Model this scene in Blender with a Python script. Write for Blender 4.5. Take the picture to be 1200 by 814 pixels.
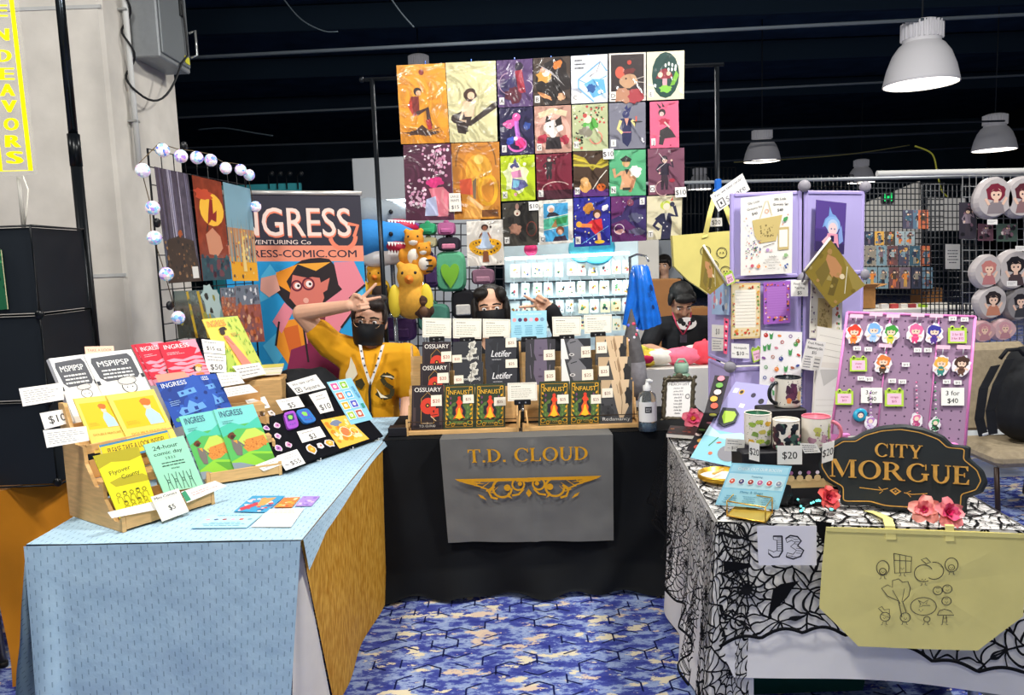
import bpy,math,random
from mathutils import Vector as V,Matrix,noise
random.seed(7)
R=math.radians
for o in list(bpy.data.objects):bpy.data.objects.remove(o)
SC=bpy.context.scene
COL=SC.collection
# ------------------------------------------------------------------ camera
FPX,CAMH,PITCH,ROLL=900.0,1.54,R(6.57),R(2.1)
cf=V((0,math.cos(PITCH),-math.sin(PITCH)))
_r,_u=V((1,0,0)),V((0,math.sin(PITCH),math.cos(PITCH)))
cr=_r*math.cos(ROLL)-_u*math.sin(ROLL)
cu=_r*math.sin(ROLL)+_u*math.cos(ROLL)
CAMP=V((0,0,CAMH))
cd=bpy.data.cameras.new('camera');cam=bpy.data.objects.new('camera',cd);COL.objects.link(cam)
cd.sensor_fit='HORIZONTAL';cd.sensor_width=36;cd.lens=FPX/1200*36;cd.clip_start=.02;cd.clip_end=200
cam.matrix_world=Matrix(((cr.x,cu.x,-cf.x,0),(cr.y,cu.y,-cf.y,0),(cr.z,cu.z,-cf.z,CAMH),(0,0,0,1)))
SC.camera=cam
# ------------------------------------------------------------------ light
SC.view_settings.view_transform='Standard';SC.view_settings.look='None'
SC.view_settings.exposure=-0.85;SC.view_settings.gamma=1.0;SC.view_settings.use_curve_mapping=False
wd=bpy.data.worlds.new('hall_air');SC.world=wd;wd.use_nodes=True
wd.node_tree.nodes['Background'].inputs[0].default_value=(.86,.93,1,1)
wd.node_tree.nodes['Background'].inputs[1].default_value=0.34
def lamp(name,loc,power,col=(1,.97,.92),size=.45,aim=None):
 l=bpy.data.lights.new(name,'AREA');l.shape='DISK';l.size=size;l.energy=power;l.color=col
 o=bpy.data.objects.new(name,l);COL.objects.link(o);o.location=loc
 if aim is not None:o.rotation_euler=(V(aim)-V(loc)).to_track_quat('-Z','Y').to_euler()
 return o
 # high-bay lamps out of view above, and an added fill behind the camera
lamp('high_bay_light',(-1.15,1.25,3.9),170,aim=(-.5,3.0,.8))
lamp('high_bay_light',(1.9,1.9,3.9),230,aim=(-.3,3.0,.7))
lamp('high_bay_light',(-.2,-1.6,4.0),100,size=.8,aim=(0,4.2,1.6))  # extra fill light, added behind the camera to brighten the front faces
lamp('high_bay_light',(.2,5.3,4.0),170,aim=(.3,6.4,.8))
lamp('high_bay_light',(-4.0,2.2,4.0),70,aim=(-2.8,4.0,1.4))
lamp('high_bay_light',(3.4,3.6,4.0),110,aim=(4.2,6.2,1.0))
# ------------------------------------------------------------------ pixels of the photograph to points of the place
def ray(x,y):return cf+cr*((x-600)/FPX)-cu*((y-407)/FPX)
def PY(x,y,d):
 r=ray(x,y);return CAMP+r*(d/r.y)
def PZ(x,y,z):
 r=ray(x,y);return CAMP+r*((z-CAMH)/r.z)
def PP(x,y,p,n):
 r=ray(x,y);return CAMP+r*((V(p)-CAMP).dot(n)/r.dot(n))
def Q(px,pl):
 """four corners TL TR BR BL: pl is a depth or (point, normal)"""
 if isinstance(pl,(int,float)):return[PY(x,y,pl)for x,y in px]
 return[PP(x,y,pl[0],pl[1])for x,y in px]
def R4(x0,y0,x1,y1,pl):return Q([(x0,y0),(x1,y0),(x1,y1),(x0,y1)],pl)
# ------------------------------------------------------------------ materials
def lin(h):
 h=h.lstrip('#');c=[int(h[i:i+2],16)/255 for i in(0,2,4)]
 return tuple((x/12.92 if x<=.04045 else((x+.055)/1.055)**2.4)for x in c)+(1,)
_M={}
def mat(hexc,rough=.6,metal=0,var=0.,scale=30,bump=0.,coat=0.,emit=0,trans=0,alpha=1,spec=.4,stretch=None,ior=1.45):
 key=(hexc,rough,metal,var,scale,bump,coat,emit,trans,alpha,spec,stretch)
 if key in _M:return _M[key]
 m=bpy.data.materials.new('surface_'+hexc.lstrip('#'));m.use_nodes=True
 nt=m.node_tree;b=nt.nodes['Principled BSDF'];c=lin(hexc)
 b.inputs['Base Color'].default_value=c;b.inputs['Roughness'].default_value=rough;b.inputs['Metallic'].default_value=metal
 b.inputs['Specular IOR Level'].default_value=spec;b.inputs['IOR'].default_value=ior
 if coat:b.inputs['Coat Weight'].default_value=coat;b.inputs['Coat Roughness'].default_value=.08
 if trans:b.inputs['Transmission Weight'].default_value=trans
 if alpha<1:b.inputs['Alpha'].default_value=alpha
 if emit:b.inputs['Emission Color'].default_value=c;b.inputs['Emission Strength'].default_value=emit
 if var or bump:
  tc=nt.nodes.new('ShaderNodeTexCoord');n=nt.nodes.new('ShaderNodeTexNoise');n.inputs['Scale'].default_value=scale;n.inputs['Detail'].default_value=4
  if stretch:
   mp=nt.nodes.new('ShaderNodeMapping');mp.inputs['Scale'].default_value=stretch
   nt.links.new(tc.outputs['Object'],mp.inputs[0]);nt.links.new(mp.outputs[0],n.inputs['Vector'])
  else:nt.links.new(tc.outputs['Object'],n.inputs['Vector'])
  if var:
   rp=nt.nodes.new('ShaderNodeValToRGB');e=rp.color_ramp.elements
   e[0].position=.3;e[1].position=.7
   e[0].color=tuple(x*(1-var)for x in c[:3])+(1,);e[1].color=tuple(min(1,x*(1+var))for x in c[:3])+(1,)
   nt.links.new(n.outputs['Fac'],rp.inputs[0]);nt.links.new(rp.outputs[0],b.inputs['Base Color'])
  if bump:
   bp=nt.nodes.new('ShaderNodeBump');bp.inputs['Strength'].default_value=bump;bp.inputs['Distance'].default_value=.01
   nt.links.new(n.outputs['Fac'],bp.inputs['Height']);nt.links.new(bp.outputs[0],b.inputs['Normal'])
 _M[key]=m;return m
def ink(h):return mat(h,.5)if isinstance(h,str)else h
def nodes_mat(name):
 m=bpy.data.materials.new(name);m.use_nodes=True
 return m,m.node_tree,m.node_tree.nodes['Principled BSDF']
 # ------------------------------------------------------------------ mesh builder
class G:
 def __init__(s):s.v=[];s.f=[];s.m=[];s.s=[];s.uv=[];s.mats=[]
 def mi(s,m):
  m=ink(m)
  if m not in s.mats:s.mats.append(m)
  return s.mats.index(m)
 def face(s,idx,m,smooth=False,uv=None):s.f.append(tuple(idx));s.m.append(s.mi(m));s.s.append(smooth);s.uv.append(uv)
 def poly(s,pts,m,smooth=False,uv=None):
  b=len(s.v);s.v+=[V(p)for p in pts];s.face(range(b,b+len(pts)),m,smooth,uv);return s
 def obox(s,o,ux,uy,uz,m,ch=0.0):
  o,ux,uy,uz=V(o),V(ux),V(uy),V(uz)
  if ch<=0:
   b=len(s.v)
   s.v+=[o+ux*i+uy*j+uz*k for k in(0,1)for j in(0,1)for i in(0,1)]
   for q in((0,2,3,1),(4,5,7,6),(0,1,5,4),(2,6,7,3),(0,4,6,2),(1,3,7,5)):s.face([b+i for i in q],m)
   return s
  ax=(ux,uy,uz);L=[a.length for a in ax];ch=min(ch,min(L)*.45)
  idx={}
  for i in(0,1):
   for j in(0,1):
    for k in(0,1):
     for a in range(3):
      t=[i,j,k];w=[]
      for d in range(3):
       c=ch/L[d];w.append((t[d]if d==a else(c if t[d]==0 else 1-c)))
      idx[(i,j,k,a)]=len(s.v);s.v.append(o+ux*w[0]+uy*w[1]+uz*w[2])
  def I(t,a):return idx[(t[0],t[1],t[2],a)]
  for a in range(3):
   b1,b2=[d for d in range(3)if d!=a]
   for e in(0,1):
    q=[]
    for x,y in((0,0),(1,0),(1,1),(0,1)):
     t=[0,0,0];t[a]=e;t[b1]=x;t[b2]=y;q.append(I(t,a))
    s.face(q,m)
  for a in range(3):
   b1,b2=[d for d in range(3)if d!=a]
   for x in(0,1):
    for y in(0,1):
     t0=[0,0,0];t0[b1]=x;t0[b2]=y;t1=list(t0);t1[a]=1
     s.face([I(t0,b1),I(t1,b1),I(t1,b2),I(t0,b2)],m)
  for i in(0,1):
   for j in(0,1):
    for k in(0,1):s.face([idx[(i,j,k,a)]for a in range(3)],m)
  return s
 def box(s,c,d,m,ch=0.0,rz=0):
  x=V((math.cos(rz),math.sin(rz),0))*d[0];y=V((-math.sin(rz),math.cos(rz),0))*d[1];z=V((0,0,d[2]))
  return s.obox(V(c)-x/2-y/2-z/2,x,y,z,m,ch)
 def slab(s,c4,t,m,ch=0.0):
  """plate behind the quad TL TR BR BL"""
  tl,tr,br,bl=c4;n=(tr-tl).cross(tl-bl).normalized()
  b=len(s.v);s.v+=list(c4)+[p-n*t for p in c4]
  for q in((3,2,1,0),(4,5,6,7),(0,1,5,4),(1,2,6,5),(2,3,7,6),(3,0,4,7)):s.face([b+i for i in q],m)
  return s
 def prism(s,pts,off,m,msides=None):
  n=len(pts);b=len(s.v);off=V(off);s.v+=[V(p)for p in pts]+[V(p)+off for p in pts]
  s.face(range(b,b+n),m);s.face([b+n+i for i in reversed(range(n))],m)
  for i in range(n):
   j=(i+1)%n;s.face([b+i,b+n+i,b+n+j,b+j],msides or m)
  return s
 def tube(s,pts,r,m,n=8,closed=False,flat=None):
  pts=[V(p)for p in pts];k=len(pts);b=len(s.v);up=None
  rr=r if isinstance(r,(list,tuple))else[r]*k
  for i,p in enumerate(pts):
   a=pts[(i-1)%k]if(closed or i>0)else p;c=pts[(i+1)%k]if(closed or i<k-1)else p
   t=(c-a)
   t=t.normalized()if t.length>1e-9 else V((0,0,1))
   if up is None:
    up=V((0,0,1))if abs(t.z)<.9 else V((1,0,0))
   x=up-t*up.dot(t)
   if x.length<1e-6:x=t.orthogonal()
   x.normalize();up=x;y=t.cross(x)
   for j in range(n):
    an=2*math.pi*j/n;s.v.append(p+x*(rr[i]*math.cos(an))+y*(rr[i]*math.sin(an)*(flat or 1)))
  for i in range(k if closed else k-1):
   for j in range(n):
    i2=(i+1)%k;j2=(j+1)%n
    s.face([b+i*n+j,b+i*n+j2,b+i2*n+j2,b+i2*n+j],m,True)
  if not closed:
   s.face([b+j for j in reversed(range(n))],m);s.face([b+(k-1)*n+j for j in range(n)],m)
  return s
 def lathe(s,c,prof,m,n=24,X=V((1,0,0)),Y=V((0,1,0)),Z=V((0,0,1)),mats=None):
  c=V(c);b=len(s.v)
  for r,z in prof:
   for j in range(n):
    a=2*math.pi*j/n;s.v.append(c+X*(r*math.cos(a))+Y*(r*math.sin(a))+Z*z)
  for i in range(len(prof)-1):
   mm=mats[i]if mats else m
   for j in range(n):
    j2=(j+1)%n;s.face([b+i*n+j,b+i*n+j2,b+(i+1)*n+j2,b+(i+1)*n+j],mm,True)
  return s
 def sph(s,c,r,m,nu=14,nv=9,X=None,Y=None,Z=None):
  c=V(c);r=(r,r,r)if isinstance(r,(int,float))else r
  X=X or V((1,0,0));Y=Y or V((0,1,0));Z=Z or V((0,0,1));b=len(s.v)
  for i in range(1,nv):
   t=math.pi*i/nv
   for j in range(nu):
    a=2*math.pi*j/nu;s.v.append(c+X*(r[0]*math.sin(t)*math.cos(a))+Y*(r[1]*math.sin(t)*math.sin(a))+Z*(r[2]*math.cos(t)))
  top=len(s.v);s.v.append(c+Z*r[2]);s.v.append(c-Z*r[2])
  for i in range(nv-2):
   for j in range(nu):
    j2=(j+1)%nu;s.face([b+i*nu+j,b+(i+1)*nu+j,b+(i+1)*nu+j2,b+i*nu+j2],m,True)
  for j in range(nu):
   j2=(j+1)%nu;s.face([top,b+j,b+j2],m,True);s.face([top+1,b+(nv-2)*nu+j2,b+(nv-2)*nu+j],m,True)
  return s
 def surf(s,fn,nu,nv,m,uvfn=None,smooth=True):
  b=len(s.v)
  for i in range(nv+1):
   for j in range(nu+1):s.v.append(V(fn(j/nu,i/nv)))
  for i in range(nv):
   for j in range(nu):
    q=[(j,i),(j+1,i),(j+1,i+1),(j,i+1)]
    s.face([b+y*(nu+1)+x for x,y in q],m,smooth,[uvfn(x/nu,y/nv)for x,y in q]if uvfn else None)
  return s
 def lo(s):return V((sum(p.x for p in s.v)/len(s.v),sum(p.y for p in s.v)/len(s.v),min(p.z for p in s.v)))
def tag(o,label=None,cat=None,group=None,kind=None):
 if label:o['label']=label
 if cat:o['category']=cat
 if group:o['group']=group
 if kind:o['kind']=kind
 return o
BASE={}
def build(name,g,parent=None,label=None,cat=None,group=None,kind=None,base=None):
 """one mesh object; world-space vertices become local to the thing's base"""
 bs=BASE[parent.name]if parent else(V(base)if base is not None else g.lo())
 me=bpy.data.meshes.new(name);me.from_pydata([tuple(p-bs)for p in g.v],[],g.f)
 for m in g.mats:me.materials.append(m)
 me.polygons.foreach_set('material_index',g.m);me.polygons.foreach_set('use_smooth',g.s)
 if any(u for u in g.uv):
  l=me.uv_layers.new(name='UVMap')
  for p,u in zip(me.polygons,g.uv):
   if u:
    for k,li in enumerate(p.loop_indices):l.data[li].uv=u[k]
 me.update()
 o=bpy.data.objects.new(name,me);COL.objects.link(o)
 if parent:o.parent=parent
 else:o.location=bs
 BASE[o.name]=bs
 return tag(o,label,cat,group,kind)
def thing(name,label,cat,base,group=None):
 o=bpy.data.objects.new(name,None);COL.objects.link(o);o.location=V(base);o.empty_display_size=.05;BASE[o.name]=V(base)
 return tag(o,label,cat,group)
def struct(name,g):return build(name,g,kind='structure',base=(0,0,0))
# ------------------------------------------------------------------ lettering
_T={}
def glyphs(s,bold=0):
 if(s,bold)in _T:return _T[(s,bold)]
 c=bpy.data.curves.new('lettering','FONT');c.body=s;c.size=1;c.offset=bold;c.resolution_u=3;c.fill_mode='FRONT'
 o=bpy.data.objects.new('lettering',c);COL.objects.link(o)
 dg=bpy.context.evaluated_depsgraph_get();e=o.evaluated_get(dg);me=e.to_mesh()
 vs=[(v.co.x,v.co.y)for v in me.vertices];fs=[tuple(p.vertices)for p in me.polygons]
 e.to_mesh_clear();bpy.data.objects.remove(o);bpy.data.curves.remove(c)
 k=1/.72
 vs=[(x*k,y*k)for x,y in vs]
 if not vs:vs=[(0,0)]
 x0=min(v[0]for v in vs);x1=max(v[0]for v in vs)
 _T[(s,bold)]=([(x-x0,y)for x,y in vs],fs,x1-x0);return _T[(s,bold)]
def heavy(s):return glyphs(s)
def _ring(cx,cy,rx,ry,tx,ty,a0=0,a1=360,n=26):
 o=[];i=[]
 for k in range(n+1):
  a=R(a0+(a1-a0)*k/n);o.append((cx+rx*math.cos(a),cy+ry*math.sin(a)));i.append((cx+(rx-tx)*math.cos(a),cy+(ry-ty)*math.sin(a)))
 return[[o[k],o[k+1],i[k+1],i[k]]for k in range(n)]
def _rc(x0,y0,x1,y1):return[(x0,y0),(x1,y0),(x1,y1),(x0,y1)]
def _stem(x,w=.17,s=.07,top=1,bot=1):
 o=[_rc(x,0,x+w,1)]
 if bot:o+=[_rc(x-s,0,x+w+s,.05),[(x-s*.5,.05),(x,.05),(x,.13)],[(x+w,.05),(x+w+s*.5,.05),(x+w,.13)]]
 if top:o+=[_rc(x-s,.95,x+w+s,1),[(x-s*.5,.95),(x,.87),(x,.95)],[(x+w,.95),(x+w,.87),(x+w+s*.5,.95)]]
 return o
def _serif(ch):
 if ch=='T':return _stem(.32,top=0)+[_rc(.02,.94,.8,1),[(.02,.94),(.02,.74),(.06,.74),(.13,.94)],[(.8,.94),(.69,.94),(.76,.74),(.8,.74)]],.82
 if ch=='I':return _stem(.08),.33
 if ch=='L':return _stem(.08)+[_rc(.2,0,.68,.06),[(.68,.06),(.68,.27),(.64,.27),(.57,.06)]],.71
 if ch=='E':return _stem(.08)+[_rc(.2,0,.68,.06),[(.68,.06),(.7,.27),(.66,.27),(.57,.06)],_rc(.2,.94,.66,1),[(.66,.94),(.55,.94),(.62,.75),(.66,.75)],_rc(.2,.49,.5,.55),_rc(.48,.4,.52,.64)],.74
 if ch=='D':return _stem(.08)+_ring(.25,.5,.6,.5,.18,.06,-90,90)+[_rc(.2,0,.26,.06),_rc(.2,.94,.26,1)],.89
 if ch=='O':return _ring(.5,.5,.48,.52,.18,.06),1.0
 if ch=='C':return _ring(.5,.5,.48,.52,.18,.06,48,318)+[_rc(.82,.66,.87,.98),[(.75,.84),(.86,.66),(.86,.8),(.8,.9)]],.92
 if ch=='G':return _ring(.5,.5,.48,.52,.18,.06,48,318)+[_rc(.82,.66,.87,.98),_rc(.74,.1,.91,.42),_rc(.66,.4,.98,.46)],1.02
 if ch=='U':return[_rc(.08,.35,.25,1),_rc(.01,.95,.33,1),_rc(.68,.35,.76,1),_rc(.6,.95,.84,1)]+_ring(.42,.37,.34,.39,.16,.07,180,360),.86
 if ch=='Y':return[_rc(.36,0,.53,.48),_rc(.28,0,.61,.05),[(.36,.45),(.53,.45),(.25,1),(.04,1)],[(.44,.5),(.53,.42),(.84,1),(.75,1)],_rc(-.02,.95,.33,1),_rc(.64,.95,.92,1)],.9
 if ch=='R':return _stem(.08)+_ring(.28,.73,.42,.27,.17,.06,-90,90)+[_rc(.2,.94,.3,1),_rc(.2,.46,.3,.52),[(.36,.48),(.55,.5),(.86,.06),(.92,0),(.7,0)],_rc(.7,0,.96,.05)],.94
 if ch=='M':return[_rc(.1,0,.16,1),_rc(.02,0,.25,.05),_rc(.9,0,1.07,1),_rc(.82,0,1.15,.05),_rc(0,.95,.22,1),_rc(.88,.95,1.15,1),[(.1,1),(.3,1),(.63,.2),(.54,0)],[(.54,0),(.62,.2),(.92,1),(.86,1)]],1.16
 if ch=='.':return[_rc(.04,0,.2,.16)],.26
 return[],.36
def serif(s):
 if('s',s)in _T:return _T[('s',s)]
 vs,fs,x=[],[],0
 for ch in s:
  ps,ad=_serif(ch)
  for p in ps:
   b=len(vs);vs+=[(a+x,c)for a,c in p];fs.append(tuple(range(b,b+len(p))))
  x+=ad+.06
 _T[('s',s)]=(vs,fs,x-.06);return _T[('s',s)]
 # ------------------------------------------------------------------ flat artwork laid on a quad
class Art:
 def __init__(s,g,c4,eps=1e-4,win=None):
  s.g=g;s.c=[V(p)for p in c4];tl,tr,br,bl=s.c
  s.n=(tr-tl).cross(tl-bl).normalized();s.k=1;s.eps=eps
  s.w=((tr-tl).length+(br-bl).length)/2;s.h=((bl-tl).length+(br-tr).length)/2;s.win=win
 def p(s,u,v):
  if s.win:u=(u-s.win[0])/(s.win[2]-s.win[0]);v=(v-s.win[1])/(s.win[3]-s.win[1])
  tl,tr,br,bl=s.c
  return tl*((1-u)*(1-v))+tr*(u*(1-v))+br*(u*v)+bl*((1-u)*v)+s.n*(s.eps*s.k)
 def poly(s,pts,m):
  a=sum(pts[i][0]*pts[(i+1)%len(pts)][1]-pts[(i+1)%len(pts)][0]*pts[i][1]for i in range(len(pts)))
  if a>0:pts=pts[::-1]
  s.g.poly([s.p(*q)for q in pts],m);s.k+=1;return s
 def rect(s,u0,v0,u1,v1,m):return s.poly([(u0,v0),(u1,v0),(u1,v1),(u0,v1)],m)
 def asp(s):
  if s.win:return(s.w/(s.win[2]-s.win[0]))/(s.h/(s.win[3]-s.win[1]))
  return s.w/s.h
 def ell(s,u,v,ru,m,ry=None,rot=0,n=16,a0=0,a1=360):
  """radii are shares of the width; ry defaults to a circle"""
  k=s.asp();rv=(ry if ry is not None else ru);c,sn=math.cos(R(rot)),math.sin(R(rot));pts=[]
  for i in range(n+(1 if a1-a0<360 else 0)):
   a=R(a0+(a1-a0)*i/n);x,y=ru*math.cos(a),rv*math.sin(a);pts.append((u+x*c-y*sn,v+(x*sn+y*c)*k))
  return s.poly(pts,m)
 def line(s,pts,w,m,closed=False,taper=False):
  k=s.asp();n=len(pts);q=[(a,b/k)for a,b in pts];L,Rr=[],[]
  for i in range(n):
   a=q[(i-1)%n]if(closed or i)else q[i];b=q[(i+1)%n]if(closed or i<n-1)else q[i]
   dx,dy=b[0]-a[0],b[1]-a[1];d=math.hypot(dx,dy)or 1;ww=w/2*((1-.85*i/(n-1))if taper else 1)
   L.append((q[i][0]-dy/d*ww,(q[i][1]+dx/d*ww)*k));Rr.append((q[i][0]+dy/d*ww,(q[i][1]-dx/d*ww)*k))
  for i in range(n if closed else n-1):
   j=(i+1)%n;s.g.poly([s.p(*z)for z in(L[i],L[j],Rr[j],Rr[i])],m)
  s.k+=1;return s
 def ring(s,u,v,ru,w,m,ry=None,rot=0,n=18,a0=0,a1=360):
  k=s.asp();rv=ry if ry is not None else ru;c,sn=math.cos(R(rot)),math.sin(R(rot));pts=[];full=a1-a0>=360
  for i in range(n if full else n+1):
   a=R(a0+(a1-a0)*i/n);x,y=ru*math.cos(a),rv*math.sin(a);pts.append((u+x*c-y*sn,v+(x*sn+y*c)*k))
  return s.line(pts,w,m,closed=full)
 def frame(s,u0,v0,u1,v1,w,m):return s.line([(u0,v0),(u1,v0),(u1,v1),(u0,v1)],w,m,closed=True)
 def text(s,t,u,v,h,m,w=None,al='c',rot=0,font=glyphs,shear=0,wave=0):
  """h: capital height as a share of the height; w: forced width as a share of the width; (u,v) middle of the line"""
  vs,fs,tw=font(t);k=s.asp();hu=h/k;sx=(w/tw if w else hu);W=tw*sx
  x0={'c':-W/2,'l':0,'r':-W}[al];c,sn=math.cos(R(rot)),math.sin(R(rot));b=len(s.g.v)
  for dx in((-.09,-.03,.03,.09)if font is heavy else(-.012,.012)if font is glyphs else(0,)):
   b=len(s.g.v)
   for x,y in vs:
    X=x0+(x+dx)*sx+shear*y*hu;Y=-(y-.5)*hu
    s.g.v.append(s.p(u+X*c-Y*sn,v+(X*sn+Y*c)*k))
   for f in fs:s.g.face([b+i for i in f],m)
   s.k+=.6
  s.k+=1;return s
 def scrib(s,u0,v0,u1,v1,n,m,fill=.38,ragged=.35,al='l',seed=1):
  """lines of writing too small to read: rows of short word dashes"""
  rn=random.Random(seed);dv=(v1-v0)/n;k=s.asp()
  for i in range(n):
   L=(u1-u0)*(1-ragged*rn.random());x=u0 if al=='l' else(u0+u1-L)/2;e=x+L;y=v0+dv*(i+.5)
   while x<e-.01:
    w=min((u1-u0)*rn.uniform(.06,.18),e-x);hh=dv*fill/2*rn.uniform(.75,1)
    s.g.poly([s.p(*z)for z in((x,y+hh),(x+w,y+hh),(x+w,y-hh),(x,y-hh))],m);x+=w+(u1-u0)*.025
  s.k+=1;return s
 def speck(s,n,cols,r0,r1,seed=1,box=(0,0,1,1),rnd=None):
  rn=random.Random(seed);k=s.asp()
  for i in range(n):
   r=rn.uniform(r0,r1);u=rn.uniform(box[0]+r,box[2]-r);v=rn.uniform(box[1]+r*k,box[3]-r*k);a=rn.random()*6.28
   nn=rn.choice((5,6,7));pts=[]
   for j in range(nn):
    q=a-6.283*j/nn;rr=r*rn.uniform(.6,1);pts.append((u+rr*math.cos(q),v+rr*math.sin(q)*k))
   s.g.poly([s.p(*z)for z in pts],rn.choice(cols))
   if i%6==5:s.k+=.5
  s.k+=1;return s
 def blob(s,u,v,r,m,ry=None,seed=1,rough=.25,n=18,rot=0):
  rn=random.Random(seed);k=s.asp();ry=ry or r;c,sn=math.cos(R(rot)),math.sin(R(rot));pts=[]
  for i in range(n):
   a=6.283*i/n;q=1+rough*rn.uniform(-1,1);x,y=r*q*math.cos(a),ry*q*math.sin(a);pts.append((u+x*c-y*sn,v+(x*sn+y*c)*k))
  return s.poly(pts,m)
def flat(name,label,cat,c4,base,draw=None,t=.002,group=None,back=None,win=None,parent=None,eps=1e-4):
 """a printed sheet, card or board: plate plus its printing, one mesh"""
 g=G();g.slab(c4,t,base)
 if draw:draw(Art(g,c4,win=win,eps=eps))
 return build(name,g,parent,label,cat,group)
 # ================================================================== the hall
def carpet_mat():
 m,nt,b=nodes_mat('patterned_carpet');N=nt.nodes.new;L=nt.links.new
 tc=N('ShaderNodeTexCoord')
 def nz(scale,sx,sy,det,off=0,rough=.6):
  mp=N('ShaderNodeMapping');mp.inputs['Scale'].default_value=(sx,sy,1);mp.inputs['Location'].default_value=(off,off*.7,0)
  n=N('ShaderNodeTexNoise');n.inputs['Scale'].default_value=scale;n.inputs['Detail'].default_value=det;n.inputs['Roughness'].default_value=rough
  L(tc.outputs['Object'],mp.inputs[0]);L(mp.outputs[0],n.inputs['Vector']);return n.outputs['Fac']
 def ramp(f,stops):
  r=N('ShaderNodeValToRGB');r.color_ramp.interpolation='CONSTANT';e=r.color_ramp.elements
  while len(e)<len(stops):e.new(.5)
  for x,(p,c)in zip(e,stops):x.position=p;x.color=lin(c)
  L(f,r.inputs[0]);return r.outputs[0]
 base=ramp(nz(9.5,1,2.0,7,3,.7),[(0,'#3a4396'),(.40,'#4650a2'),(.47,'#5a68b4'),(.505,'#8fa2d2'),(.56,'#a2b4dc'),(.62,'#5a68b4')])
 mask=ramp(nz(6.4,1.0,2.0,8,11,.68),[(0,'#000000'),(.56,'#ffffff')])
 pale=ramp(nz(3,1,1,3,5),[(0,'#e9dfc2'),(.52,'#e3cdb8'),(.6,'#dcc6b4')])
 mx=N('ShaderNodeMix');mx.data_type='RGBA'
 L(mask,mx.inputs['Factor']);L(base,mx.inputs[6]);L(pale,mx.inputs[7])
 # rows of the loop pile
 w=N('ShaderNodeTexWave');w.bands_direction='Y';w.inputs['Scale'].default_value=52;w.inputs['Distortion'].default_value=.5
 L(tc.outputs['Object'],w.inputs['Vector'])
 mr=N('ShaderNodeMapRange');mr.inputs[3].default_value=.82;mr.inputs[4].default_value=1.06;L(w.outputs['Fac'],mr.inputs[0])
 mu=N('ShaderNodeMix');mu.data_type='RGBA';mu.blend_type='MULTIPLY';mu.inputs['Factor'].default_value=1
 L(mx.outputs[2],mu.inputs[6]);L(mr.outputs[0],mu.inputs[7]);L(mu.outputs[2],b.inputs['Base Color'])
 b.inputs['Roughness'].default_value=.95;b.inputs['Specular IOR Level'].default_value=.05
 bp=N('ShaderNodeBump');bp.inputs['Strength'].default_value=.4;bp.inputs['Distance'].default_value=.004;L(w.outputs['Fac'],bp.inputs['Height']);L(bp.outputs[0],b.inputs['Normal'])
 return m
g=G();g.poly([(-12,-4,0),(16,-4,0),(16,26,0),(-12,26,0)],carpet_mat())
rn=random.Random(4);a=.098;lm=mat('#1d2350',.95,spec=.05)
for i in range(-18,44):
 for j in range(18,68):
  x=(i+.5*(j%2))*a*1.732*.62;y=j*a*.93*.8
  if y>4.6 and(x<1.2):continue
  for(dx,dy)in((0,-a*.62),(a*.54,a*.31),(-a*.54,a*.31)):
   if rn.random()<.42:
    d=V((dx,dy,0));t=V((-dy,dx,0)).normalized()*.0035;p=V((x,y,.0012));g.poly([p-t,p+d-t,p+d+t,p+t],lm)
struct('floor',g)
dark=mat('#33475a',.95,var=.25,scale=2,spec=.1)
g=G();g.obox((-12,-4,5.6),(28,0,0),(0,30,0),(0,0,.2),dark)
struct('ceiling',g)
g=G();g.obox((-12,26,0),(28,0,0),(0,.2,0),(0,0,5.6),mat('#2b3c4a',.95,var=.2,scale=1,spec=.1));struct('wall_back',g)
g=G();g.obox((-12.2,-4,0),(.2,0,0),(0,30,0),(0,0,5.6),mat('#141a20',.95,var=.2,scale=1));struct('wall_left',g)
g=G();g.obox((16,-4,0),(.2,0,0),(0,30,0),(0,0,5.6),mat('#141a20',.95,var=.2,scale=1));struct('wall_right',g)
# joists, pipes and conduits under the black ceiling
def beam(pts,r,c='#3a4249',n=8):g=G();g.tube(pts,r,mat(c,.7));return g
def pxline(x0,y0,x1,y1,d,r,c='#3a4249'):
 p,q=PY(x0,y0,d),PY(x1,y1,d);e=(q-p);struct('trim_%d'%len(TR),beam([p-e*.5,q+e*.5],r,c));TR.append(1)
TR=[]
pxline(215,68,1200,17,7.2,.017,'#59626a')
pxline(225,137,1200,88,9.6,.014,'#525b63')
pxline(225,173,860,152,11.5,.014,'#454d55')
pxline(225,196,1000,160,13.5,.022,'#3c444c')
pxline(820,190,1140,172,15,.02,'#3c444c')
for k,y in enumerate((4.4,6.1,7.8,9.9,12.5,15.5,19)):
 g=G();g.obox((-11.9,y,5.2),(27.8,0,0),(0,.12,0),(0,0,.38),mat('#273746',.9,spec=.15),.01);struct('beam',g)
def wire(name,px,d,r,c,label,cat='cable'):
 g=G();pts=[PY(x,y,d)for x,y in px];q=[]
 for i in range(len(pts)-1):
  p0,p1,p2,p3=pts[max(0,i-1)],pts[i],pts[i+1],pts[min(len(pts)-1,i+2)]
  for k in range(6):
   t=k/6;q.append(.5*((2*p1)+(p2-p0)*t+(2*p0-5*p1+4*p2-p3)*t*t+(3*p1-p0-3*p2+p3)*t**3))
 q.append(pts[-1]);g.tube(q,r,mat(c,.6),6);return build(name,g,None,label,cat)
wire('ceiling_cable',[(330,-4),(352,22),(378,36),(396,37)],6.5,.006,'#39434a','thin grey cable drooping below the ceiling at top centre-left')
wire('ceiling_cable',[(455,-6),(470,15),(485,32)],6.5,.007,'#343d44','short grey cable hanging at the top edge above the print wall')
wire('ceiling_cable',[(1072,171),(1092,180),(1098,200),(1103,222),(1112,232)],9,.010,'#8a8a2c','yellow cable looping down beside the right background grids')
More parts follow.
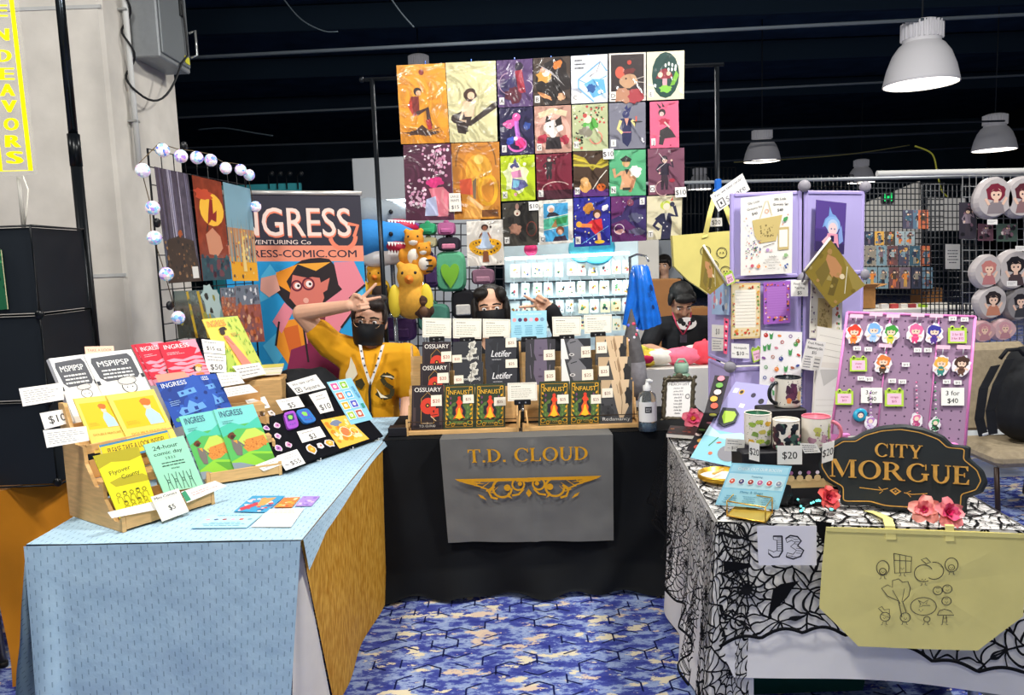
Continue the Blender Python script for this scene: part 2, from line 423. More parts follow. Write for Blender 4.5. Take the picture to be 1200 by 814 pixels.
wire('ceiling_cable',[(232,152),(262,150),(300,156),(320,159)],8.2,.008,'#2f3940','slack dark cable under the ceiling just right of the column')
wire('ceiling_cable',[(860,190),(930,186),(1000,180),(1066,170)],12,.009,'#6d6a40','long slack olive cable behind the middle row of ceiling lamps')
# ------------------------------------------------------------------ the concrete column and what is fixed to it
conc=mat('#cfcac1',.85,var=.09,scale=5,bump=.35);conc2=mat('#b9bab8',.85,var=.1,scale=9,bump=.5)
CX1,CY0=-2.28,4.6
g=G();g.obox((CX1-2.4,CY0,0),(2.4,0,0),(0,.95,0),(0,0,5.6),conc,.02)
for z in(1.52,3.05):g.obox((CX1-2.4,CY0-.006,z),(2.4,0,0),(0,.01,0),(0,0,.02),conc2)
struct('column',g)
def side(y,z):return V((CX1,y,z))
def PX(x,y,X):
 r=ray(x,y);return CAMP+r*(X/r.x)
g=G();p=[PX(154+i*.10*18,y,CX1+.035)for i,y in enumerate((-30,0,60,120,175))]
p=[V((CX1+.035,4.82,z))for z in(4.3,3.6,2.9,2.2)]
g.tube(p,.017,mat('#c9cac8',.5),10)
for z in(2.45,3.1,3.7):g.obox((CX1,4.79,z),(.05,0,0),(0,.06,0),(0,0,.012),mat('#a9aaa8',.4,metal=.5))
build('conduit_pipe',g,None,'thin pale conduit pipe running up the shaded side of the concrete column','pipe')
t=thing('electrical_box','grey metal electrical box fixed high on the concrete column','electrical box',(CX1+.08,5.15,2.85))
mm=mat('#8d9194',.5,metal=.3,var=.05);g=G();g.obox((CX1+.002,4.93,2.86),(.17,0,0),(0,.46,0),(0,0,.62),mm,.008);build('housing',g,t)
g=G();g.obox((CX1+.172,4.95,2.89),(.012,0,0),(0,.42,0),(0,0,.56),mat('#7b8083',.5,metal=.3),.005)
g.obox((CX1+.184,5.25,3.2),(.014,0,0),(0,.05,0),(0,0,.11),'#15181a',.003);g.obox((CX1+.184,5.28,2.91),(.004,0,0),(0,.07,0),(0,0,.045),'#d8d23a');build('cover',g,t)
g=G();g.tube([(CX1+.19,5.37,3.12),(CX1+.23,5.38,3.14),(CX1+.23,5.38,2.98),(CX1+.19,5.37,2.96)],.008,mat('#c7cac9',.3,metal=.8));build('lever',g,t)
g=G();g.tube([(CX1+.09,5.05,3.49),(CX1+.09,5.05,4.3)],.022,mat('#c9cac8',.5),10);build('riser_pipe',g,t)
def wave_pts(n=60):
 o=[]
 for i in range(n):
  z=4.2-1.55*i/(n-1);a=i*.62;o.append(V((CX1+.035+.028*math.cos(a),4.82+.034*math.sin(a),z)))
 e=o[-1]
 for k in range(1,12):
  t_=k/11;o.append(V((CX1+.05+.14*t_,e.y+.42*t_,e.z-.12*math.sin(t_*2.4)+.32*t_*t_)))
 for k in range(1,8):o.append(V((CX1+.2,5.28+.02*math.sin(k),2.85+.11*k)))
 return o
g=G();g.tube(wave_pts(),.007,mat('#15171a',.5),6);build('power_cable',g,None,'black power cable winding round the pale conduit to the electrical box','cable')
# ------------------------------------------------------------------ high-bay lamps in view
def high_bay(px,py,wpx,dia,label,tilt=0):
 d=dia*FPX/wpx
 c=PY(px,py,d*.99);s=dia/.65
 t=thing('high_bay_lamp',label,'ceiling lamp',c,'white bell-shaped ceiling lamps')
 sh=mat('#d3d2d6',.55,emit=.13);r=dia/2  # faint glow added to bell and finned housing in place of light falling on them
 prof=[(r*.98,-.002),(r,0),(r*.985,.03*s),(r*.9,.15*s),(r*.76,.27*s),(r*.6,.345*s),(r*.5,.37*s)]
 g=G();g.lathe(c,prof,sh,40);g.lathe(c,[(r*.97,-.002),(r*.88,.14*s),(r*.6,.32*s)],mat('#f2f0ea',.4),40);build('reflector_bell',g,t)
 g=G();zz=.37*s;hh=.2*s
 g.lathe(c,[(r*.5,zz),(r*.5,zz+hh*.75),(r*.44,zz+hh*.95),(r*.3,zz+hh),(0.001,zz+hh)],sh,32)
 for k in range(26):
  a=6.283*k/26;x=V((math.cos(a),math.sin(a),0));y=V((-x.y,x.x,0));g.obox(c+x*r*.49+V((0,0,zz+.03*s))-y*.006*s,x*.022*s,y*.012*s,V((0,0,hh*.72)),sh)
 build('finned_housing',g,t)
 g=G();g.lathe(c,[(.001,.012),(r*.6,.008),(r*.955,.004)],mat('#fff7ec',.5,emit=9),40);build('lens',g,t)
 if d<16:lo_=lamp('high_bay_light',c-V((0,0,.05)),60,size=dia*.8)
 g=G();g.tube([c+V((0,0,zz+hh)),V((c.x,c.y,5.58))],.01*s,mat('#20262c',.6),6);build('hanging_rod',g,t)
high_bay(1079,99,79,.65,'largest white bell-shaped ceiling lamp, lit, at upper right')
high_bay(893,189,41,.65,'lit white ceiling lamp above the top of the lavender display')
high_bay(1165,176,46,.65,'lit white ceiling lamp near the right edge above the cushion rack')
high_bay(1009,214,30,.65,'small distant lit ceiling lamp right of the lavender display')
high_bay(820,222,28,.65,'small distant lit ceiling lamp directly behind the right post')
high_bay(492,104,42,.65,'ceiling lamp mostly hidden behind the orange print at top left')
# ------------------------------------------------------------------ tables
def table(name,label,c4,z,legm):
 """folding table under its cloths: top plate and four legs"""
 t=thing(name,label,'table',((c4[0][0]+c4[2][0])/2,(c4[0][1]+c4[2][1])/2,0))
 P=[V((x,y,z))for x,y in c4];cen=sum(P,V())/4;P=[cen+(p-cen)*.975 for p in P]
 g=G();g.slab([P[3],P[2],P[1],P[0]],.03,mat('#d8d6d0',.6));build('table_top',g,t)
 for p in P:
  q=cen+(p-cen)*.80;g=G();e=V((q.x,q.y,z-.03));f=cen+(p-cen)*.86
  g.tube([e,V((f.x,f.y,.012))],.014,legm,10);g.lathe((f.x,f.y,0),[(.001,0),(.019,0),(.019,.02),(.001,.02)],'#222222',10);build('leg',g,t)
 return t
LT=[(-1.462,2.235),(-.650,2.195),(-.590,3.94),(-1.46,3.94)]
CT=[(-.585,3.43),(.90,3.43),(.90,3.95),(-.585,3.95)]
JT=[(.592,2.205),(1.405,2.045),(1.50,3.22),(.672,3.29)]
legm=mat('#b9bcbf',.3,metal=.9)
table('folding_table','folding table under the light blue cloth',LT,.735,legm)
table('folding_table','folding table under the black cloth at the back',CT,.735,legm)
table('folding_table','folding table under the black spiderweb lace',JT,.735,legm)
# light blue cloth: top, near drop, left drop
def bluecloth():
 m,nt,b=nodes_mat('blue_dotted_cotton');N=nt.nodes.new;L=nt.links.new
 uv=N('ShaderNodeUVMap');sp=N('ShaderNodeSeparateXYZ');L(uv.outputs[0],sp.inputs[0])
 def mth(op,a,bb=None,c=None):
  n=N('ShaderNodeMath');n.operation=op
  for i,x in enumerate((a,bb,c)):
   if x is None:continue
   if isinstance(x,(int,float)):n.inputs[i].default_value=x
   else:L(x,n.inputs[i])
  return n.outputs[0]
 sx,sy=mth('MULTIPLY',sp.outputs[0],50),mth('MULTIPLY',sp.outputs[1],27)
 row=mth('FLOOR',sx);sy2=mth('ADD',sy,mth('MULTIPLY',mth('MODULO',row,3),.37))
 fx=mth('ABSOLUTE',mth('SUBTRACT',mth('FRACT',sx),.5));fy=mth('FRACT',sy2)
 dash=mth('MULTIPLY',mth('LESS_THAN',fx,.075),mth('LESS_THAN',fy,.42))
 no=N('ShaderNodeTexNoise');no.inputs['Scale'].default_value=14;L(uv.outputs[0],no.inputs['Vector'])
 cr_=N('ShaderNodeValToRGB');cr_.color_ramp.elements[0].color=lin('#a3c3d8');cr_.color_ramp.elements[1].color=lin('#b9d5e6');L(no.outputs['Fac'],cr_.inputs[0])
 mx=N('ShaderNodeMix');mx.data_type='RGBA';L(mth('MULTIPLY',dash,.5),mx.inputs['Factor']);L(cr_.outputs[0],mx.inputs[6]);mx.inputs[7].default_value=lin('#3d5a78')
 L(mx.outputs[2],b.inputs['Base Color']);b.inputs['Roughness'].default_value=.9;b.inputs['Specular IOR Level'].default_value=.1
 n2=N('ShaderNodeTexNoise');n2.inputs['Scale'].default_value=9;n2.inputs['Detail'].default_value=6;L(uv.outputs[0],n2.inputs['Vector'])
 bp=N('ShaderNodeBump');bp.inputs['Strength'].default_value=.5;bp.inputs['Distance'].default_value=.012;L(n2.outputs['Fac'],bp.inputs['Height']);L(bp.outputs[0],b.inputs['Normal'])
 return m
bc=bluecloth();g=G()
A,B,C_,D=[V((x,y,.7445))for x,y in LT]
A,B,C_,D=A+V((-.012,-.014,0)),B+V((.012,-.014,0)),C_+V((.012,0,0)),D+V((-.012,0,0))
def top(u,v):
 p=(A*(1-u)+B*u)*(1-v)+(D*(1-u)+C_*u)*v
 return p+V((0,0,.0018*noise.noise(p*7)))
g.surf(top,30,44,bc,lambda u,v:(u*.82,v*1.8))
def front(u,v):
 p=A*(1-u)+B*u;r=(1-v)
 dz=.70*r;f=(u-.5)
 edge=.02*math.sin(u*9)*r
 p=p+V((-.09*r*max(0,f)*2*.9,-.012-.035*r-edge*.4,-dz))
 if u<.12:p+=V((.0,-.05*r*math.sin(u/.12*math.pi),0))
 return p+V((0,.006*noise.noise(p*5)*r,0))
g.surf(front,40,30,bc,lambda u,v:(u*.82,-v*.7))
def lefts(u,v):
 p=A*(1-u)+D*u;r=1-v
 p=p+V((-.05*r-.022*math.sin(u*26+.6)*r-(.03*r if u<.2 else 0),0,-.66*r));return p+V((.012*noise.noise(p*9)*r,-.045*r*(1-u),0))
g.surf(lefts,50,24,bc,lambda u,v:(v*.66,u*1.8))
def right(u,v):
 p=B*(1-u)+C_*u;r=1-v;d=.030+.018*math.sin(u*7+1)+.05*max(0,1-u*9)
 return p+V((.012*r+.004,-.002*r,-d*r))
g.surf(right,44,4,bc,lambda u,v:(v*.1+3,u*1.8))
build('tablecloth',g,None,'light blue dotted tablecloth draped over the left table','tablecloth')
# gold damask cloth on the aisle side of the left table
m,nt,b=nodes_mat('gold_damask');N=nt.nodes.new;tc=N('ShaderNodeTexCoord');mp=N('ShaderNodeMapping');mp.inputs['Scale'].default_value=(1,1,.28)
n1=N('ShaderNodeTexNoise');n1.inputs['Scale'].default_value=75;n1.inputs['Detail'].default_value=5;nt.links.new(tc.outputs['Object'],mp.inputs[0]);nt.links.new(mp.outputs[0],n1.inputs['Vector'])
rp=N('ShaderNodeValToRGB');e=rp.color_ramp.elements;e[0].position=.36;e[1].position=.66;e[0].color=lin('#bd801c');e[1].color=lin('#e6b24c');nt.links.new(n1.outputs['Fac'],rp.inputs[0]);nt.links.new(rp.outputs[0],b.inputs['Base Color'])
b.inputs['Roughness'].default_value=.6;b.inputs['Specular IOR Level'].default_value=.15
gold=m;g=G()
def gd(u,v):
 p=B*(1-u)+C_*u;r=1-v;y=.55*max(0,1-u*7)**1.0
 # near edge swings back towards the floor
 p=p+V((-.004+.012*math.sin(u*13)*r-.022*r,r*(.32*(1-u)**2+.02),-.008-.725*r));return p
g.surf(gd,40,24,gold)
g.poly([B+V((-.3,.04,-.003)),B+V((.0,.04,-.003)),C_+V((0,0,-.003)),C_+V((-.3,0,-.003))],gold)
build('tablecloth',g,None,'gold damask cloth hanging on the aisle side of the left table','tablecloth')
# white linen under both
g=G();wl=mat('#e6e0d6',.85,var=.04,scale=8,bump=.15)
def wf(u,v):
 r=1-v;a=B+V((-.03,.02,-.012));bb=B+V((-.012,.33*r*.9+.02,-.012))
 p=a*(1-u)+bb*u
 return p+V((-.06*r*(1-u)-.012*math.sin(u*8)*r,.02*math.sin(u*9+1)*r,-.71*r))
g.surf(wf,16,20,wl);build('tablecloth',g,None,'white linen corner showing between the blue and gold cloths','tablecloth')
# black cloth on the middle table
bk=mat('#0b0e12',.8,var=.3,scale=6,bump=.2,spec=.25);g=G()
x0,x1,y0,y1,zt=-.60,.93,3.405,3.96,.746
g.surf(lambda u,v:(x0+(x1-x0)*u,y0+(y1-y0)*v,zt),20,8,bk)
def bf(u,v):
 r=1-v;x=x0+(x1-x0)*u
 f=.012*math.sin(u*17)+.010*math.sin(u*31+1)+.03*math.exp(-((u-.80+.35*(r-.5))/.05)**2)+.022*math.exp(-((u-.92+.1*r)/.03)**2)
 low=max(0,r-.82)/.18
 y=y0-.006-.05*r*.6-f*r-low*(.05*math.sin(u*12+2)**2+.01)
 z=zt-(.735+.0*u)*r
 return(x-.02*r*(1-u),y,max(z,.012+.02*low*math.sin(u*20)**2))
g.surf(bf,110,50,bk)
g.surf(lambda u,v:(x1+.01+.015*(1-v)*math.sin(u*20),y0+(y1-y0)*u,zt-.73*(1-v)),20,16,bk)
g.surf(lambda u,v:(x0-.002,y0+(y1-y0)*u,zt-.73*(1-v)),8,8,bk)
build('tablecloth',g,None,'black tablecloth falling to the carpet on the middle table','tablecloth')
# grey banner cloth over its front
def onfront(x,y):return PP(x,y,(0,3.372,.5),V((0,-1,-.06)).normalized())
gc=mat('#6a6a68',.8,var=.07,scale=7,bump=.25);g=G()
tl,tr,br,bl=onfront(516,513),onfront(717,507),onfront(718,630),onfront(526,632)
def gy(u,v):
 p=(bl*(1-u)+br*u)*(1-v)+(tl*(1-u)+tr*u)*v
 r=1-v
 return p+V((0,-.035-.006*math.sin(u*15+2)*r-.012*math.exp(-((u-.53)/.02)**2)*(1 if v<.97 else 0)*.6+.004*noise.noise(p*12),0))
g.surf(gy,60,36,gc)
g.surf(lambda u,v:(tl*(1-u)+tr*u)*1.0+V((0,-.010+v*.32,.7475+.0-(tl*(1-u)+tr*u).z*1.0+0)if v>0 else V((0,-.035,0))),20,2,gc)
t=build('banner_cloth',g,None,'grey cloth with gold lettering and winged ornament hung over the black tablecloth','banner')
g=G();off=V((0,-.046,0));a=Art(g,[p+off for p in(tl,tr,br,bl)]);gi=mat('#e3a420',.45,metal=.25)
a.text('T.D. CLOUD',.505,.158,.125,gi,w=.70,font=serif)
for sd in(1,-1):
 X=lambda u:.5+sd*u
 a.poly([(X(.0),.375),(X(.43),.372),(X(.40),.40),(X(.25),.405),(X(.0),.40)],gi)
 a.poly([(X(.42),.385),(X(.36),.42),(X(.25),.425),(X(.33),.40)],gi)
 for k,(u,v,l)in enumerate(((.36,.43,.10),(.32,.45,.10),(.28,.475,.09),(.25,.505,.07))):
  a.line([(X(u),v-.02),(X(u-l*.5),v+.005),(X(u-l),v-.05)],.012,gi,taper=True)
 a.ring(X(.155),.47,.055,.013,gi,a0=0,a1=250);a.ell(X(.125),.465,.02,gi);a.ring(X(.06),.435,.035,.011,gi);a.ell(X(.05),.43,.013,gi)
 a.line([(X(.20),.45),(X(.235),.50),(X(.22),.555),(X(.185),.57)],.014,gi);a.line([(X(.03),.48),(X(.06),.53),(X(.10),.54)],.012,gi)
 a.poly([(X(.27),.54),(X(.25),.58),(X(.285),.555),(X(.3),.52)],gi);a.poly([(X(.12),.51),(X(.10),.57),(X(.135),.545)],gi);a.poly([(X(.0),.48),(X(.018),.52),(X(.0),.56)],gi)
 a.line([(X(.0),.405),(X(.03),.40),(X(.07),.40)],.012,gi)
build('lettering',g,t,'gold lettering and winged scroll ornament')
# ================================================================== right table: cloths, lace, tote, bin
JA,JB,JC,JD=[V((x,y,.7445))for x,y in JT]
jd=(JB-JA).normalized();jn=V((jd.y,-jd.x,0))
sd_=(JD-JA).normalized();sn_=V((-sd_.y,sd_.x,0))
if sn_.x>0:sn_=-sn_
wc=mat('#e9e7e4',.85,var=.03,scale=6,bump=.12);g=G()
g.surf(lambda u,v:(JA*(1-u)+JB*u)*(1-v)+(JD*(1-u)+JC*u)*v,14,14,wc)
def jf(u,v):
 r=1-v;p=JA*(1-u)+JB*u;d=.47-.02*math.sin(u*3.1)-.05*(u<.04)
 return p+jn*(.006+.03*r+.006*math.sin(u*8)*r)+V((0,0,-d*r))
g.surf(jf,40,14,wc)
def jl(u,v):
 r=1-v;p=JA*(1-u)+JD*u
 return p+sn_*(.006+.03*r+.018*math.sin(u*16+1)*r)+V((0,0,-.715*r))
g.surf(jl,50,14,wc)
g.surf(lambda u,v:JB*(1-u)+JC*u+V((.01+.05*(1-v)+.02*math.sin(u*14)*(1-v),0,-.66*(1-v))),30,10,wc)
build('tablecloth',g,None,'plain white tablecloth under the black spiderweb lace','tablecloth')
def lace_mat(name,scale,web,w=.010):
 m,nt,b=nodes_mat(name);N=nt.nodes.new;L=nt.links.new
 b.inputs['Base Color'].default_value=lin('#0b0c10');b.inputs['Roughness'].default_value=.8;b.inputs['Specular IOR Level'].default_value=.2
 def mth(op,a,bb=None):
  n=N('ShaderNodeMath');n.operation=op
  for i,x in enumerate((a,bb)):
   if x is None:continue
   if isinstance(x,(int,float)):n.inputs[i].default_value=x
   else:L(x,n.inputs[i])
  return n.outputs[0]
 uv=N('ShaderNodeUVMap');nz=N('ShaderNodeTexNoise');nz.inputs['Scale'].default_value=9;nz.inputs['Detail'].default_value=2;L(uv.outputs[0],nz.inputs['Vector'])
 wv=N('ShaderNodeVectorMath');wv.operation='MULTIPLY_ADD';wv.inputs[1].default_value=(.05,.05,0);L(nz.outputs['Color'],wv.inputs[0]);L(uv.outputs[0],wv.inputs[2])
 vo=N('ShaderNodeTexVoronoi');vo.voronoi_dimensions='2D';vo.inputs['Scale'].default_value=scale;L(wv.outputs[0],vo.inputs['Vector'])
 if not web:
  vo.feature='DISTANCE_TO_EDGE';fac=mth('LESS_THAN',vo.outputs['Distance'],w*scale)
  v2=N('ShaderNodeTexVoronoi');v2.voronoi_dimensions='2D';v2.feature='DISTANCE_TO_EDGE';v2.inputs['Scale'].default_value=scale*2.1;L(wv.outputs[0],v2.inputs['Vector'])
  fac=mth('MAXIMUM',fac,mth('LESS_THAN',v2.outputs['Distance'],w*scale*.8))
 else:
  ps=N('ShaderNodeVectorMath');ps.operation='SUBTRACT';L(wv.outputs[0],ps.inputs[0]);L(vo.outputs['Position'],ps.inputs[1])
  xy=N('ShaderNodeSeparateXYZ');L(ps.outputs[0],xy.inputs[0])
  r=mth('POWER',mth('ADD',mth('MULTIPLY',xy.outputs[0],xy.outputs[0]),mth('MULTIPLY',xy.outputs[1],xy.outputs[1])),.5)
  th=mth('ARCTAN2',xy.outputs[1],xy.outputs[0]);n=13
  spoke=mth('ABSOLUTE',mth('SINE',mth('MULTIPLY',th,n/2)))
  sp=mth('LESS_THAN',mth('MULTIPLY',spoke,mth('MULTIPLY',r,2/n)),w*.33)
  # rings sag between the spokes
  rr=mth('ADD',r,mth('MULTIPLY',mth('MULTIPLY',spoke,r),.16))
  ring=mth('LESS_THAN',mth('ABSOLUTE',mth('SUBTRACT',mth('FRACT',mth('MULTIPLY',mth('POWER',rr,.8),24)),.5)),.11)
  fac=mth('MAXIMUM',mth('MAXIMUM',sp,ring),0)
  ve=N('ShaderNodeTexVoronoi');ve.voronoi_dimensions='2D';ve.feature='DISTANCE_TO_EDGE';ve.inputs['Scale'].default_value=scale;L(wv.outputs[0],ve.inputs['Vector'])
  fac=mth('MAXIMUM',fac,mth('LESS_THAN',ve.outputs['Distance'],w*scale*.35))
 tr=N('ShaderNodeBsdfTransparent');mx=N('ShaderNodeMixShader');L(fac,mx.inputs[0]);L(tr.outputs[0],mx.inputs[1]);L(b.outputs[0],mx.inputs[2])
 L(mx.outputs[0],nt.nodes['Material Output'].inputs[0]);return m
l_web=lace_mat('spiderweb_lace',4.2,True,.0085);l_net=lace_mat('cobweb_lace_top',17,False,.0034);solid=mat('#0b0c10',.85,spec=.2)
lt=thing('lace_overlay','black spiderweb lace overlay with bats draped on the right table','lace tablecloth',(1.0,2.6,.0))
g=G();up=V((0,0,.004))
g.surf(lambda u,v:(JA*(1-u)+JB*u)*(1-v)+(JD*(1-u)+JC*u)*v+up,8,8,l_net,lambda u,v:(u*.83,v*1.1));build('lace_top',g,lt)
def scal(x):return abs(math.sin(x))
def lf(u,v,lift=0):
 r=1-v;s=u*.83;d=.335+.045*math.cos(s*7+1.2)+.018*(1-scal(s*27))+.0
 p=JA*(1-u)+JB*u
 return p+jn*(.014+.035*r+.006*math.sin(u*8)*r+lift)+V((0,0,.003-d*r))
g=G();g.surf(lf,80,20,l_web,lambda u,v:(u*.83+.04,-(1-v)*.37+.02));build('lace_front',g,lt)
def hem(fn,k,n,w=.012,nrm=jn):
 gg=G();pts=[fn(i/n,0)for i in range(n+1)];gg.tube([V(p)+nrm*.001 for p in pts],w*.42,solid,6,flat=.5);return gg
build('hem',hem(lf,0,90),lt)
def ll(u,v):
 r=1-v;p=JA*(1-u)+JD*u;d=.50-.24*u+.02*(1-scal(u*26));f=math.sin(u*34)*.028+math.sin(u*15+1)*.02
 return p+sn_*(.016+.036*r+(f+.03)*r*.8)+V((0,0,.003-d*r))
g=G();g.surf(ll,120,18,l_web,lambda u,v:(u*1.9+2,-(1-v)*.75));build('lace_side',g,lt)
build('hem',hem(ll,0,120,nrm=sn_),lt)
cd_=(jn+sn_).normalized()
def corner_fold(u,v):
 r=1-v;a=(u-.5)*2;base=JA+(jd*max(0,a)*.10 if a>0 else sd_*(-a)*.12)
 d=.66-.10*a*a;sw=.05*(1-abs(a))+.018*math.sin(a*9)
 return base+cd_*(.018+sw*r+.03*r)+(jd*(a*.02*r))+V((0,0,.003-d*r))
g=G();g.surf(lambda u,v:corner_fold(u,v)-cd_*(.014+.012*(1-v))-V((0,0,.006+.03*(1-v))),24,16,wc);build('tablecloth',g,None,'white cloth corner hanging under the lace at the near left table corner','tablecloth')
g=G();g.surf(corner_fold,40,26,l_web,lambda u,v:(u*.5+7,-(1-v)*.66));build('lace_corner',g,lt)
build('hem',hem(corner_fold,0,40,nrm=cd_),lt)
def bat(px):
 g=G()
 pts=[PP(x,y,JA+jn*.06+V((0,0,-.1)),jn)for x,y in px];g.poly(pts,solid);build('bat_motif',g,lt)
bat([(899,728),(903,706),(906,690),(915,684),(926,682),(937,680),(928,690),(922,700),(912,710),(905,718)])
bat([(848,657),(862,658),(876,660),(882,664),(866,668),(858,667),(848,670)])
bat([(955,610),(975,612),(972,622),(964,634),(958,624)])
# tote bag lying over the near edge
tn=(jn+V((0,0,.04))).normalized();tp=JB+jn*.085
def T(x,y,k=0):return PP(x,y,tp+tn*k,tn)
canvas=mat('#e9dd8c',.8,var=.05,scale=9,bump=.15)
t=thing('tote_bag','large pale yellow tote bag hanging over the near edge of the lace table','tote bag',T(1080,760),None)
out=[(968,617),(1020,618),(1080,620),(1140,622),(1204,625),(1202,670),(1199,722),(1172,742),(1146,762),(1075,760),(1006,757),(983,734),(960,712),(963,665)]
g=G();fr=[T(x,y,.012)for x,y in out]
cen=T(1082,685,.013);bk_=[T(x,y,0)for x,y in out];ck=T(1082,685,0)
n=len(out)
def lerp(a,b_,k):return a*(1-k)+b_*k
for rings in range(3):
 k0,k1=(0,.35,.7)[rings],(.35,.7,1)[rings]
 for i in range(n):
  j=(i+1)%n
  def P_(q,k):return lerp(fr[q],cen,k)+tn*(.001*math.sin(q*2.1)*k*(1-k)*4)
  if k1<1:g.poly([P_(i,k0),P_(i,k1),P_(j,k1),P_(j,k0)],canvas,True)
  else:g.poly([P_(i,k0),cen,P_(j,k0)],canvas,True)
for i in range(n):
 j=(i+1)%n;g.poly([bk_[i],fr[i],fr[j],bk_[j]],canvas);g.poly([bk_[i],bk_[j],ck],canvas)
build('bag_body',g,t)
g=G();g.obox(T(968,617,.0125),T(1204,625,.0125)-T(968,617,.0125),T(968,622,.0125)-T(968,617,.0125),tn*.003,canvas);build('hemmed_top',g,t)
def strap(px,zoff=0):
 g=G();pts=[T(x,y,.010)for x,y in px[:1]]+[PZ(x,y,.752+zz)for x,y,zz in px[1:]]if len(px[1])==3 else None
 return g
def ribbon(pts,w,wd,m,gg=None,th=.002):
 gg=gg or G();pts=[V(p)for p in pts];wd=V(wd).normalized()*w/2
 for i in range(len(pts)-1):
  a,b_=pts[i],pts[i+1];gg.obox(a-wd,wd*2,b_-a,(b_-a).cross(wd).normalized()*th,m)
 return gg
s0=T(1044,619,.014)
build('handle',ribbon([T(1044,632,.016),T(1043,616,.012),PZ(1040,607,.765),PZ(1028,601,.756),PZ(1018,598,.754)],.026,jd,canvas),t)
build('handle',ribbon([T(1113,634,.016),T(1113,616,.012),PZ(1110,611,.760)],.022,jd,canvas),t)
# drawings
g=G();tc4=[T(x,y,.0148)for x,y in((1010,640),(1130,640),(1130,745),(1010,745))]
a=Art(g,tc4,win=(1010,640,1130,745));k_='#4a4438';W_=1.0
def face(u,v,s=1):a.ell(u-2.2*s,v,.7*s,k_);a.ell(u+2.2*s,v,.7*s,k_);a.ring(u,v+1.2*s,1.1*s,.5,k_,a0=0,a1=180,n=6)
def feet(u,v):a.line([(u-2,v),(u-2.5,v+3),(u-4,v+3.2)],.7,k_);a.line([(u+2,v),(u+2.3,v+3),(u+4,v+3.2)],.7,k_)
a.ring(1035,665,7.5,W_,k_,ry=9.5,n=22);a.ring(1035,669,4,W_,k_);face(1035,669,.7);feet(1035,674.5)
a.line([(1048,648),(1069,652),(1068,670),(1049,671),(1048,648)],W_,k_);a.line([(1055,649.5),(1055,671)],.8,k_);a.line([(1048,656),(1069,657)],.8,k_);a.line([(1062,651),(1062,670)],.7,k_);face(1058,665,.7);feet(1058,671)
a.ring(1083,671,11,W_,k_,n=24,a0=60,a1=330);a.ring(1095,668,11,W_,k_,n=24,a0=-100,a1=125);a.line([(1086,660),(1080,655),(1086,653),(1091,658),(1086,660)],W_,k_);face(1083,678,.8);feet(1083,682)
a.ring(1115,661,7.5,W_,k_,ry=9,n=22);a.ring(1115,664,3.5,.8,k_);face(1115,664,.6);feet(1115,669)
for(u,v)in((1099,691),(1110,689),(1109,703)):a.ring(u,v,5.4,W_,k_);face(u,v+1,.6);a.line([(u-2,v-3),(u+2,v-3)],.8,k_)
a.line([(1053,703),(1040,697),(1033,688),(1040,684),(1046,687),(1046,679),(1053,677),(1058,681),(1064,680),(1067,688),(1065,697),(1058,704)],W_,k_)
a.line([(1053,703),(1056,716),(1057,722)],W_,k_);a.line([(1058,704),(1062,716)],W_,k_);a.line([(1046,690),(1055,706)],.7,k_);a.line([(1060,688),(1057,704)],.7,k_);a.ring(1061,722,6,W_,k_);face(1061,723,.7);feet(1060,727)
a.ring(1082,709,15,W_,k_,ry=11.5,n=26);a.line([(1076,702),(1082,705),(1088,701),(1085,706),(1090,708),(1082,708),(1077,710),(1079,706),(1076,702)],.8,k_);face(1079,713,.9);a.ring(1086,724,3.6,W_,k_);feet(1085,727)
a.ring(1037,721,5.8,W_,k_);a.line([(1034,716),(1029,711),(1033,709),(1036,713),(1042,712),(1042,718)],W_,k_);face(1036,722,.6);feet(1036,727);a.line([(1032,718),(1042,722)],.7,k_)
a.line([(1098,719),(1100,714),(1106,712),(1113,714),(1117,719),(1098,719)],W_,k_);a.line([(1105,719),(1104,727),(1109,727),(1108,719)],W_,k_);face(1106.5,722,.5);feet(1106,727)
build('vegetable_drawing',g,t,'black line drawings of smiling vegetables')
# paper with stand number
def hatch(a):
 k_='#2b2b33'
 a.line([(.42,.26),(.42,.64),(.36,.78),(.26,.80),(.18,.70)],.028,k_);a.line([(.27,.26),(.42,.26),(.42,.28)],.03,k_);a.line([(.27,.26),(.27,.34),(.33,.36),(.33,.62),(.27,.66),(.18,.60),(.18,.70)],.014,k_)
 a.line([(.48,.32),(.56,.24),(.68,.27),(.74,.38),(.68,.5),(.78,.62),(.73,.77),(.6,.84),(.48,.78)],.028,k_);a.line([(.48,.32),(.50,.42),(.58,.36),(.64,.42),(.56,.52),(.66,.62),(.6,.72),(.50,.68),(.48,.78)],.014,k_)
 for i in range(7):a.line([(.33,.30+i*.055),(.42,.30+i*.055)],.009,k_)
 for i,(u,v)in enumerate(((.56,.29),(.64,.33),(.66,.39),(.66,.45),(.68,.56),(.70,.62),(.68,.68),(.6,.77),(.54,.75))):a.line([(u-.03,v),(u+.05,v+.01)],.009,k_)
jp=(JA+jn*.075+V((0,0,-.05)),jn)
flat('booth_number_sheet','white sheet with the hand-drawn booth number pinned to the spiderweb lace','paper sign',Q([(887,616),(957,616),(957,662),(889,662)],jp),'#eceaf0',hatch,.0012)
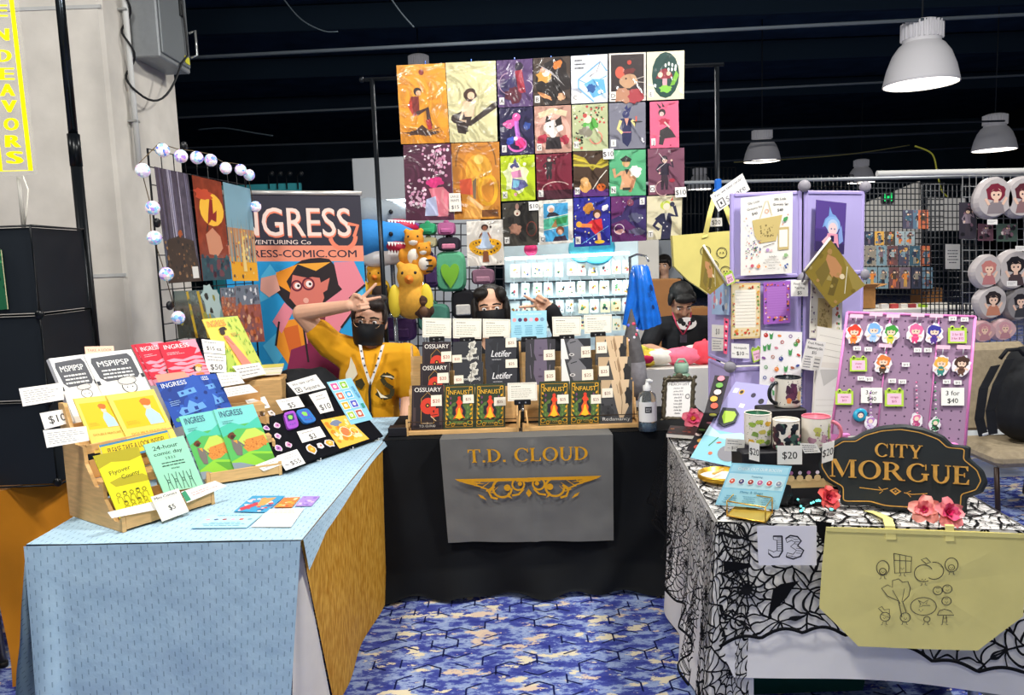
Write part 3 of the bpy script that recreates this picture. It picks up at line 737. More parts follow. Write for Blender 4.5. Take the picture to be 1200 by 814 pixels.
# green storage bin under the table
t=thing('storage_bin','dark green plastic storage bin under the right table','bin',(.95,2.62,0));gm=mat('#0f4d42',.45,var=.05);g=G()
for s in range(4):pass
def bin_ring(z,gx,gy):return[V((.98+sx*(gx),2.66+sy*(gy),z))for sx,sy in((-1,-1),(1,-1),(1,1),(-1,1))]
a0,a1,a2,a3=bin_ring(.002,.20,.14),bin_ring(.30,.235,.165),bin_ring(.30,.225,.155),bin_ring(.01,.19,.13)
for lo_,hi in((a0,a1),(a1,a2),(a2,a3)):
 for i in range(4):g.poly([lo_[i],lo_[(i+1)%4],hi[(i+1)%4],hi[i]],gm)
g.poly(a0[::-1],gm);g.poly(a3,gm);build('tub',g,t)
g=G();g.obox((.735,2.485,.301),(.49,0,0),(0,.35,0),(0,0,.022),gm,.006);build('lid',g,t)
# ================================================================== things on the right table
LAV=mat('#b3a6dc',.45,var=.03);LAV2=mat('#a294d2',.4);LAVP=mat('#b9aee2',.5,var=.04,scale=4)
t=thing('display_tower','lavender folding display tower of framed panels with grey ball connectors','display stand',(1.1,3.05,.75))
FRP=(V((.86,3.0,1)),V((0,-1,0)));fx0=PY(856,300,3.0).x;fx1=PY(940,300,3.0).x
rd=V((.300,.15,0));RTP=(V((fx1+.012,3.0,1)),V((rd.y,-rd.x,0)).normalized())
ld=V((-.012,.30,0));LFP=(V((fx0,3.0,1)),V((-ld.y,ld.x,0)).normalized())
zr=[.748,1.086,1.424,1.765]
def panel(o,d,z0,z1,lab=None):
 n=V((d.y,-d.x,0)).normalized();h=V((0,0,z1-z0));w=.016
 f=build('panel',G().obox(o+d*.03+n*-.004+V((0,0,.015)),d*.94,-n*.004,h-V((0,0,.03)),LAVP),t)
 g=G();dn=d.normalized()
 g.obox(o,dn*w,-n*.014,h,LAV,.004);g.obox(o+d-dn*w,dn*w,-n*.014,h,LAV,.004)
 g.obox(o+dn*w,d-dn*2*w,-n*.014,V((0,0,w)),LAV,.004);g.obox(o+dn*w+h-V((0,0,w)),d-dn*2*w,-n*.014,V((0,0,w)),LAV,.004)
 build('panel_frame',g,f)
fo=V((fx0,3.0,0));fd=V((fx1-fx0,0,0))
for k in range(3):
 zz=V((0,0,zr[k]+.004));panel(fo+zz,fd,0,zr[k+1]-zr[k]-.008);panel(V((fx1+.012,3.0,0))+zz,rd,0,zr[k+1]-zr[k]-.008)
 if k<2:panel(V((fx0-.002,3.0,0))+zz+ld,-ld,0,zr[k+1]-zr[k]-.008)
for k in range(4):
 for p in(V((fx0-.004,2.994,0)),V((fx1+.006,2.994,0)),V((fx1+.012,3,0))+rd):
  if k==3 and p.x<1:continue
  g=G();c=V((p.x,p.y-.008,zr[k]+(0 if k<3 else .012)));g.lathe(c+V((0,.012,0)),[(.001,-.012),(.018,-.012),(.023,-.004),(.023,.006),(.016,.012),(.001,.012)],mat('#8d8a92',.5),18,Y=V((0,0,1)),Z=V((0,1,0)));build('connector',g,t)
def onF(px,k=.0):return Q(px,(FRP[0]+FRP[1]*(.018+k),FRP[1]))
def onR(px,k=.0):return Q(px,(RTP[0]+RTP[1]*(.018+k),RTP[1]))
def onL(px,k=.0):return Q(px,(LFP[0]+LFP[1]*(.018+k),LFP[1]))
def bx(x0,y0,x1,y1,dy=0):return[(x0,y0),(x1,y0+dy),(x1,y1+dy),(x0,y1)]
GRN,TAN='#4c9a58','#c9b47c'
def fruit(a,u,v,r,c,leaf=True):
 a.ell(u,v,r,c);a.ell(u-r*.3,v-r*.3*a.asp(),r*.25,'#f6d9cf')
 if leaf:a.poly([(u,v-r*a.asp()),(u+r*.6,v-r*1.7*a.asp()),(u+r*.1,v-r*1.5*a.asp())],GRN)
def sil(a):
 a.text('Silly Little',.25,.075,.028,'#33302c',rot=-9);a.text('Grocery Set',.27,.145,.028,'#33302c',rot=-9);a.text('$40',.27,.215,.034,'#222222',rot=-9)
 a.text('Silly Little',.76,.065,.028,'#33302c',rot=4);a.text('Grocery Set',.77,.13,.028,'#33302c',rot=4);a.text('$40',.76,.20,.034,'#222222')
 a.line([(.37,.28),(.47,.08),(.52,.07),(.60,.26)],.018,'#d6c9a0');a.ring(.5,.2,.035,.012,'#e8a070')
 a.poly([(.22,.30),(.80,.265),(.74,.44),(.68,.58),(.36,.60),(.27,.50)],'#cdb877');a.speck(26,['#7a6a3e','#8a7a4c'],.008,.026,3,(.36,.36,.66,.55))
 a.rect(.72,.42,.93,.70,TAN);a.rect(.745,.45,.905,.665,'#f6f0e2')
 a.line([(.43,.645),(.65,.61)],.010,'#55524c');a.speck(46,['#7d4a5a','#3f4f8a','#c0503f','#4c7a4c','#8a6aa0'],.008,.022,5,(.08,.55,.40,.80))
 a.ell(.52,.69,.035,'#b89ac8');a.ell(.59,.70,.025,'#f0c9c9');a.text('- Includes -',.62,.775,.022,'#4b4540')
 for i,l in enumerate(('Reusable Grocery Bag','Magnetic Reusable Notepad','Sticker Set','Washi Tape')):a.text(l,.60,.815+i*.036,.014,'#6a6258')
 fruit(a,.34,.89,.038,'#e88a4c');a.ell(.22,.88,.034,'#d06070');a.blob(.86,.32,.045,GRN,seed=4);a.blob(.87,.77,.04,'#9ac08a',seed=6);a.ell(.86,.90,.02,'#5a74b0');a.ell(.90,.885,.02,'#4a64a0');a.ell(.88,.925,.02,'#3c5490')
 for(u,v,c)in((.10,.27,'#e08a6a'),(.12,.36,'#8a8aa8'),(.19,.40,'#e0706a'),(.20,.46,'#6a7ac0'),(.14,.49,'#4c62b0'),(.48,.90,'#e8a14c'),(.76,.89,'#e8a14c'),(.10,.88,'#c07a8a'),(.16,.95,'#e0a050'),(.80,.385,'#e08a6a'),(.9,.27,'#d08a7a')):a.line([(u-.02,v),(u+.02,v)],.010,c);a.line([(u,v-.014),(u,v+.014)],.010,c)
flat('poster','white poster of a grocery tote set pinned at the top of the lavender display','poster',onF([(868,232),(929,225),(928,320),(868,323)]),'#efebe2',sil,.002)
def witch(a):
 a.rect(0,0,1,1,'#5b4590');a.rect(0,.55,1,1,'#4c3a80');a.rect(0,.8,1,1,'#3c3160')
 a.poly([(.22,.52),(.30,.35),(.42,.28),(.44,.10),(.54,.24),(.64,.26),(.80,.38),(.86,.55),(.7,.46),(.4,.45)],'#7aa3dc');a.ell(.56,.44,.26,'#8fb6e6',ry=.18);a.ell(.57,.5,.19,'#b9d0ee');a.ell(.57,.53,.15,'#f2d3d3')
 a.ell(.52,.53,.02,'#3c4a8a');a.ell(.63,.53,.02,'#3c4a8a');a.poly([(.40,.62),(.74,.62),(.80,.88),(.30,.88)],'#ec9fb6');a.poly([(.2,.8),(.4,.66),(.5,.74),(.36,.9)],'#f0c0cc');a.poly([(.86,.44),(.94,.75),(.8,.82),(.76,.6)],'#8aa6e0');a.rect(.5,.66,.62,.78,'#2c2450');a.poly([(.45,.82),(.7,.8),(.9,1),(.3,1)],'#2f2a4c')
flat('art_print','purple print of a blue-hatted witch on the right panel of the lavender display','print',onR([(957,234),(992,238),(989,298),(955,294)]),'#5b4590',witch,.003)
def note(bgc,line,edge,cols,seed):
 def d(a):
  a.rect(.04,.03,.96,.97,edge);a.rect(.13,.12,.84,.80,bgc)
  for i in range(11):a.line([(.15,.165+i*.058),(.82,.165+i*.058)],.008,line)
  a.speck(16,cols,.03,.07,seed,(.06,.80,.94,.96));a.speck(14,cols,.02,.05,seed+1,(.02,.05,.14,.8));a.speck(14,cols,.02,.06,seed+2,(.84,.05,.98,.8));a.speck(9,cols,.02,.05,seed+3,(.08,.02,.9,.115))
 return d
flat('notepad','cream lined notepad with a fruit border on the lavender display','notepad',onF(bx(857,332,891,397,-1)),'#d9bd86',note('#f6f0e0','#a9a498','#e7d6ac',['#d8503c','#6a9a50','#e8904c','#8a4a50','#d9b04c'],3),.006)
def pnote(a):
 note('#b377c8','#9a5cb4','#a463c0',['#2a2440','#e0603c','#e88a5c','#f0d0e0'],8)(a)
flat('notepad','purple lined notepad beside the cream one on the lavender display','notepad',onF(bx(895,331,926,380,-2)),'#a463c0',pnote,.006)
def lines(*ls,bg='#f4f1ea',k='#2e2c2c'):
 def d(a):
  for s,u,v,h in ls:a.text(s,u,v,h,k,w=min(.9,a.asp()and glyphs(s)[2]*h/a.asp()))
 return d
flat('price_card','white card priced five dollars right of the purple notepad','price card',onF(bx(927,328,947,347),.008),'#f3f1ea',lines(('Feed The',.5,.22,.14),('Yearling',.5,.47,.14),('$5',.5,.78,.2)),.001)
def bsheet(a):
 a.rect(0,0,1,1,'#a9c6e8');a.speck(9,['#e08a9a','#3c4a7a','#f0f0f0','#d06a7a'],.05,.12,3);a.text('sticker',.5,.5,.05,'#3c4a7a')
flat('sticker_sheet','pale blue sticker sheet on the left wing of the lavender display','sticker sheet',onL([(835,328),(855,331),(854,369),(834,368)]),'#a9c6e8',lambda a:(a.speck(9,['#e08a9a','#3c4a7a','#f0f0f0','#d06a7a'],.05,.12,3)),.001)
flat('price_card','white ten dollar card on the left wing of the lavender display','price card',onL([(834,380),(849,381),(848,396),(834,395)],.002),'#f4f2ec',lines(('$10',.5,.5,.45)),.001)
flat('price_card','small white written card just below the ten dollar card on the left wing','price card',onL([(834,396),(848,397),(847,411),(834,411)],.002),'#efede6',lambda a:a.scrib(.1,.12,.9,.9,4,'#8a8a90',seed=3),.001)
g=G();c4=onF([(849,372),(854,374),(852,415),(848,414)],.003);g.slab(c4,.006,'#e85a7c',0);a=Art(g,c4)
for i in range(7):a.ell(.5,.1+i*.13,.3,['#2c2a3c','#f0d0d8'][i%2])
build('pen',g,None,'pink patterned pen clipped at the left edge of the lavender display','pen')
flat('price_card','white notepad price card under the cream notepad','price card',onF(bx(857,402,878,419,1)),'#f4f2ec',lines(('Notepads',.5,.28,.16),('~ $10 ~',.5,.66,.26)),.001)
def frog(a):
 a.text('limited',.5,.48,.10,'#b0406a',w=.6);a.text('sticker',.5,.66,.10,'#b0406a',w=.6)
def frog_card(name,label,c4,l1='',l2='',sz=.15):
 g=G();tl,tr,br,bl=c4;ux=tr-tl;uy=tl-bl;nn=ux.cross(uy).normalized();gr='#b5d84c'
 g.slab(c4,.002,gr);a=Art(g,c4)
 for s in(.22,.78):
  e=tl+ux*s+uy*.02;g.sph(e,(ux.length*.12,ux.length*.03,ux.length*.12),gr,10,6,X=ux.normalized(),Y=nn,Z=uy.normalized());g.sph(e+nn*ux.length*.03,ux.length*.055,'#2f3a1c',8,5)
 a.rect(.12,.2,.88,.90,'#f2c3dc');a.line([(.4,.1),(.5,.13),(.6,.1)],.03,'#5a7a24')
 a.text(l1,.5,.42,sz,'#a0486e',w=min(.66,glyphs(l1)[2]*sz/a.asp()));a.text(l2,.5,.68,sz,'#a0486e',w=min(.66,glyphs(l2)[2]*sz/a.asp()))
 return build(name,g,None,label,'frog card','green frog-shaped price cards')
frog_card('frog_card','green frog card right of the notepad price card on the lavender display',onF([(880,409),(891,406),(893,421),(883,425)],.004),'stickers','$5')
def stick(a):
 rn=random.Random(5);cs=['#c0403c','#4c9a50','#e8904c','#8a5a9a','#b06a50','#4a5a9a','#d88a9a']
 pts=[(.12,.06),(.25,.06),(.45,.06),(.72,.06),(.9,.12),(.1,.22),(.38,.22),(.52,.14),(.85,.16),(.2,.2),(.08,.36),(.3,.34),(.5,.36),(.72,.26),(.92,.3),(.14,.48),(.4,.5),(.62,.48),(.78,.47),(.12,.62),(.3,.64),(.5,.62),(.66,.66),(.85,.6),(.1,.78),(.35,.8),(.9,.44),(.6,.58)]
 for i,(u,v)in enumerate(pts):
  c=cs[i%7]
  if i%4==0:fruit(a,u,v,.055,c)
  elif i%4==1:a.poly([(u-.03,v+.05),(u-.05,v-.03),(u,v-.01),(u+.05,v-.04),(u+.03,v+.05)],GRN)
  elif i%4==2:a.ell(u,v,.05,c,ry=.03,rot=rn.uniform(-30,30))
  else:a.ring(u,v,.035,.018,c)
flat('sticker_sheet','white sheet of grocery stickers hanging right of the frog card','sticker sheet',onF([(892,387),(940,389),(938,478),(889,475)],.010),'#f3f1f2',stick,.0015)
# clear stationery packs on the right panel
g=G();c4=onR([(951,325),(988,330),(986,398),(949,396)],.004);g.slab(c4,.004,'#e4e1d6');a=Art(g,c4)
a.rect(.22,.32,.68,.88,'#c9b57e');a.speck(40,['#8a7848','#a8945c'],.015,.04,2,(.26,.38,.64,.84));a.rect(.72,.3,.98,.9,'#eeeae0');a.speck(14,['#4c9a58','#c0604c','#d9cfae'],.03,.06,6,(.73,.32,.97,.9));a.speck(22,['#6a5a7a','#9a8a8a'],.015,.04,9,(.0,.1,.2,.95))
build('stationery_pack',g,None,'clear pack with a tan tote and notepad hanging on the right display panel','pack')
def papers(a):
 a.rect(0,0,1,1,'#f0eade');a.poly([(0,0),(.9,.03),(1,.28),(.0,.3)],'#faf6ea')
 for i in range(4):a.line([(.06,.07+i*.055),(.86,.09+i*.055)],.006,'#c7c2b4')
 a.rect(.02,.34,.98,.98,'#f6f3ec');a.poly([(.1,.36),(.7,.34),(.2,.5)],'#d4d2cc')
 for i in range(7):a.line([(.05,.62+i*.05),(.95,.60+i*.05)],.005,'#d2cec4')
flat('stationery_pack','clear pack of lined cream paper below the right display panel','pack',onR([(958,382),(1010,390),(1004,520),(950,520)],.03),'#f0eade',papers,.004)
flat('price_card','tilted stationery set price card leaning in front of the lined paper','price card',onR([(946,397),(968,401),(961,435),(938,432)],.05),'#f4f2ec',lambda a:(a.text('Fruit Friends',.5,.1,.085,'#3a3836',w=.8),a.text('Stationery Set',.5,.25,.085,'#3a3836',w=.8),a.text('$15',.5,.40,.10,'#222222'),a.scrib(.08,.52,.5,.95,5,'#77777c',seed=4),a.rect(.56,.52,.92,.96,'#e2dfd6'),a.scrib(.6,.56,.9,.92,3,'#55555a',seed=7)),.001)
# olive prints hung cornerwise
def olive(seed):
 def d(a):
  a.rect(0,0,1,1,'#8f7b33');a.poly([(.35,0),(1,0),(1,.35)],'#a08d48');a.poly([(.15,.28),(.3,.18),(.5,.2),(.62,.38),(.5,.55),(.3,.52),(.2,.42)],'#c08a5c');a.poly([(.2,.4),(.4,.5),(.5,.9),(.2,.8)],'#7d6c34')
  a.poly([(.5,.5),(.62,.45),(.8,.8),(.7,.9)],'#6c5d2c');a.speck(10,['#a8965a','#7d6a2c','#b08a54'],.03,.07,seed);a.line([(.55,.08),(.9,.55)],.014,'#e8e2c8');a.ell(.62,.34,.05,'#e6d6b0')
 return d
c4=onR([(972,279),(1014,334),(976,361),(942,317)],.055)
t2=thing('hanging_print','olive art print hung cornerwise at the right of the lavender display','print',c4[3]);g=G();g.slab(c4,.0015,'#8f7b33');olive(3)(Art(g,c4));build('print_sheet',g,t2)
g=G();g.tube([c4[3]+RTP[1]*.003,c4[0]+RTP[1]*.003],.0045,mat('#e9e2d0',.5),8);build('hanging_rod',g,t2);g=G();g.tube([c4[3],PP(943,322,RTP[0]+RTP[1]*.03,RTP[1]),PP(940,330,RTP[0]+RTP[1]*.02,RTP[1])],.004,mat('#77747c',.4),8);build('clip',g,t2)
c4=Q([(824,287),(850,330),(832,345),(820,336)],2.93)
t2=thing('hanging_print','narrow olive art print hung cornerwise in front of the upper tote','print',c4[3]);g=G();g.slab(c4,.0015,'#8f7b33');olive(6)(Art(g,c4));build('print_sheet',g,t2)
g=G();g.tube([c4[0]+V((0,-.003,0)),PY(852,333,2.93)],.0045,mat('#e9e2d0',.5),8);build('hanging_rod',g,t2)
frog_card('frog_card','green frog card hanging at the top left corner of the cream notepad',Q([(848,321),(858,317),(862,330),(852,335)],2.95),'sale','$10',.2)
# ---------------------------------------------------------------- pink pegboard with charms
bl,br_,tl=PZ(974,508,.760),PZ(1131,522,.760),PY(993,366,2.70)
bl=PY(974,508,2.60);br_=PY(1131,522,2.54)
tr=PY(1143,371,2.63)
pn=(br_-bl).cross(tl-bl).normalized();PG=(bl,pn)
t=thing('pegboard','pink-edged mauve acrylic pegboard holding charms behind the black arched sign','display board',(bl+br_)/2)
mv=mat('#a184a0',.22,var=.08,scale=3,spec=.6);pk=mat('#f08cd0',.3);g=G();c4=Q([(993,366),(1143,371),(1131,522),(974,508)],PG)
g.slab(c4,.005,mv);a=Art(g,c4)
rn=random.Random(3)
for i in range(14):
 for j in range(14):a.ell(.05+i*.069,.055+j*.069,.0075,'#4b3350',n=7);a.k-=1
build('board',g,t)
g=G()
for p,q in((0,1),(1,2),(3,0)):g.tube([c4[p],c4[q]],.005,pk,6)
build('rim',g,t)
for u in(.34,.72):
 x0,x1=c4[0].lerp(c4[1],u),c4[3].lerp(c4[2],u);g=G();g.tube([x0-pn*.008,x1-pn*.008],.006,pk,6);g.tube([x0+pn*.003,x1+pn*.003],.0025,pk,6);build('rib',g,t)
for u in(.1,.9):
 p=c4[3].lerp(c4[2],u);g=G();g.obox(p+V((-.012,-.02,0)),(.024,0,0),(0,.14,-.0),(0,0,.006),pk);g.obox(V((p.x-.004,p.y-.02,.75)),(.008,0,0),(0,.13,0),(0,0,max(.01,p.z-.748)),pk);build('foot',g,t)
def charm(px,py,hair,body,skin,label,s=1.0,top_=True):
 c=PP(px,py,bl+pn*.012,pn);X=(c4[1]-c4[0]).normalized();Y=(c4[0]-c4[3]).normalized();w=.0245*s
 t=thing('character_charm',label,'charm',c-Y*w*1.6,'acrylic figure charms on the pegboard')
 q=[c-X*w*1.3+Y*w*1.55,c+X*w*1.3+Y*w*1.55,c+X*w*1.3-Y*w*1.55,c-X*w*1.3-Y*w*1.55]
 g=G();out=[]
 rn=random.Random(label)
 for i in range(22):
  an=6.283*i/22;r=1+.16*rn.uniform(-1,1);out.append(c+X*(w*1.15*r*math.cos(an))+Y*(w*1.42*r*math.sin(an)))
 g.prism(out,-pn*.003,mat('#efeaf0',.3));a=Art(g,q)
 a.blob(.5,.36,.36,hair,ry=.33,seed=len(label),rough=.16);a.ell(.5,.42,.22,skin,ry=.19);a.ell(.42,.43,.035,'#2c2440');a.ell(.58,.43,.035,'#2c2440');a.poly([(.28,.3),(.5,.2),(.72,.3),(.62,.37),(.5,.31),(.38,.37)],hair)
 a.blob(.5,.72,.20,body,ry=.22,seed=3,rough=.12);a.line([(.36,.62),(.18,.74)],.09,skin);a.line([(.64,.62),(.84,.70)],.09,skin);a.line([(.43,.84),(.40,.96)],.1,body);a.line([(.57,.84),(.6,.96)],.1,body);a.rect(.40,.66,.60,.72,hair)
 build('figure',g,t)
 if top_:
  g=G();e=c+Y*w*2.0;g.tube([e-Y*w*.5,e+Y*w*.4],.0014,'#c9c9cf',5);q=[e-X*w*.9+Y*w*.9,e+X*w*.9+Y*w*.9,e+X*w*.9+Y*w*.35,e-X*w*.9+Y*w*.35];g.slab(q,.001,'#f3c6da');build('hanger',g,t)
 return t
CH=[(1001,391,'#e0402c','#ee8a3c','fiery red-haired charm at the upper left corner of the pegboard'),(1024,389,'#7ab0e8','#a8c8f0','light blue charm second from the left in the pegboard top row'),(1044,391,'#3f9a3c','#d8d24c','green-haired charm in the pegboard top row'),(1073,390,'#f06a9c','#e84a80','all pink charm in the pegboard top row'),(1095,391,'#3c3a9c','#5a3a90','deep blue charm left of the top frog card'),(1035,426,'#e0803c','#4a3c34','orange-haired charm right of the left frog card in the middle row'),(1103,428,'#e8b04c','#3c8a80','blond teal-clothed charm left of the brown charm in the middle row'),(1127,428,'#4a342c','#6a4a3c','dark brown charm at the right end of the middle row')]
for x,y,h,b_,l in CH:charm(x,y,h,b_,'#f4d2ba',l)
def phone_strap(px,y0,y1,c1,c2,label):
 t=thing('beaded_charm',label,'charm',PP(px,y1,bl+pn*.012,pn),'long beaded charms on the pegboard');g=G();X=(c4[1]-c4[0]).normalized()
 n=9;e=PP(px,y0,bl+pn*.012,pn);f=PP(px+1,y1-16,bl+pn*.012,pn)
 for i in range(n):g.sph(e.lerp(f,i/(n-1)),.0034,[c1,'#f0d8e8'][i%2],8,6)
 build('bead_string',g,t);g=G();c=PP(px,y1-8,bl+pn*.014,pn);Y=(c4[0]-c4[3]).normalized()
 q=[c+X*(sx*.022)+Y*(sy*.030)for sx,sy in((-1,1),(1,1),(1,-1),(-1,-1))];a=Art(g,q);rn=random.Random(label);out=[]
 for i in range(16):
  an=6.283*i/16;r=1+.22*rn.uniform(-1,1);out.append(c+X*(.019*r*math.cos(an))+Y*(.026*r*math.sin(an)))
 g.prism(out,-pn*.003,mat('#e8e4ea',.3));a.blob(.5,.38,.28,c1,seed=4,rough=.2);a.ell(.5,.42,.17,'#f2d6c4');a.blob(.5,.72,.26,c2,seed=6,rough=.3);a.speck(8,['#f0f0f0',c1],.04,.08,2,(.2,.5,.8,.98));build('figure',g,t)
phone_strap(1074,448,500,'#e070a0','#b04a7a','pink beaded charm hanging beside the lower middle frog card')
phone_strap(1096,448,505,'#3f9a60','#2c3c34','green beaded charm hanging left of the right deal card')
phone_strap(1020,460,503,'#b07ac0','#d0c0e0','short lilac charm beside the blue badge at the lower left')
def on_pg(px,k=.008):return Q(px,(bl+pn*k,pn))
frog_card('frog_card','green frog card at the top right of the pegboard',on_pg(bx(1111,384,1133,402)),'2 for $5','3 for $12',.14)
frog_card('frog_card','green frog card at the left of the pegboard middle row',on_pg(bx(996,419,1016,435)),'chains','$15',.14)
frog_card('frog_card','green frog card at the bottom left corner of the pegboard',on_pg(bx(979,458,1000,474)),'charms','$12',.14)
frog_card('frog_card','green frog card below the pegboard centre with a pink slip under it',on_pg(bx(1037,457,1059,476)),'straps','$15',.14)
flat('price_card','white three for forty card on the left of the pegboard','price card',on_pg(bx(1009,454,1034,472)),'#f4f2ec',lines(('3 for',.5,.30,.27),('$40',.5,.72,.27)),.0012)
flat('price_card','white three for forty card on the right of the pegboard','price card',on_pg(bx(1103,454,1130,475)),'#f4f2ec',lines(('3 for',.5,.30,.27),('$40',.5,.72,.27)),.0012)
for i,(x,y,s)in enumerate(((1112,373,'first price tag above the top right frog card'),(1126,374,'second price tag above the top right frog card'),(1000,408,'first price tag above the left frog card'),(1013,409,'second price tag above the left frog card'),(1071,410,'left price tag of the pair at the pegboard centre'),(1083,410,'right price tag of the pair at the pegboard centre'),(1057,427,'lone price tag in the pegboard middle'),(1005,443,'left price tag above the left deal card'),(1014,444,'right price tag above the left deal card'),(1041,446,'left price tag above the lower middle frog card'),(1053,447,'right price tag above the lower middle frog card'),(1105,447,'left price tag above the right deal card'),(1118,448,'right price tag above the right deal card'))):
 flat('price_tag','tiny white '+s,'price tag',on_pg(bx(x,y-2.5,x+9,y+2.5)),'#f4f1ee',lambda a:a.text('$15',.5,.5,.5,'#3a3540'),.001,'tiny price tags on the pegboard')
g=G();X=(c4[1]-c4[0]).normalized();Y=(c4[0]-c4[3]).normalized();c=PP(1008,486,bl+pn*.006,pn)
g.lathe(c,[(.001,.006),(.018,.006),(.023,.003),(.024,-.002),(.001,-.003)],mat('#2f9fc4',.25),24,X=X,Y=Y,Z=pn);q=[c+X*(sx*.02)+Y*(sy*.02)+pn*.0062 for sx,sy in((-1,1),(1,1),(1,-1),(-1,-1))];a=Art(g,q);a.ell(.5,.5,.3,'#2c3f6a');a.ell(.5,.56,.22,'#f3d8c6');a.ell(.42,.56,.03,'#222'+'222');a.ell(.58,.56,.03,'#222222')
build('button_badge',g,None,'round blue button badge at the lower left of the pegboard','badge')
# ---------------------------------------------------------------- black arched sign
so=PZ(985,594,.752);sx_=(PZ(1132,603,.752)-so);sd2=V((sx_.x,sx_.y,0)).normalized();sgn=V((sd2.y,-sd2.x,.12)).normalized();SP=(so,sgn)
out=[(985,592),(985,573),(966,562),(956,546),(960,526),(975,519),(985,513),(1001,513),(1014,505),(1035,499),(1059,497),(1083,501),(1106,510),(1117,521),(1138,523),(1137,537),(1153,551),(1158,565),(1152,577),(1134,583),(1133,602),(1090,601),(1040,598),(1020,592)]
def rnd(pts,k=4):
 q=[]
 for i in range(len(pts)):
  p0,p1,p2=pts[i-1],pts[i],pts[(i+1)%len(pts)]
  a_=(p1[0]*.8+p0[0]*.2,p1[1]*.8+p0[1]*.2);b_=(p1[0]*.8+p2[0]*.2,p1[1]*.8+p2[1]*.2)
  for j in range(k+1):
   t_=j/k;q.append((a_[0]*(1-t_)**2+2*p1[0]*t_*(1-t_)+b_[0]*t_*t_,a_[1]*(1-t_)**2+2*p1[1]*t_*(1-t_)+b_[1]*t_*t_))
 return q
ro=rnd(out);t=thing('carved_sign','black arched sign with carved gold lettering and gold border on the right table','sign',PP(1060,600,so,sgn))
sb=mat('#282d2f',.55,var=.06,scale=20,bump=.08);g=G();pts=[PP(x,y,so,sgn)for x,y in ro];ce=(1058,548)
g.prism([PP(x,y,so-sgn*.004,sgn)for x,y in ro],-sgn*.018,sb)
inn=[(x+(ce[0]-x)*.035,y+(ce[1]-y)*.06)for x,y in ro];pin=[PP(x,y,so+sgn*.004,sgn)for x,y in inn]
for i in range(len(ro)):j=(i+1)%len(ro);g.poly([PP(*ro[i],so-sgn*.004,sgn),PP(*ro[j],so-sgn*.004,sgn),pin[j],pin[i]],sb)
g.poly(pin,sb);build('board',g,t)
gd1=mat('#e8b058',.35,metal=.25,var=.15,scale=60)
g=G();c4=[PP(x,y,so+sgn*.0045,sgn)for x,y in((950,490),(1165,490),(1165,610),(950,610))];a=Art(g,c4,win=(950,490,1165,610))
bor=[(x+(ce[0]-x)*.075,y+(ce[1]-y)*.115)for x,y in ro];a.line(bor,1.3,gd1,closed=True);build('border_line',g,t,'gold border line')
def word(txt,x0,x1,y0,y1,rise,th):
 """carved letters: a raised bevelled prism"""
 g=G();vs,fs,tw=serif(txt)
 def P_(x,y,k):u=x/tw;X=x0+(x1-x0)*u;Yb=y1+rise*u;Yt=y0+rise*u;return PP(X,Yb+(Yt-Yb)*y,so+sgn*(.0046+k),sgn)
 for f in fs:g.prism([P_(*vs[i],.004)for i in f],-sgn*.004,gd1)
 build('lettering',g,t,'carved gold lettering')
word('CITY',1025,1081,519,534.5,3,0)
word('MORGUE',972,1137,537,558,10,0)
g=G();a=Art(g,c4,win=(950,490,1165,610));a.line([(1010,571),(1035,574),(1044,572)],1.1,gd1);a.line([(1063,577),(1072,579),(1090,578)],1.1,gd1)
a.poly([(1046,574.5),(1053,571),(1060,575.5),(1053,580)],gd1);a.poly([(1049,574.6),(1053,572.6),(1057,575.5),(1053,577.8)],sb);a.ell(1053,575.3,1.2,gd1);a.line([(1033,570),(1038,575),(1034,578)],1,gd1);a.line([(1071,575),(1066,577),(1071,582)],1,gd1);build('diamond_ornament',g,t)
g=G();p=PP(1060,600,so-sgn*.02,sgn);g.obox(V((p.x-.06,p.y,.75)),(.02,0,0),(0,.09,0),(0,0,.008),'#22282a',.002);g.obox(V((p.x+.06,p.y,.75)),(.02,0,0),(0,.09,0),(0,0,.008),'#22282a',.002);build('foot',g,t)
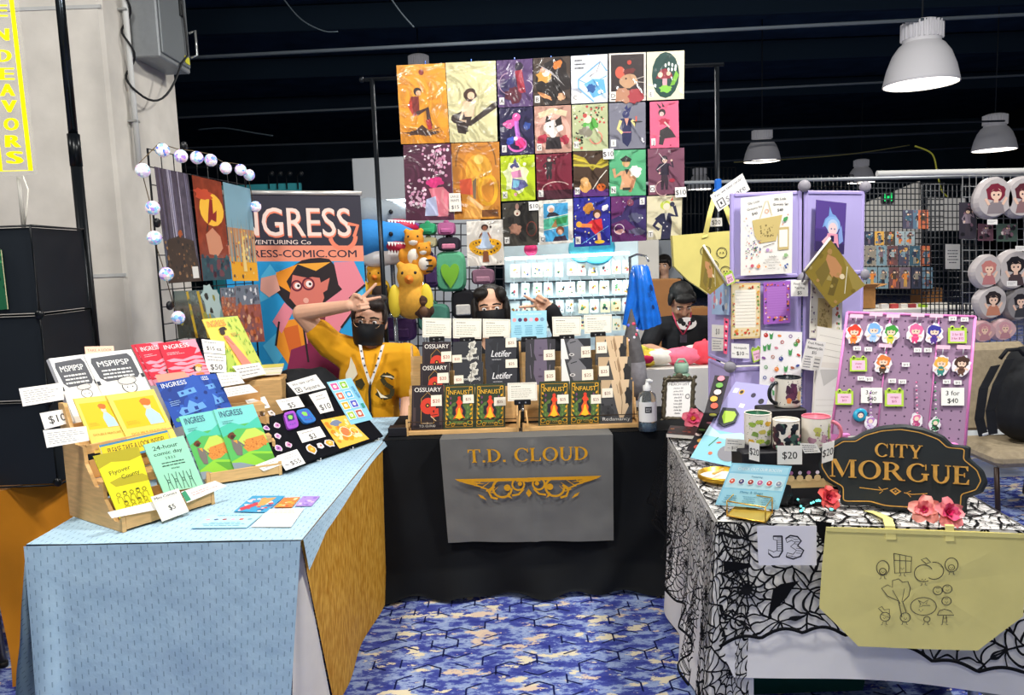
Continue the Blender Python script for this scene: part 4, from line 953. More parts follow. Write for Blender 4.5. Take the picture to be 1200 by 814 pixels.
# ---------------------------------------------------------------- mugs on a black riser
RZ=.868
def riser(x0,x1,y0,y1,z,label):
 g=G();m_=mat('#17161c',.6);g.obox((x0,y0,.752),(x1-x0,0,0),(0,y1-y0,0),(0,0,z-.752),m_,.004)
 c4=[V((x0,y0-.0005,z)),V((x1,y0-.0005,z)),V((x1,y0-.0005,.752)),V((x0,y0-.0005,.752))];a=Art(g,c4);a.rect(.0,.52,1,.68,'#d8b780');rn=random.Random(3)
 for i in range(11):a.ell(.05+i*.09,.5,.035,'#e8c790');a.ell(.05+i*.09,.40,.02,['#f0e0f0','#c07ab0'][i%2])
 return build('display_riser',g,None,label,'riser')
def mug(px,pyb,Yd,zb,inner,hcol,side_,draw,label,r=.041,h=.097):
 c=PY(px,pyb,Yd);t=thing('mug',label,'mug',c,'printed mugs on the risers');w_=mat('#ece5d8',.25,spec=.6);g=G()
 prof=[(.001,.001),(r*.9,.001),(r*.97,.004),(r,.012),(r,h-.003),(r*.985,h)];g.lathe(c,prof,w_,36);draw(g,c,r,h);build('mug_body',g,t)
 g=G();g.lathe(c,[(r*.985,h),(r*.93,h-.003),(r*.91,.010),(.001,.008)],mat(inner,.25,spec=.6),36);g.tube([c+V((r*.965*math.cos(6.283*k/30),r*.965*math.sin(6.283*k/30),h))for k in range(30)],.0022,mat(hcol if hcol!='#ece5d8' else '#ece5d8',.25),6,closed=True);build('inside',g,t)
 if side_:
  g=G();pts=[]
  for k in range(15):
   an=-1.45+2.9*k/14;pts.append(c+V((side_[0]*(r*.95+.032*math.cos(an)),side_[1]*(r*.95+.032*math.cos(an)),h*.5+.034*math.sin(an))))
  g.tube(pts,.0058,mat(hcol,.25,spec=.6),8,flat=1.25);build('handle',g,t)
 return t
def cyl(c,r,ang,z,k=.0004):a_=R(ang-90);return c+V(((r+k)*math.cos(a_),(r+k)*math.sin(a_),z))
def cblob(g,c,r,ang,z,ra,m,seed=1,rz=None,rough=.25,k=.0004,n=12):
 """patch printed round the mug; ang is degrees right of the camera side"""
 rn=random.Random(seed);rz=rz or ra;ring=[]
 for i in range(n):
  q=6.283*i/n;s=1+rough*rn.uniform(-1,1);ring.append((ang+math.degrees(ra/r)*s*math.cos(q),z+rz*s*math.sin(q)))
 for f0,f1 in((0,.5),(.5,1)):
  for i in range(n):
   j=(i+1)%n;L_=lambda w,f:(ang+(w[0]-ang)*f,z+(w[1]-z)*f);pts=[cyl(c,r,*L_(ring[i],f1),k),cyl(c,r,*L_(ring[j],f1),k)]+([cyl(c,r,*L_(ring[j],f0),k),cyl(c,r,*L_(ring[i],f0),k)]if f0 else[cyl(c,r,ang,z,k)]);g.poly(pts,m,True)
def d_top(g,c,r,h):
 for i,(an,z,ra,rz,col)in enumerate(((0,.05,.017,.022,'#5b3450'),(-8,.038,.014,.012,'#6a3c58'),(6,.074,.010,.010,'#5b3450'),(-18,.062,.008,.014,'#4c2c44'),(16,.062,.007,.012,'#6a3c58'),(-14,.026,.008,.008,'#e8884c'),(20,.022,.016,.006,'#3c2c38'),(36,.04,.01,.018,'#d9c08a'),(44,.062,.006,.008,'#3c2c38'))):cblob(g,c,r,an,z,ra,col,i,rz,k=.0004+i*.0001)
 rn=random.Random(2)
 for i in range(26):cblob(g,c,r,rn.uniform(-60,60),rn.uniform(.012,.088),.0017,'#3a2c38',i,rough=.1,n=6)
def d_veg(g,c,r,h):
 cs=['#9ab84c','#b9c64c','#d8a83c','#7fa04a','#c7b85a'];rn=random.Random(6)
 for i,(an,z)in enumerate(((-42,.07),(-10,.078),(30,.072),(-30,.04),(4,.048),(38,.042),(-8,.018),(-46,.016),(28,.014))):cblob(g,c,r,an,z,.012,cs[i%5],i,.008)
 for i in range(60):cblob(g,c,r,rn.uniform(-70,70),rn.uniform(.008,.09),.002,'#5a5c40',i,.001,n=5)
def d_dark(g,c,r,h):
 rn=random.Random(9);cs=['#2c2630','#4a2c34','#26303a','#3f5a50','#6a3a44','#16161c']
 for i in range(34):cblob(g,c,r,rn.uniform(-75,75),rn.uniform(.012,.08),rn.uniform(.008,.014),cs[i%6],i,rn.uniform(.008,.014),k=.0003+i*.00006)
 for i in range(12):cblob(g,c,r,rn.uniform(-70,70),rn.uniform(.012,.08),.0045,['#9ad0b0','#e8d8c8','#c07a84'][i%3],i,k=.0030)
def d_pink(g,c,r,h):
 rn=random.Random(4)
 for i,(an,z,ra,rz,col)in enumerate(((-16,.064,.011,.011,'#c9c86a'),(-14,.05,.008,.006,'#b8b45c'),(-38,.03,.012,.012,'#b98aa0'),(12,.036,.012,.014,'#c79aae'),(38,.06,.006,.028,'#a9b85a'),(40,.026,.010,.010,'#b57a96'))):cblob(g,c,r,an,z,ra,col,i,rz)
 for i in range(30):cblob(g,c,r,rn.uniform(-20,60),rn.uniform(.01,.085),.0022,['#a06a8a','#7a6a80'][i%2],i,n=6)
RA=riser(PY(870,540,2.3).x,PY(984,540,2.3).x,2.30,2.42,PY(921,525,2.335).z-.0005,'black riser with a cream scalloped front under the lower mugs');RB=riser(.80,.94,2.425,2.52,PY(923,476,2.47).z-.0005,'taller dark riser under the upper mug')
mug(923,476,2.47,.916,'#20262c','#1c2228',(-.95,-.3),d_top,'white mug with dark inside, raised above the other mugs')
mug(888,520,2.37,.843,'#2f6a4c','#ece5d8',None,d_veg,'white mug with green inside and vegetable print, left of the row',.0415,.100)
mug(921,526,2.335,.843,'#e6e2da','#ece5d8',None,d_dark,'white mug with dense dark printing in the middle of the row',.040,.094)
mug(956,524,2.365,.843,'#e88a9a','#e07c90',(.97,-.25),d_pink,'white mug with pink inside and pink handle, right of the row',.0435,.100)
for px,lab in(((878,517,890,520,890,541,878,538),'twenty dollar card under the vegetable mug'),((911,522,940,522,940,544,911,544),'largest twenty dollar card, under the dark printed mug'),((964,520,978,516,976,539,963,543),'twenty dollar card under the pink-handled mug')):
 flat('price_card',lab,'price card',Q([(px[0],px[1]),(px[2],px[3]),(px[4],px[5]),(px[6],px[7])],2.283),'#f1efea',lines(('$20',.5,.5,.38)),.0012)
flat('price_card','small lettered mug card between the large and the right price cards','price card',Q([(937,519),(957,520),(962,530),(943,531)],2.285),'#f1efea',lambda a:a.scrib(.06,.1,.94,.9,4,'#4a4a50',seed=8),.001)
# ---------------------------------------------------------------- flowers
def flower(px,py,z,s,cols,label,seed,tiltx=0,yaw=0,group='artificial pink flowers on the right table'):
 rn=random.Random(seed);c=PZ(px,py,z)if not isinstance(z,tuple)else PY(px,py,z[0]);t=thing('artificial_flower',label,'flower',c-V((0,0,.01)),group)
 ax=V((math.sin(R(yaw))*.8,-.85,.55)).normalized();X=ax.orthogonal().normalized();Yv=ax.cross(X)
 for ringi,(n,L_,op,col)in enumerate(((5,1.0,1.15,cols[0]),(5,.72,.75,cols[1]),(4,.48,.40,cols[2]))):
  for k in range(n):
   an=6.283*(k+.5*ringi)/n+rn.uniform(-.2,.2);d=X*math.cos(an)+Yv*math.sin(an);sd=X*-math.sin(an)+Yv*math.cos(an);o=op+rn.uniform(-.12,.12)
   def fn(u,v,d=d,sd=sd,o=o,L_=L_):
    w=math.sin(3.1416*(.08+.80*v))**.7*.46*s*L_;b_=o*(.35+.75*v);rad=s*L_*(v*math.sin(b_));up_=s*L_*v*math.cos(b_)
    return c+d*rad+ax*(up_+.16*s*(2*u-1)**2*v)+sd*(w*(2*u-1))+ax*(.03*s*math.sin(u*9+v*5)*v)
   g=G();g.surf(fn,8,7,mat(col,.55,var=.10,scale=45));build('petal',g,t)
 g=G();g.sph(c+ax*s*.12,s*.09,mat('#d8a84c',.6),8,6);build('centre',g,t);return t
P1=('#ef8f8c','#e86a78','#c82a58')
flower(968,584,.790,.040,('#e8605c','#d8404c','#b02a44'),'coral red flower in front of the left end of the black arched sign',3,yaw=20)
flower(1083,598,.795,.043,('#f5a095','#ee8488','#d83a70'),'pale pink flower left of the pair in front of the black arched sign',5,yaw=-30)
flower(1108,602,.792,.046,('#f08c92','#e0507c','#c8205c'),'deep pink flower right of the pair in front of the black arched sign',8,yaw=15)
flower(812,492,.79,.052,('#f07a8c','#e85480','#f0b04c'),'pink flower lying beside the ornate framed menu',11,yaw=-10)
# ---------------------------------------------------------------- blue card on its stand, tray
bp=V((.70,2.235,.76));bn=V((-.25,-.92,.22)).normalized()
c4=Q([(858,542),(928,546),(912,597),(838,591)],(PY(880,594,2.26),bn))
def bcard(a):
 a.rect(.0,.0,1,1,'#8ecbe2');a.rect(.03,.04,.97,.2,'#a5d9ea');a.rect(.03,.24,.97,.58,'#b9e2ee');a.rect(.03,.62,.97,.96,'#9bd2e6')
 a.text('CHECK OUT OUR BOOTH',.5,.12,.07,'#e9f5f8',w=.72);a.text('Featuring',.5,.29,.045,'#5a94ac');a.text('Menu & Shops',.5,.66,.06,'#3f88a8')
 for i,c_ in enumerate(('#d8604c','#4a4a7a','#a03c38','#c06a9a','#d04a44','#8a9ab0')):a.ell(.12+i*.152,.42,.055,'#e6f3f6');a.ell(.12+i*.152,.42,.044,c_);a.ell(.115+i*.152,.41,.015,'#f0e0d8')
 for i in range(3):a.scrib(.08+i*.3,.74,.32+i*.3,.93,4,'#5f9cb6',al='c',seed=i)
t=thing('menu_card','pale blue menu card on a gold wire stand at the left of the right table','card',V((c4[3].x+.05,c4[3].y+.03,.752)));g=G();g.slab(c4,.002,'#8ecbe2');bcard(Art(g,c4));build('card',g,t)
gw=mat('#d9a940',.3,metal=.8);cc=(c4[2]+c4[3])/2;g=G()
fx=[PZ(852,604,.755),PZ(897,612,.755),PZ(905,600,.755),PZ(862,593,.755)]
g.tube(fx,.0025,gw,6,closed=True)
fz=[V((p.x,p.y,.80))for p in fx];g.tube(fz,.002,gw,6,closed=True)
for p,q in zip(fx,fz):g.tube([p,q],.002,gw,6)
g.obox(fx[0]+V((0,0,-.002)),fx[1]-fx[0],fx[3]-fx[0],(0,0,.002),mat('#d8b24c',.35,metal=.5));build('wire_stand',g,t)
g=G();c=PZ(845,560,.756);g.lathe(c,[(.001,0),(.075,0),(.08,.004),(.08,.020),(.077,.020),(.077,.004),(.001,.003)],mat('#d8a838',.3,metal=.8),32);g.lathe(c,[(.001,.0042),(.076,.0042)],mat('#efeae0',.4),32)
t=build('trinket_tray',g,None,'round gold-rimmed trinket tray left of the blue menu card','tray')
g=G();g.obox(c+V((-.03,-.03,.021)),(.05,.055,0),(-.008,.007,0),(0,0,.006),mat('#d9b060',.4),.001);build('wooden_stick',g,None,'pale wooden stick lying across the gold trinket tray','stick')
c=PZ(868,538,.755);g=G()
for i in range(9):
 a_=6.283*i/9;p=c+V((.014*math.cos(a_),.014*math.sin(a_),0));g.tube([p,p+V((0,0,.07))],.0052,mat('#b8863c' if i%2 else '#d0a050',.5),8)
build('stick_bundle',g,None,'bundle of tan incense sticks standing left of the mugs','bundle')
flat('price_card','white lettered card above the incense bundle','price card',Q([(851,513),(873,515),(872,529),(849,528)],2.36),'#efece4',lambda a:(a.scrib(.1,.1,.9,.5,2,'#8a8a88',seed=2),a.text('~ $15 ~',.5,.72,.25,'#8a8478')),.0012)
# jars with dark pins behind the incense
g=G();c=PZ(869,522,.755);c.y+=.05;g.lathe(c,[(.001,0),(.022,0),(.023,.06),(.018,.07),(.018,.09),(.001,.09)],mat('#2c2c30',.3),20);q=[c+V((-.016,-.024,.085)),c+V((.016,-.024,.085)),c+V((.016,-.024,.05)),c+V((-.016,-.024,.05))];g.slab(q,.001,'#ece8de');Art(g,q).scrib(.1,.1,.9,.9,3,'#666666',seed=3);build('jar',g,None,'small dark jar with a white label behind the incense bundle','jar')
# black string of lights with dark trinkets by the sign
g=G();rn=random.Random(8);pts=[PZ(928+6*i+4*math.sin(i*1.9),588-7*math.cos(i*1.3)+(i%3)*3,.764+.02*abs(math.sin(i*1.1)))for i in range(9)]
t=thing('fairy_lights','dark string of tiny teal fairy lights heaped beside the black arched sign','string lights',pts[4]-V((0,0,.02)));g.tube(pts,.0022,mat('#1c2422',.5),6);build('wire',g,t);gl=mat('#6fe6e0',.3,emit=2.5)
for i in range(14):p=pts[i%8].lerp(pts[i%8+1],rn.random())+V((0,-.006,.005));g=G();g.sph(p,.0036,gl,8,6);build('bulb',g,t)
g=G();c=PZ(938,586,.756)
g.lathe(c,[(.001,0),(.045,0),(.05,.01),(.03,.02),(.026,.05),(.022,.065),(.001,.068)],mat('#14161a',.5),24);build('trinket_hat',g,None,'small black witch-hat trinket behind the fairy lights','trinket')
g=G();c=PZ(918,588,.756);g.lathe(c,[(.001,0),(.03,0),(.032,.03),(.028,.06),(.012,.075),(.010,.095),(.001,.095)],mat('#1a1d22',.35),24);g.tube([c+V((.03*math.cos(k),.03*math.sin(k),.03))for k in[i*.3 for i in range(21)]],.002,mat('#3aa0b0',.3),6);build('bottle',g,None,'small black bottle trinket right of the blue menu card','bottle')
# ---------------------------------------------------------------- pin board, lanyard, book at the left edge
pbn=V((-.30,-.80,.52)).normalized();pb0=PZ(815,545,.757)
c4=Q([(862,447),(905,452),(872,550),(809,536)],(pb0,pbn))
def pinb(a):
 a.rect(0,0,1,.62,'#a9a4d6');a.rect(0,.62,1,1,'#8fcfe0');a.poly([(0,.58),(.3,.66),(.7,.6),(1,.66),(1,.72),(0,.7)],'#bfe3ea')
 a.ell(.30,.12,.07,'#d8b24c');a.ell(.30,.12,.045,'#3c3028');a.ell(.62,.14,.06,'#3a3248');a.ell(.86,.2,.07,'#2c2a34');a.rect(.08,.08,.2,.14,'#efecf0');a.rect(.4,.26,.52,.31,'#efecf0')
 a.ell(.36,.76,.05,'#d8503c',ry=.02,rot=-20);a.ell(.62,.86,.2,'#8a8a92');a.ell(.70,.78,.08,'#8a8a92');a.line([(.2,.82),(.3,.7)],.02,'#3f8a60');a.ell(.3,.9,.04,'#e0704c')
flat('pin_card','lavender and aqua illustrated board of pins leaning left of the mugs','pin board',c4,'#a9a4d6',pinb,.004)
def on_pb(px,k=.006):return PP(px[0],px[1],pb0+pbn*k,pbn)
t=thing('plush_patch','green-faced handheld game badge on the lavender pin board','badge',on_pb((854,490)));g=G();o_=[on_pb(p,.002)for p in((843,488),(847,478),(862,479),(866,485),(862,495),(848,500),(842,496))];g.prism(o_,pbn*.008,mat('#3c4048',.4));build('rim',g,t);g=G();o_=[on_pb(p,.0105)for p in((846,488),(849,481),(861,482),(863,486),(859,493),(848,496))];g.prism(o_,pbn*.001,mat('#b4dc4c',.4));build('screen',g,t)
g=G();rn=random.Random(2);pts=[PZ(812,528,.757),PZ(823,508,.80),PY(834,484,2.80),PY(840,462,2.86),PY(846,440,2.93)];wd=V((.8,-.5,0));gg=ribbon(pts,.055,wd,mat('#2e2b30',.7),th=.003)
t=thing('lanyard','dark lanyard strip with colourful sticker patches leaning at the left of the display','lanyard',pts[0]);build('strap',gg,t)
for i in range(11):
 k=(i+.5)/11*3.98;j=int(k);p=pts[j].lerp(pts[j+1],k-j);n_=(pts[j+1]-pts[j]).cross(wd).normalized()
 if n_.y>0:n_=-n_
 g=G();s_=wd.normalized()*rn.uniform(-.012,.012);c=p+n_*.004+s_;X=wd.normalized();Yv=(pts[j+1]-pts[j]).normalized();g.prism([c+X*(.014*math.cos(q))+Yv*(.014*math.sin(q))for q in[6.283*m_/9 for m_ in range(9)]],n_*.002,mat(['#e0604c','#f0b04c','#f4d9d0','#6aa04c','#f08c9c','#d8d04c'][i%6],.5));build('patch',g,t)
g=G();o=PZ(781,512,.757);ux=PZ(822,515,.757)-o;ux.z=0;uy=PZ(795,503,.757)-PZ(781,512,.757);uy=V((.05,.16,0))
g.obox(o,ux,uy,(0,0,.014),mat('#e9e4da',.6));g.obox(o+V((0,0,.0142)),ux,uy,(0,0,.001),mat('#3a2f30',.5));c4=[o+uy+V((0,0,.0154)),o+uy+ux+V((0,0,.0154)),o+ux+V((0,0,.0154)),o+V((0,0,.0154))];Art(g,c4).speck(16,['#a04a3c','#c07a50','#6a3434'],.05,.1,3);build('book',g,None,'closed dark-covered book lying under the pink flower at the left edge','book')
# ================================================================== things on and around the left table
ply=mat('#d9ae74',.6,var=.13,scale=5,stretch=(3,3,22));plyd=mat('#c2945c',.6,var=.1,scale=20)
ZU=V((0,0,1));TT=.7465
def rackframe(p0,p1,label):
 o=PZ(p0[0],p0[1],TT);e=PZ(p1[0],p1[1],TT);a=(e-o).normalized();b=V((-a.y,a.x,0));L=(e-o).length
 t=thing('book_rack',label,'book rack',o+a*L/2+b*.17)
 prof=[(0,0),(0,.055),(.02,.03),(.045,.03),(.095,.09),(.1,.145),(.122,.125),(.147,.125),(.195,.19),(.2,.245),(.222,.225),(.26,.235),(.335,.235),(.335,0)]
 hi=prof[:10]+[(.222,.25),(.247,.25),(.30,.38),(.335,.38),(.335,0)];low=[(0,0),(0,.055),(.02,.03),(.1,.035),(.1,.115),(.2,.125),(.2,.2),(.335,.21),(.335,0)]
 for s in(0,L-.012):
  g=G();g.prism([o+a*s+b*x+ZU*z for x,z in(hi if s==0 else low)],a*.012,ply);build('side_panel',g,t)
 for k in range(3):
  g=G();g.obox(o+a*.0125+b*(.1*k+.012)+ZU*(.018+.11*k),a*(L-.025),b*.08,ZU*.01,ply);build('shelf',g,t)
  g=G();g.obox(o+a*.0125+b*(.1*k)+ZU*(.006+.11*k if k==0 else .11*k),a*(L-.025),b*.010,ZU*(.042 if k==0 else .03),ply,.001);build('front_rail',g,t)
  g=G();g.obox(o+a*.0125+b*(.1*k+.092)+ZU*(.03+.11*k),a*(L-.025),b*.007,ZU*(.06),plyd);build('back_board',g,t)
 up=(ZU*math.cos(R(20))+b*math.sin(R(20)));n=a.cross(up).normalized()
 def pl(k,d=0):return(o+b*(.028+.1*k)+n*d+ZU*.03,n)
 return o,a,b,up,n,pl
A_=rackframe((144,624),(252,590),'tiered plywood book rack at the near corner, with yellow and mint comics')
B_=rackframe((243,570),(331,556),'tiered plywood book rack further back, with red, blue and green comics')
def book(name,label,cat,px,pl,cover,draw,t=.006,group=None,pages='#efe9dc'):
 c4=Q(px,pl);tl,tr,br,bl=c4;n=(tr-tl).cross(tl-bl).normalized();lo_=(tl+tr+br+bl)/4
 th=thing(name,label,cat,(bl+br)/2-n*t/2,group);g=G();g.slab([p-n*.0007 for p in c4],t-.0014,pages);build('pages',g,th)
 g=G();g.slab(c4,.0007,cover);g.slab([p-n*(t-.0007)for p in c4],.0007,cover);e=(tl-tr).normalized()*.0006;g.obox(bl+e*0,e,tl-bl,-n*t,cover)
 draw(Art(g,c4));build('cover',g,th);return th
def title(c):return lambda a,u=.5,v=.1,w=.72,h=.10:a.text('INGRESS',u,v,h,c,w=w)
# flyover / 24-hour minis
def d_fly(a):
 k='#5a5a10';a.poly([(0,0),(1,0),(1,.14),(.7,.18),(.3,.14),(0,.2)],'#b5a81c');a.poly([(.1,.42),(.35,.38),(.9,.40),(1,.45),(1,.52),(.2,.5)],'#b9ac1e');a.text('Flyover',.42,.28,.062,k,w=.5,rot=-6);a.text('County',.62,.37,.062,k,w=.44,rot=-6)
 for i,u in enumerate((.18,.34,.5,.66,.82,.28,.45,.62,.78)):v=.62+(i>4)*.14;a.ring(u,v,.045,.012,k);a.line([(u-.07,v+.12),(u-.05,v+.04),(u+.05,v+.04),(u+.07,v+.12)],.012,k);(a.ell(u,v-.025,.045,k,ry=.02)if i%2 else None)
 a.line([(.05,.9),(.5,.94),(.95,.9)],.012,k)
book('mini_comic','bright yellow mini comic with a line-drawn crowd on the front tier of the near rack','comic',[(109.5,534),(162,522.5),(186,599),(142.7,611.5)],A_[5](0),'#f0e420',d_fly,.004)
def d_24(a):
 k='#2c4a3a';a.text('24-hour',.47,.12,.085,k,w=.62);a.text('comic day',.48,.24,.07,k,w=.7);a.text('2 0 2 3',.48,.345,.05,k);a.scrib(.2,.41,.8,.52,2,k,al='c',seed=3);a.text('saturday',.5,.555,.035,k)
 for u in(.22,.4,.58,.76):a.line([(u-.06,.98),(u-.03,.8),(u-.05,.66)],.012,k);a.line([(u+.05,.98),(u+.03,.8),(u+.06,.64)],.012,k);a.ring(u,.80,.035,.012,k)
book('mini_comic','mint green hand-lettered mini comic on the front tier of the near rack','comic',[(168,521),(215,510),(239,569),(192,577)],A_[5](0),'#9fe0c0',d_24,.004)
def d_yel(a):
 a.rect(.09,.10,.93,.58,'#f4c81c');a.poly([(.60,.57),(.58,.40),(.66,.30),(.76,.30),(.88,.42),(.90,.57)],'#bcd6e4');a.ell(.70,.26,.075,'#f2d2b6');a.blob(.70,.19,.115,'#e0762c',ry=.085,seed=3,rough=.12);a.text('DOUBLE FEATURE',.5,.68,.038,'#c98a2c',w=.74);a.scrib(.14,.46,.40,.53,3,'#d8a82c',seed=5)
book('comic_book','left yellow comic of the pair on the middle tier, partly covered by its twin','comic',[(86,467),(124.5,463),(158,524),(112,531)],A_[5](1),'#f2d766',d_yel,.005)
book('comic_book','right yellow comic of the pair on the middle tier, red-haired figure fully showing','comic',[(124,463),(180,455.6),(212,522),(158,532)],A_[5](1,.006),'#f2d766',d_yel,.005)
flat('sign_card','yellow and blue take-a-look sign between the middle and front tiers','sign',Q([(115,522),(197,503.6),(203,522),(121,541)],A_[5](1,.016)),'#f0cf1e',lambda a:(a.frame(.015,.06,.985,.95,.03,'#3f86b4'),a.text('PLEASE TAKE A LOOK INSIDE!',.5,.45,.36,'#4a4420',w=.8)),.0012)
def d_msp(a):
 k='#3a3a40';a.poly([(.06,.14),(.10,.07),(.86,.05),(.92,.11),(.93,.38),(.86,.43),(.2,.44),(.1,.38)],'#54565c');a.text('MSPIPSP',.5,.17,.085,'#f0f0ee',w=.66)
 a.scrib(.16,.25,.84,.41,3,'#e6e6e4',.5,.1,'c',2);a.poly([(.36,1),(.34,.76),(.48,.66),(.72,.66),(.86,.78),(.9,1)],'#e6e3de');a.ell(.6,.56,.15,'#efece6',ry=.13);a.ring(.6,.56,.15,.018,k,ry=.13);a.blob(.6,.46,.19,'#dedad4',ry=.09,seed=4);a.ring(.6,.46,.19,.014,k,ry=.09)
 a.ell(.55,.56,.014,k);a.ell(.66,.56,.014,k);a.line([(.36,1),(.34,.76),(.48,.66),(.72,.66),(.86,.78),(.9,1)],.02,k);a.line([(.5,.7),(.55,.9)],.014,k);a.line([(.7,.7),(.68,.9)],.014,k);a.rect(.0,.42,.06,.48,'#2c3038');a.rect(.94,.38,1,.44,'#2c3038')
book('comic_book','left white comic with a grey title box on the top tier of the near rack','comic',[(57.5,420),(98,415),(134,492),(91,500)],A_[5](2),'#f0efec',d_msp,.022)
book('comic_book','right white comic with a grey title box and sketched figure on the top tier','comic',[(98,415),(154,409),(189,482),(134,491)],A_[5](2,.006),'#f0efec',d_msp,.022)
W1='#f3f0ea'
def scr(n=4,k='#a5a2a0',s=2):return lambda a:(a.frame(.02,.06,.98,.94,.008,'#d8d4cc'),a.scrib(.07,.14,.93,.88,n,k,seed=s))
flat('sign_card','white text card sticking out at the top left of the near rack','sign',Q([(22,455),(73,448),(75,468),(27,476)],A_[5](2,.03)),W1,scr(6),.0012)
flat('price_card','white ten dollar card sticking out at the left of the near rack','price card',Q([(46.5,484),(81,478),(87,494),(52.5,503)],A_[5](2,.036)),W1,lambda a:a.text('$10',.5,.5,.5,'#2c2c30'),.0012)
flat('sign_card','white text card below the ten dollar card at the left of the near rack','sign',Q([(50.5,504),(101,499),(104.6,516),(55,524.5)],A_[5](1,.03)),W1,scr(6,s=5),.0012)
flat('sign_card','small pink card peeking out behind the white comics','sign',Q([(99,406),(133,405),(135,420),(101,421)],A_[5](2,-.03)),'#f2c4ac',lambda a:a.text('TAKE A LOOK',.5,.3,.2,'#b0705c'),.0012)
flat('sign_card','white strip card on the front rail below the yellow mini comic','sign',Q([(126,600),(181,587),(183,597),(131,607)],A_[5](0,.04)),W1,None,.0012)
flat('price_card','cream five dollar mini comics card leaning on the near rack','price card',Q([(176.5,582),(209,572),(221.6,599),(190,611)],A_[5](0,.05)),'#f4efe2',lambda a:(a.frame(.06,.22,.94,.94,.012,'#e0b8a0'),a.text('Mini Comics',.48,.12,.10,'#2c2c30',w=.8),a.text('$5',.52,.60,.2,'#2c2c30')),.0012)
flat('sign_card','white strip card with a green corner right of the five dollar card','sign',Q([(212,576),(252,563),(266,569),(219,589)],A_[5](0,.045)),W1,lambda a:(a.poly([(0,.1),(.12,0),(.12,.9),(.0,.9)],'#3f9a70'),a.scrib(.2,.3,.9,.7,2,'#e0a8a0',seed=2)),.0012)
# red, blue, green comics
def d_red(a):
 p='#f2a0b4'
 for i,(v,l)in enumerate(((.44,.05),(.54,.2),(.63,.0),(.72,.3),(.80,.1))):a.poly([(l,v),(l+.2,v-.03),(.45+l*.5,v+.02),(.8,v-.04),(1,v),(1,v+.05),(.7,v+.045),(.5,v+.07),(l+.1,v+.05)],p)
 a.poly([(.55,.0),(1,0),(1,.32),(.82,.36),(.95,.22),(.72,.14)],p);a.rect(0,.86,1,1,p);a.blob(.74,.74,.12,'#3c2030',ry=.10,seed=3);a.ell(.76,.75,.08,'#f4cfae');a.blob(.80,.66,.09,'#f0a23c',ry=.05,seed=5);a.poly([(.62,1),(.66,.84),(.84,.84),(.92,1)],'#e87a3c');title('#fbeef0')(a,.44,.12,.66,.11);a.scrib(.12,.25,.6,.33,2,'#f6c8d0',seed=2)
for i,(px,d,l)in enumerate((([(153.4,404),(184,400.5),(205,444),(177,452)],0,'rearmost red comic at the left of the top tier'),([(158.5,404),(190,400),(211,444),(182,452)],.006,'middle red comic, mostly covered by the front one'),([(185,402),(228.6,397),(248,442),(203,449)],.013,'front red comic with pink swirls at the right of the top tier'))):
 book('comic_book',l,'comic',px,B_[5](2,d),'#d8203c',d_red,.0045)
flat('sign_card','salmon card tucked under the red comics','sign',Q([(182,439),(216,435),(222,443),(185,448)],B_[5](2,.022)),'#f2a58c',None,.0012)
def d_blue(a):
 l='#6aa6e8';a.blob(.3,.3,.3,'#1c3f94',seed=2);a.blob(.8,.4,.25,'#2a58b8',seed=5,ry=.5);a.speck(26,['#163480','#2f62c4'],.03,.08,4)
 a.poly([(.35,.28),(.75,.24),(.76,.36),(.36,.40)],l);a.rect(.42,.30,.48,.35,'#1c3f94');a.rect(.6,.28,.66,.33,'#1c3f94');a.poly([(.2,.72),(.3,.62),(.42,.64),(.52,.50),(.66,.62),(.78,.60),(.82,.74),(.25,.80)],l);a.rect(.32,.68,.40,.76,'#1c3f94');a.rect(.56,.66,.64,.74,'#1c3f94');a.ell(.12,.86,.05,'#58a85c');title('#eef3fa')(a,.36,.09,.56,.10);a.scrib(.1,.44,.34,.56,3,'#9cc0ee',seed=3)
book('comic_book','blue comic with pale houses, rear copy showing at the right of the middle tier','comic',[(222,440),(252.6,437.5),(274,481),(243,486)],B_[5](1),'#2450b0',d_blue,.0045)
book('comic_book','blue comic with white title, front copy on the middle tier','comic',[(182.6,448.6),(234,439),(258,487),(206,501)],B_[5](1,.008),'#2450b0',d_blue,.0045)
def d_green(a):
 a.rect(0,.0,1,.3,'#7fd6d0');a.poly([(0,.3),(.3,.24),(.6,.34),(1,.22),(1,.42),(0,.46)],'#4cc4a8');a.poly([(0,.46),(.4,.36),(1,.42),(1,.8),(0,.9)],'#58b85c');a.poly([(.2,.62),(.6,.40),(.82,.40),(1,.52),(1,.62),(.5,.66)],'#c2d85c');a.poly([(.38,.68),(.5,.56),(.95,.54),(1,.68),(.7,.76),(.45,.76)],'#d88a3c');a.speck(30,['#e8a04c','#c0682c'],.014,.03,3,(.42,.56,.98,.75))
 a.poly([(0,.86),(.5,.76),(1,.84),(1,1),(0,1)],'#8fd03c');a.poly([(.5,.8),(1,.88),(1,1),(.8,1)],'#5fa836');a.poly([(0,.88),(.2,.9),(.5,1),(0,1)],'#8a9aa8');a.blob(.2,.46,.09,'#6a3c24',ry=.085,seed=2);a.ell(.22,.48,.05,'#3a2418');a.poly([(.16,.52),(.3,.54),(.36,.66),(.3,.8),(.18,.78),(.14,.66)],'#77706a');a.line([(.3,.56),(.42,.66)],.04,'#77706a');a.poly([(.2,.54),(.3,.54),(.28,.6)],'#e8a03c');title('#3a5a78')(a,.38,.09,.56,.10);a.scrib(.1,.2,.4,.26,2,'#5a9a9a',seed=4)
book('comic_book','left green landscape comic on the front tier of the far rack','comic',[(209.6,488),(250.5,480.5),(277,549),(238,562)],B_[5](0),'#58b85c',d_green,.0045)
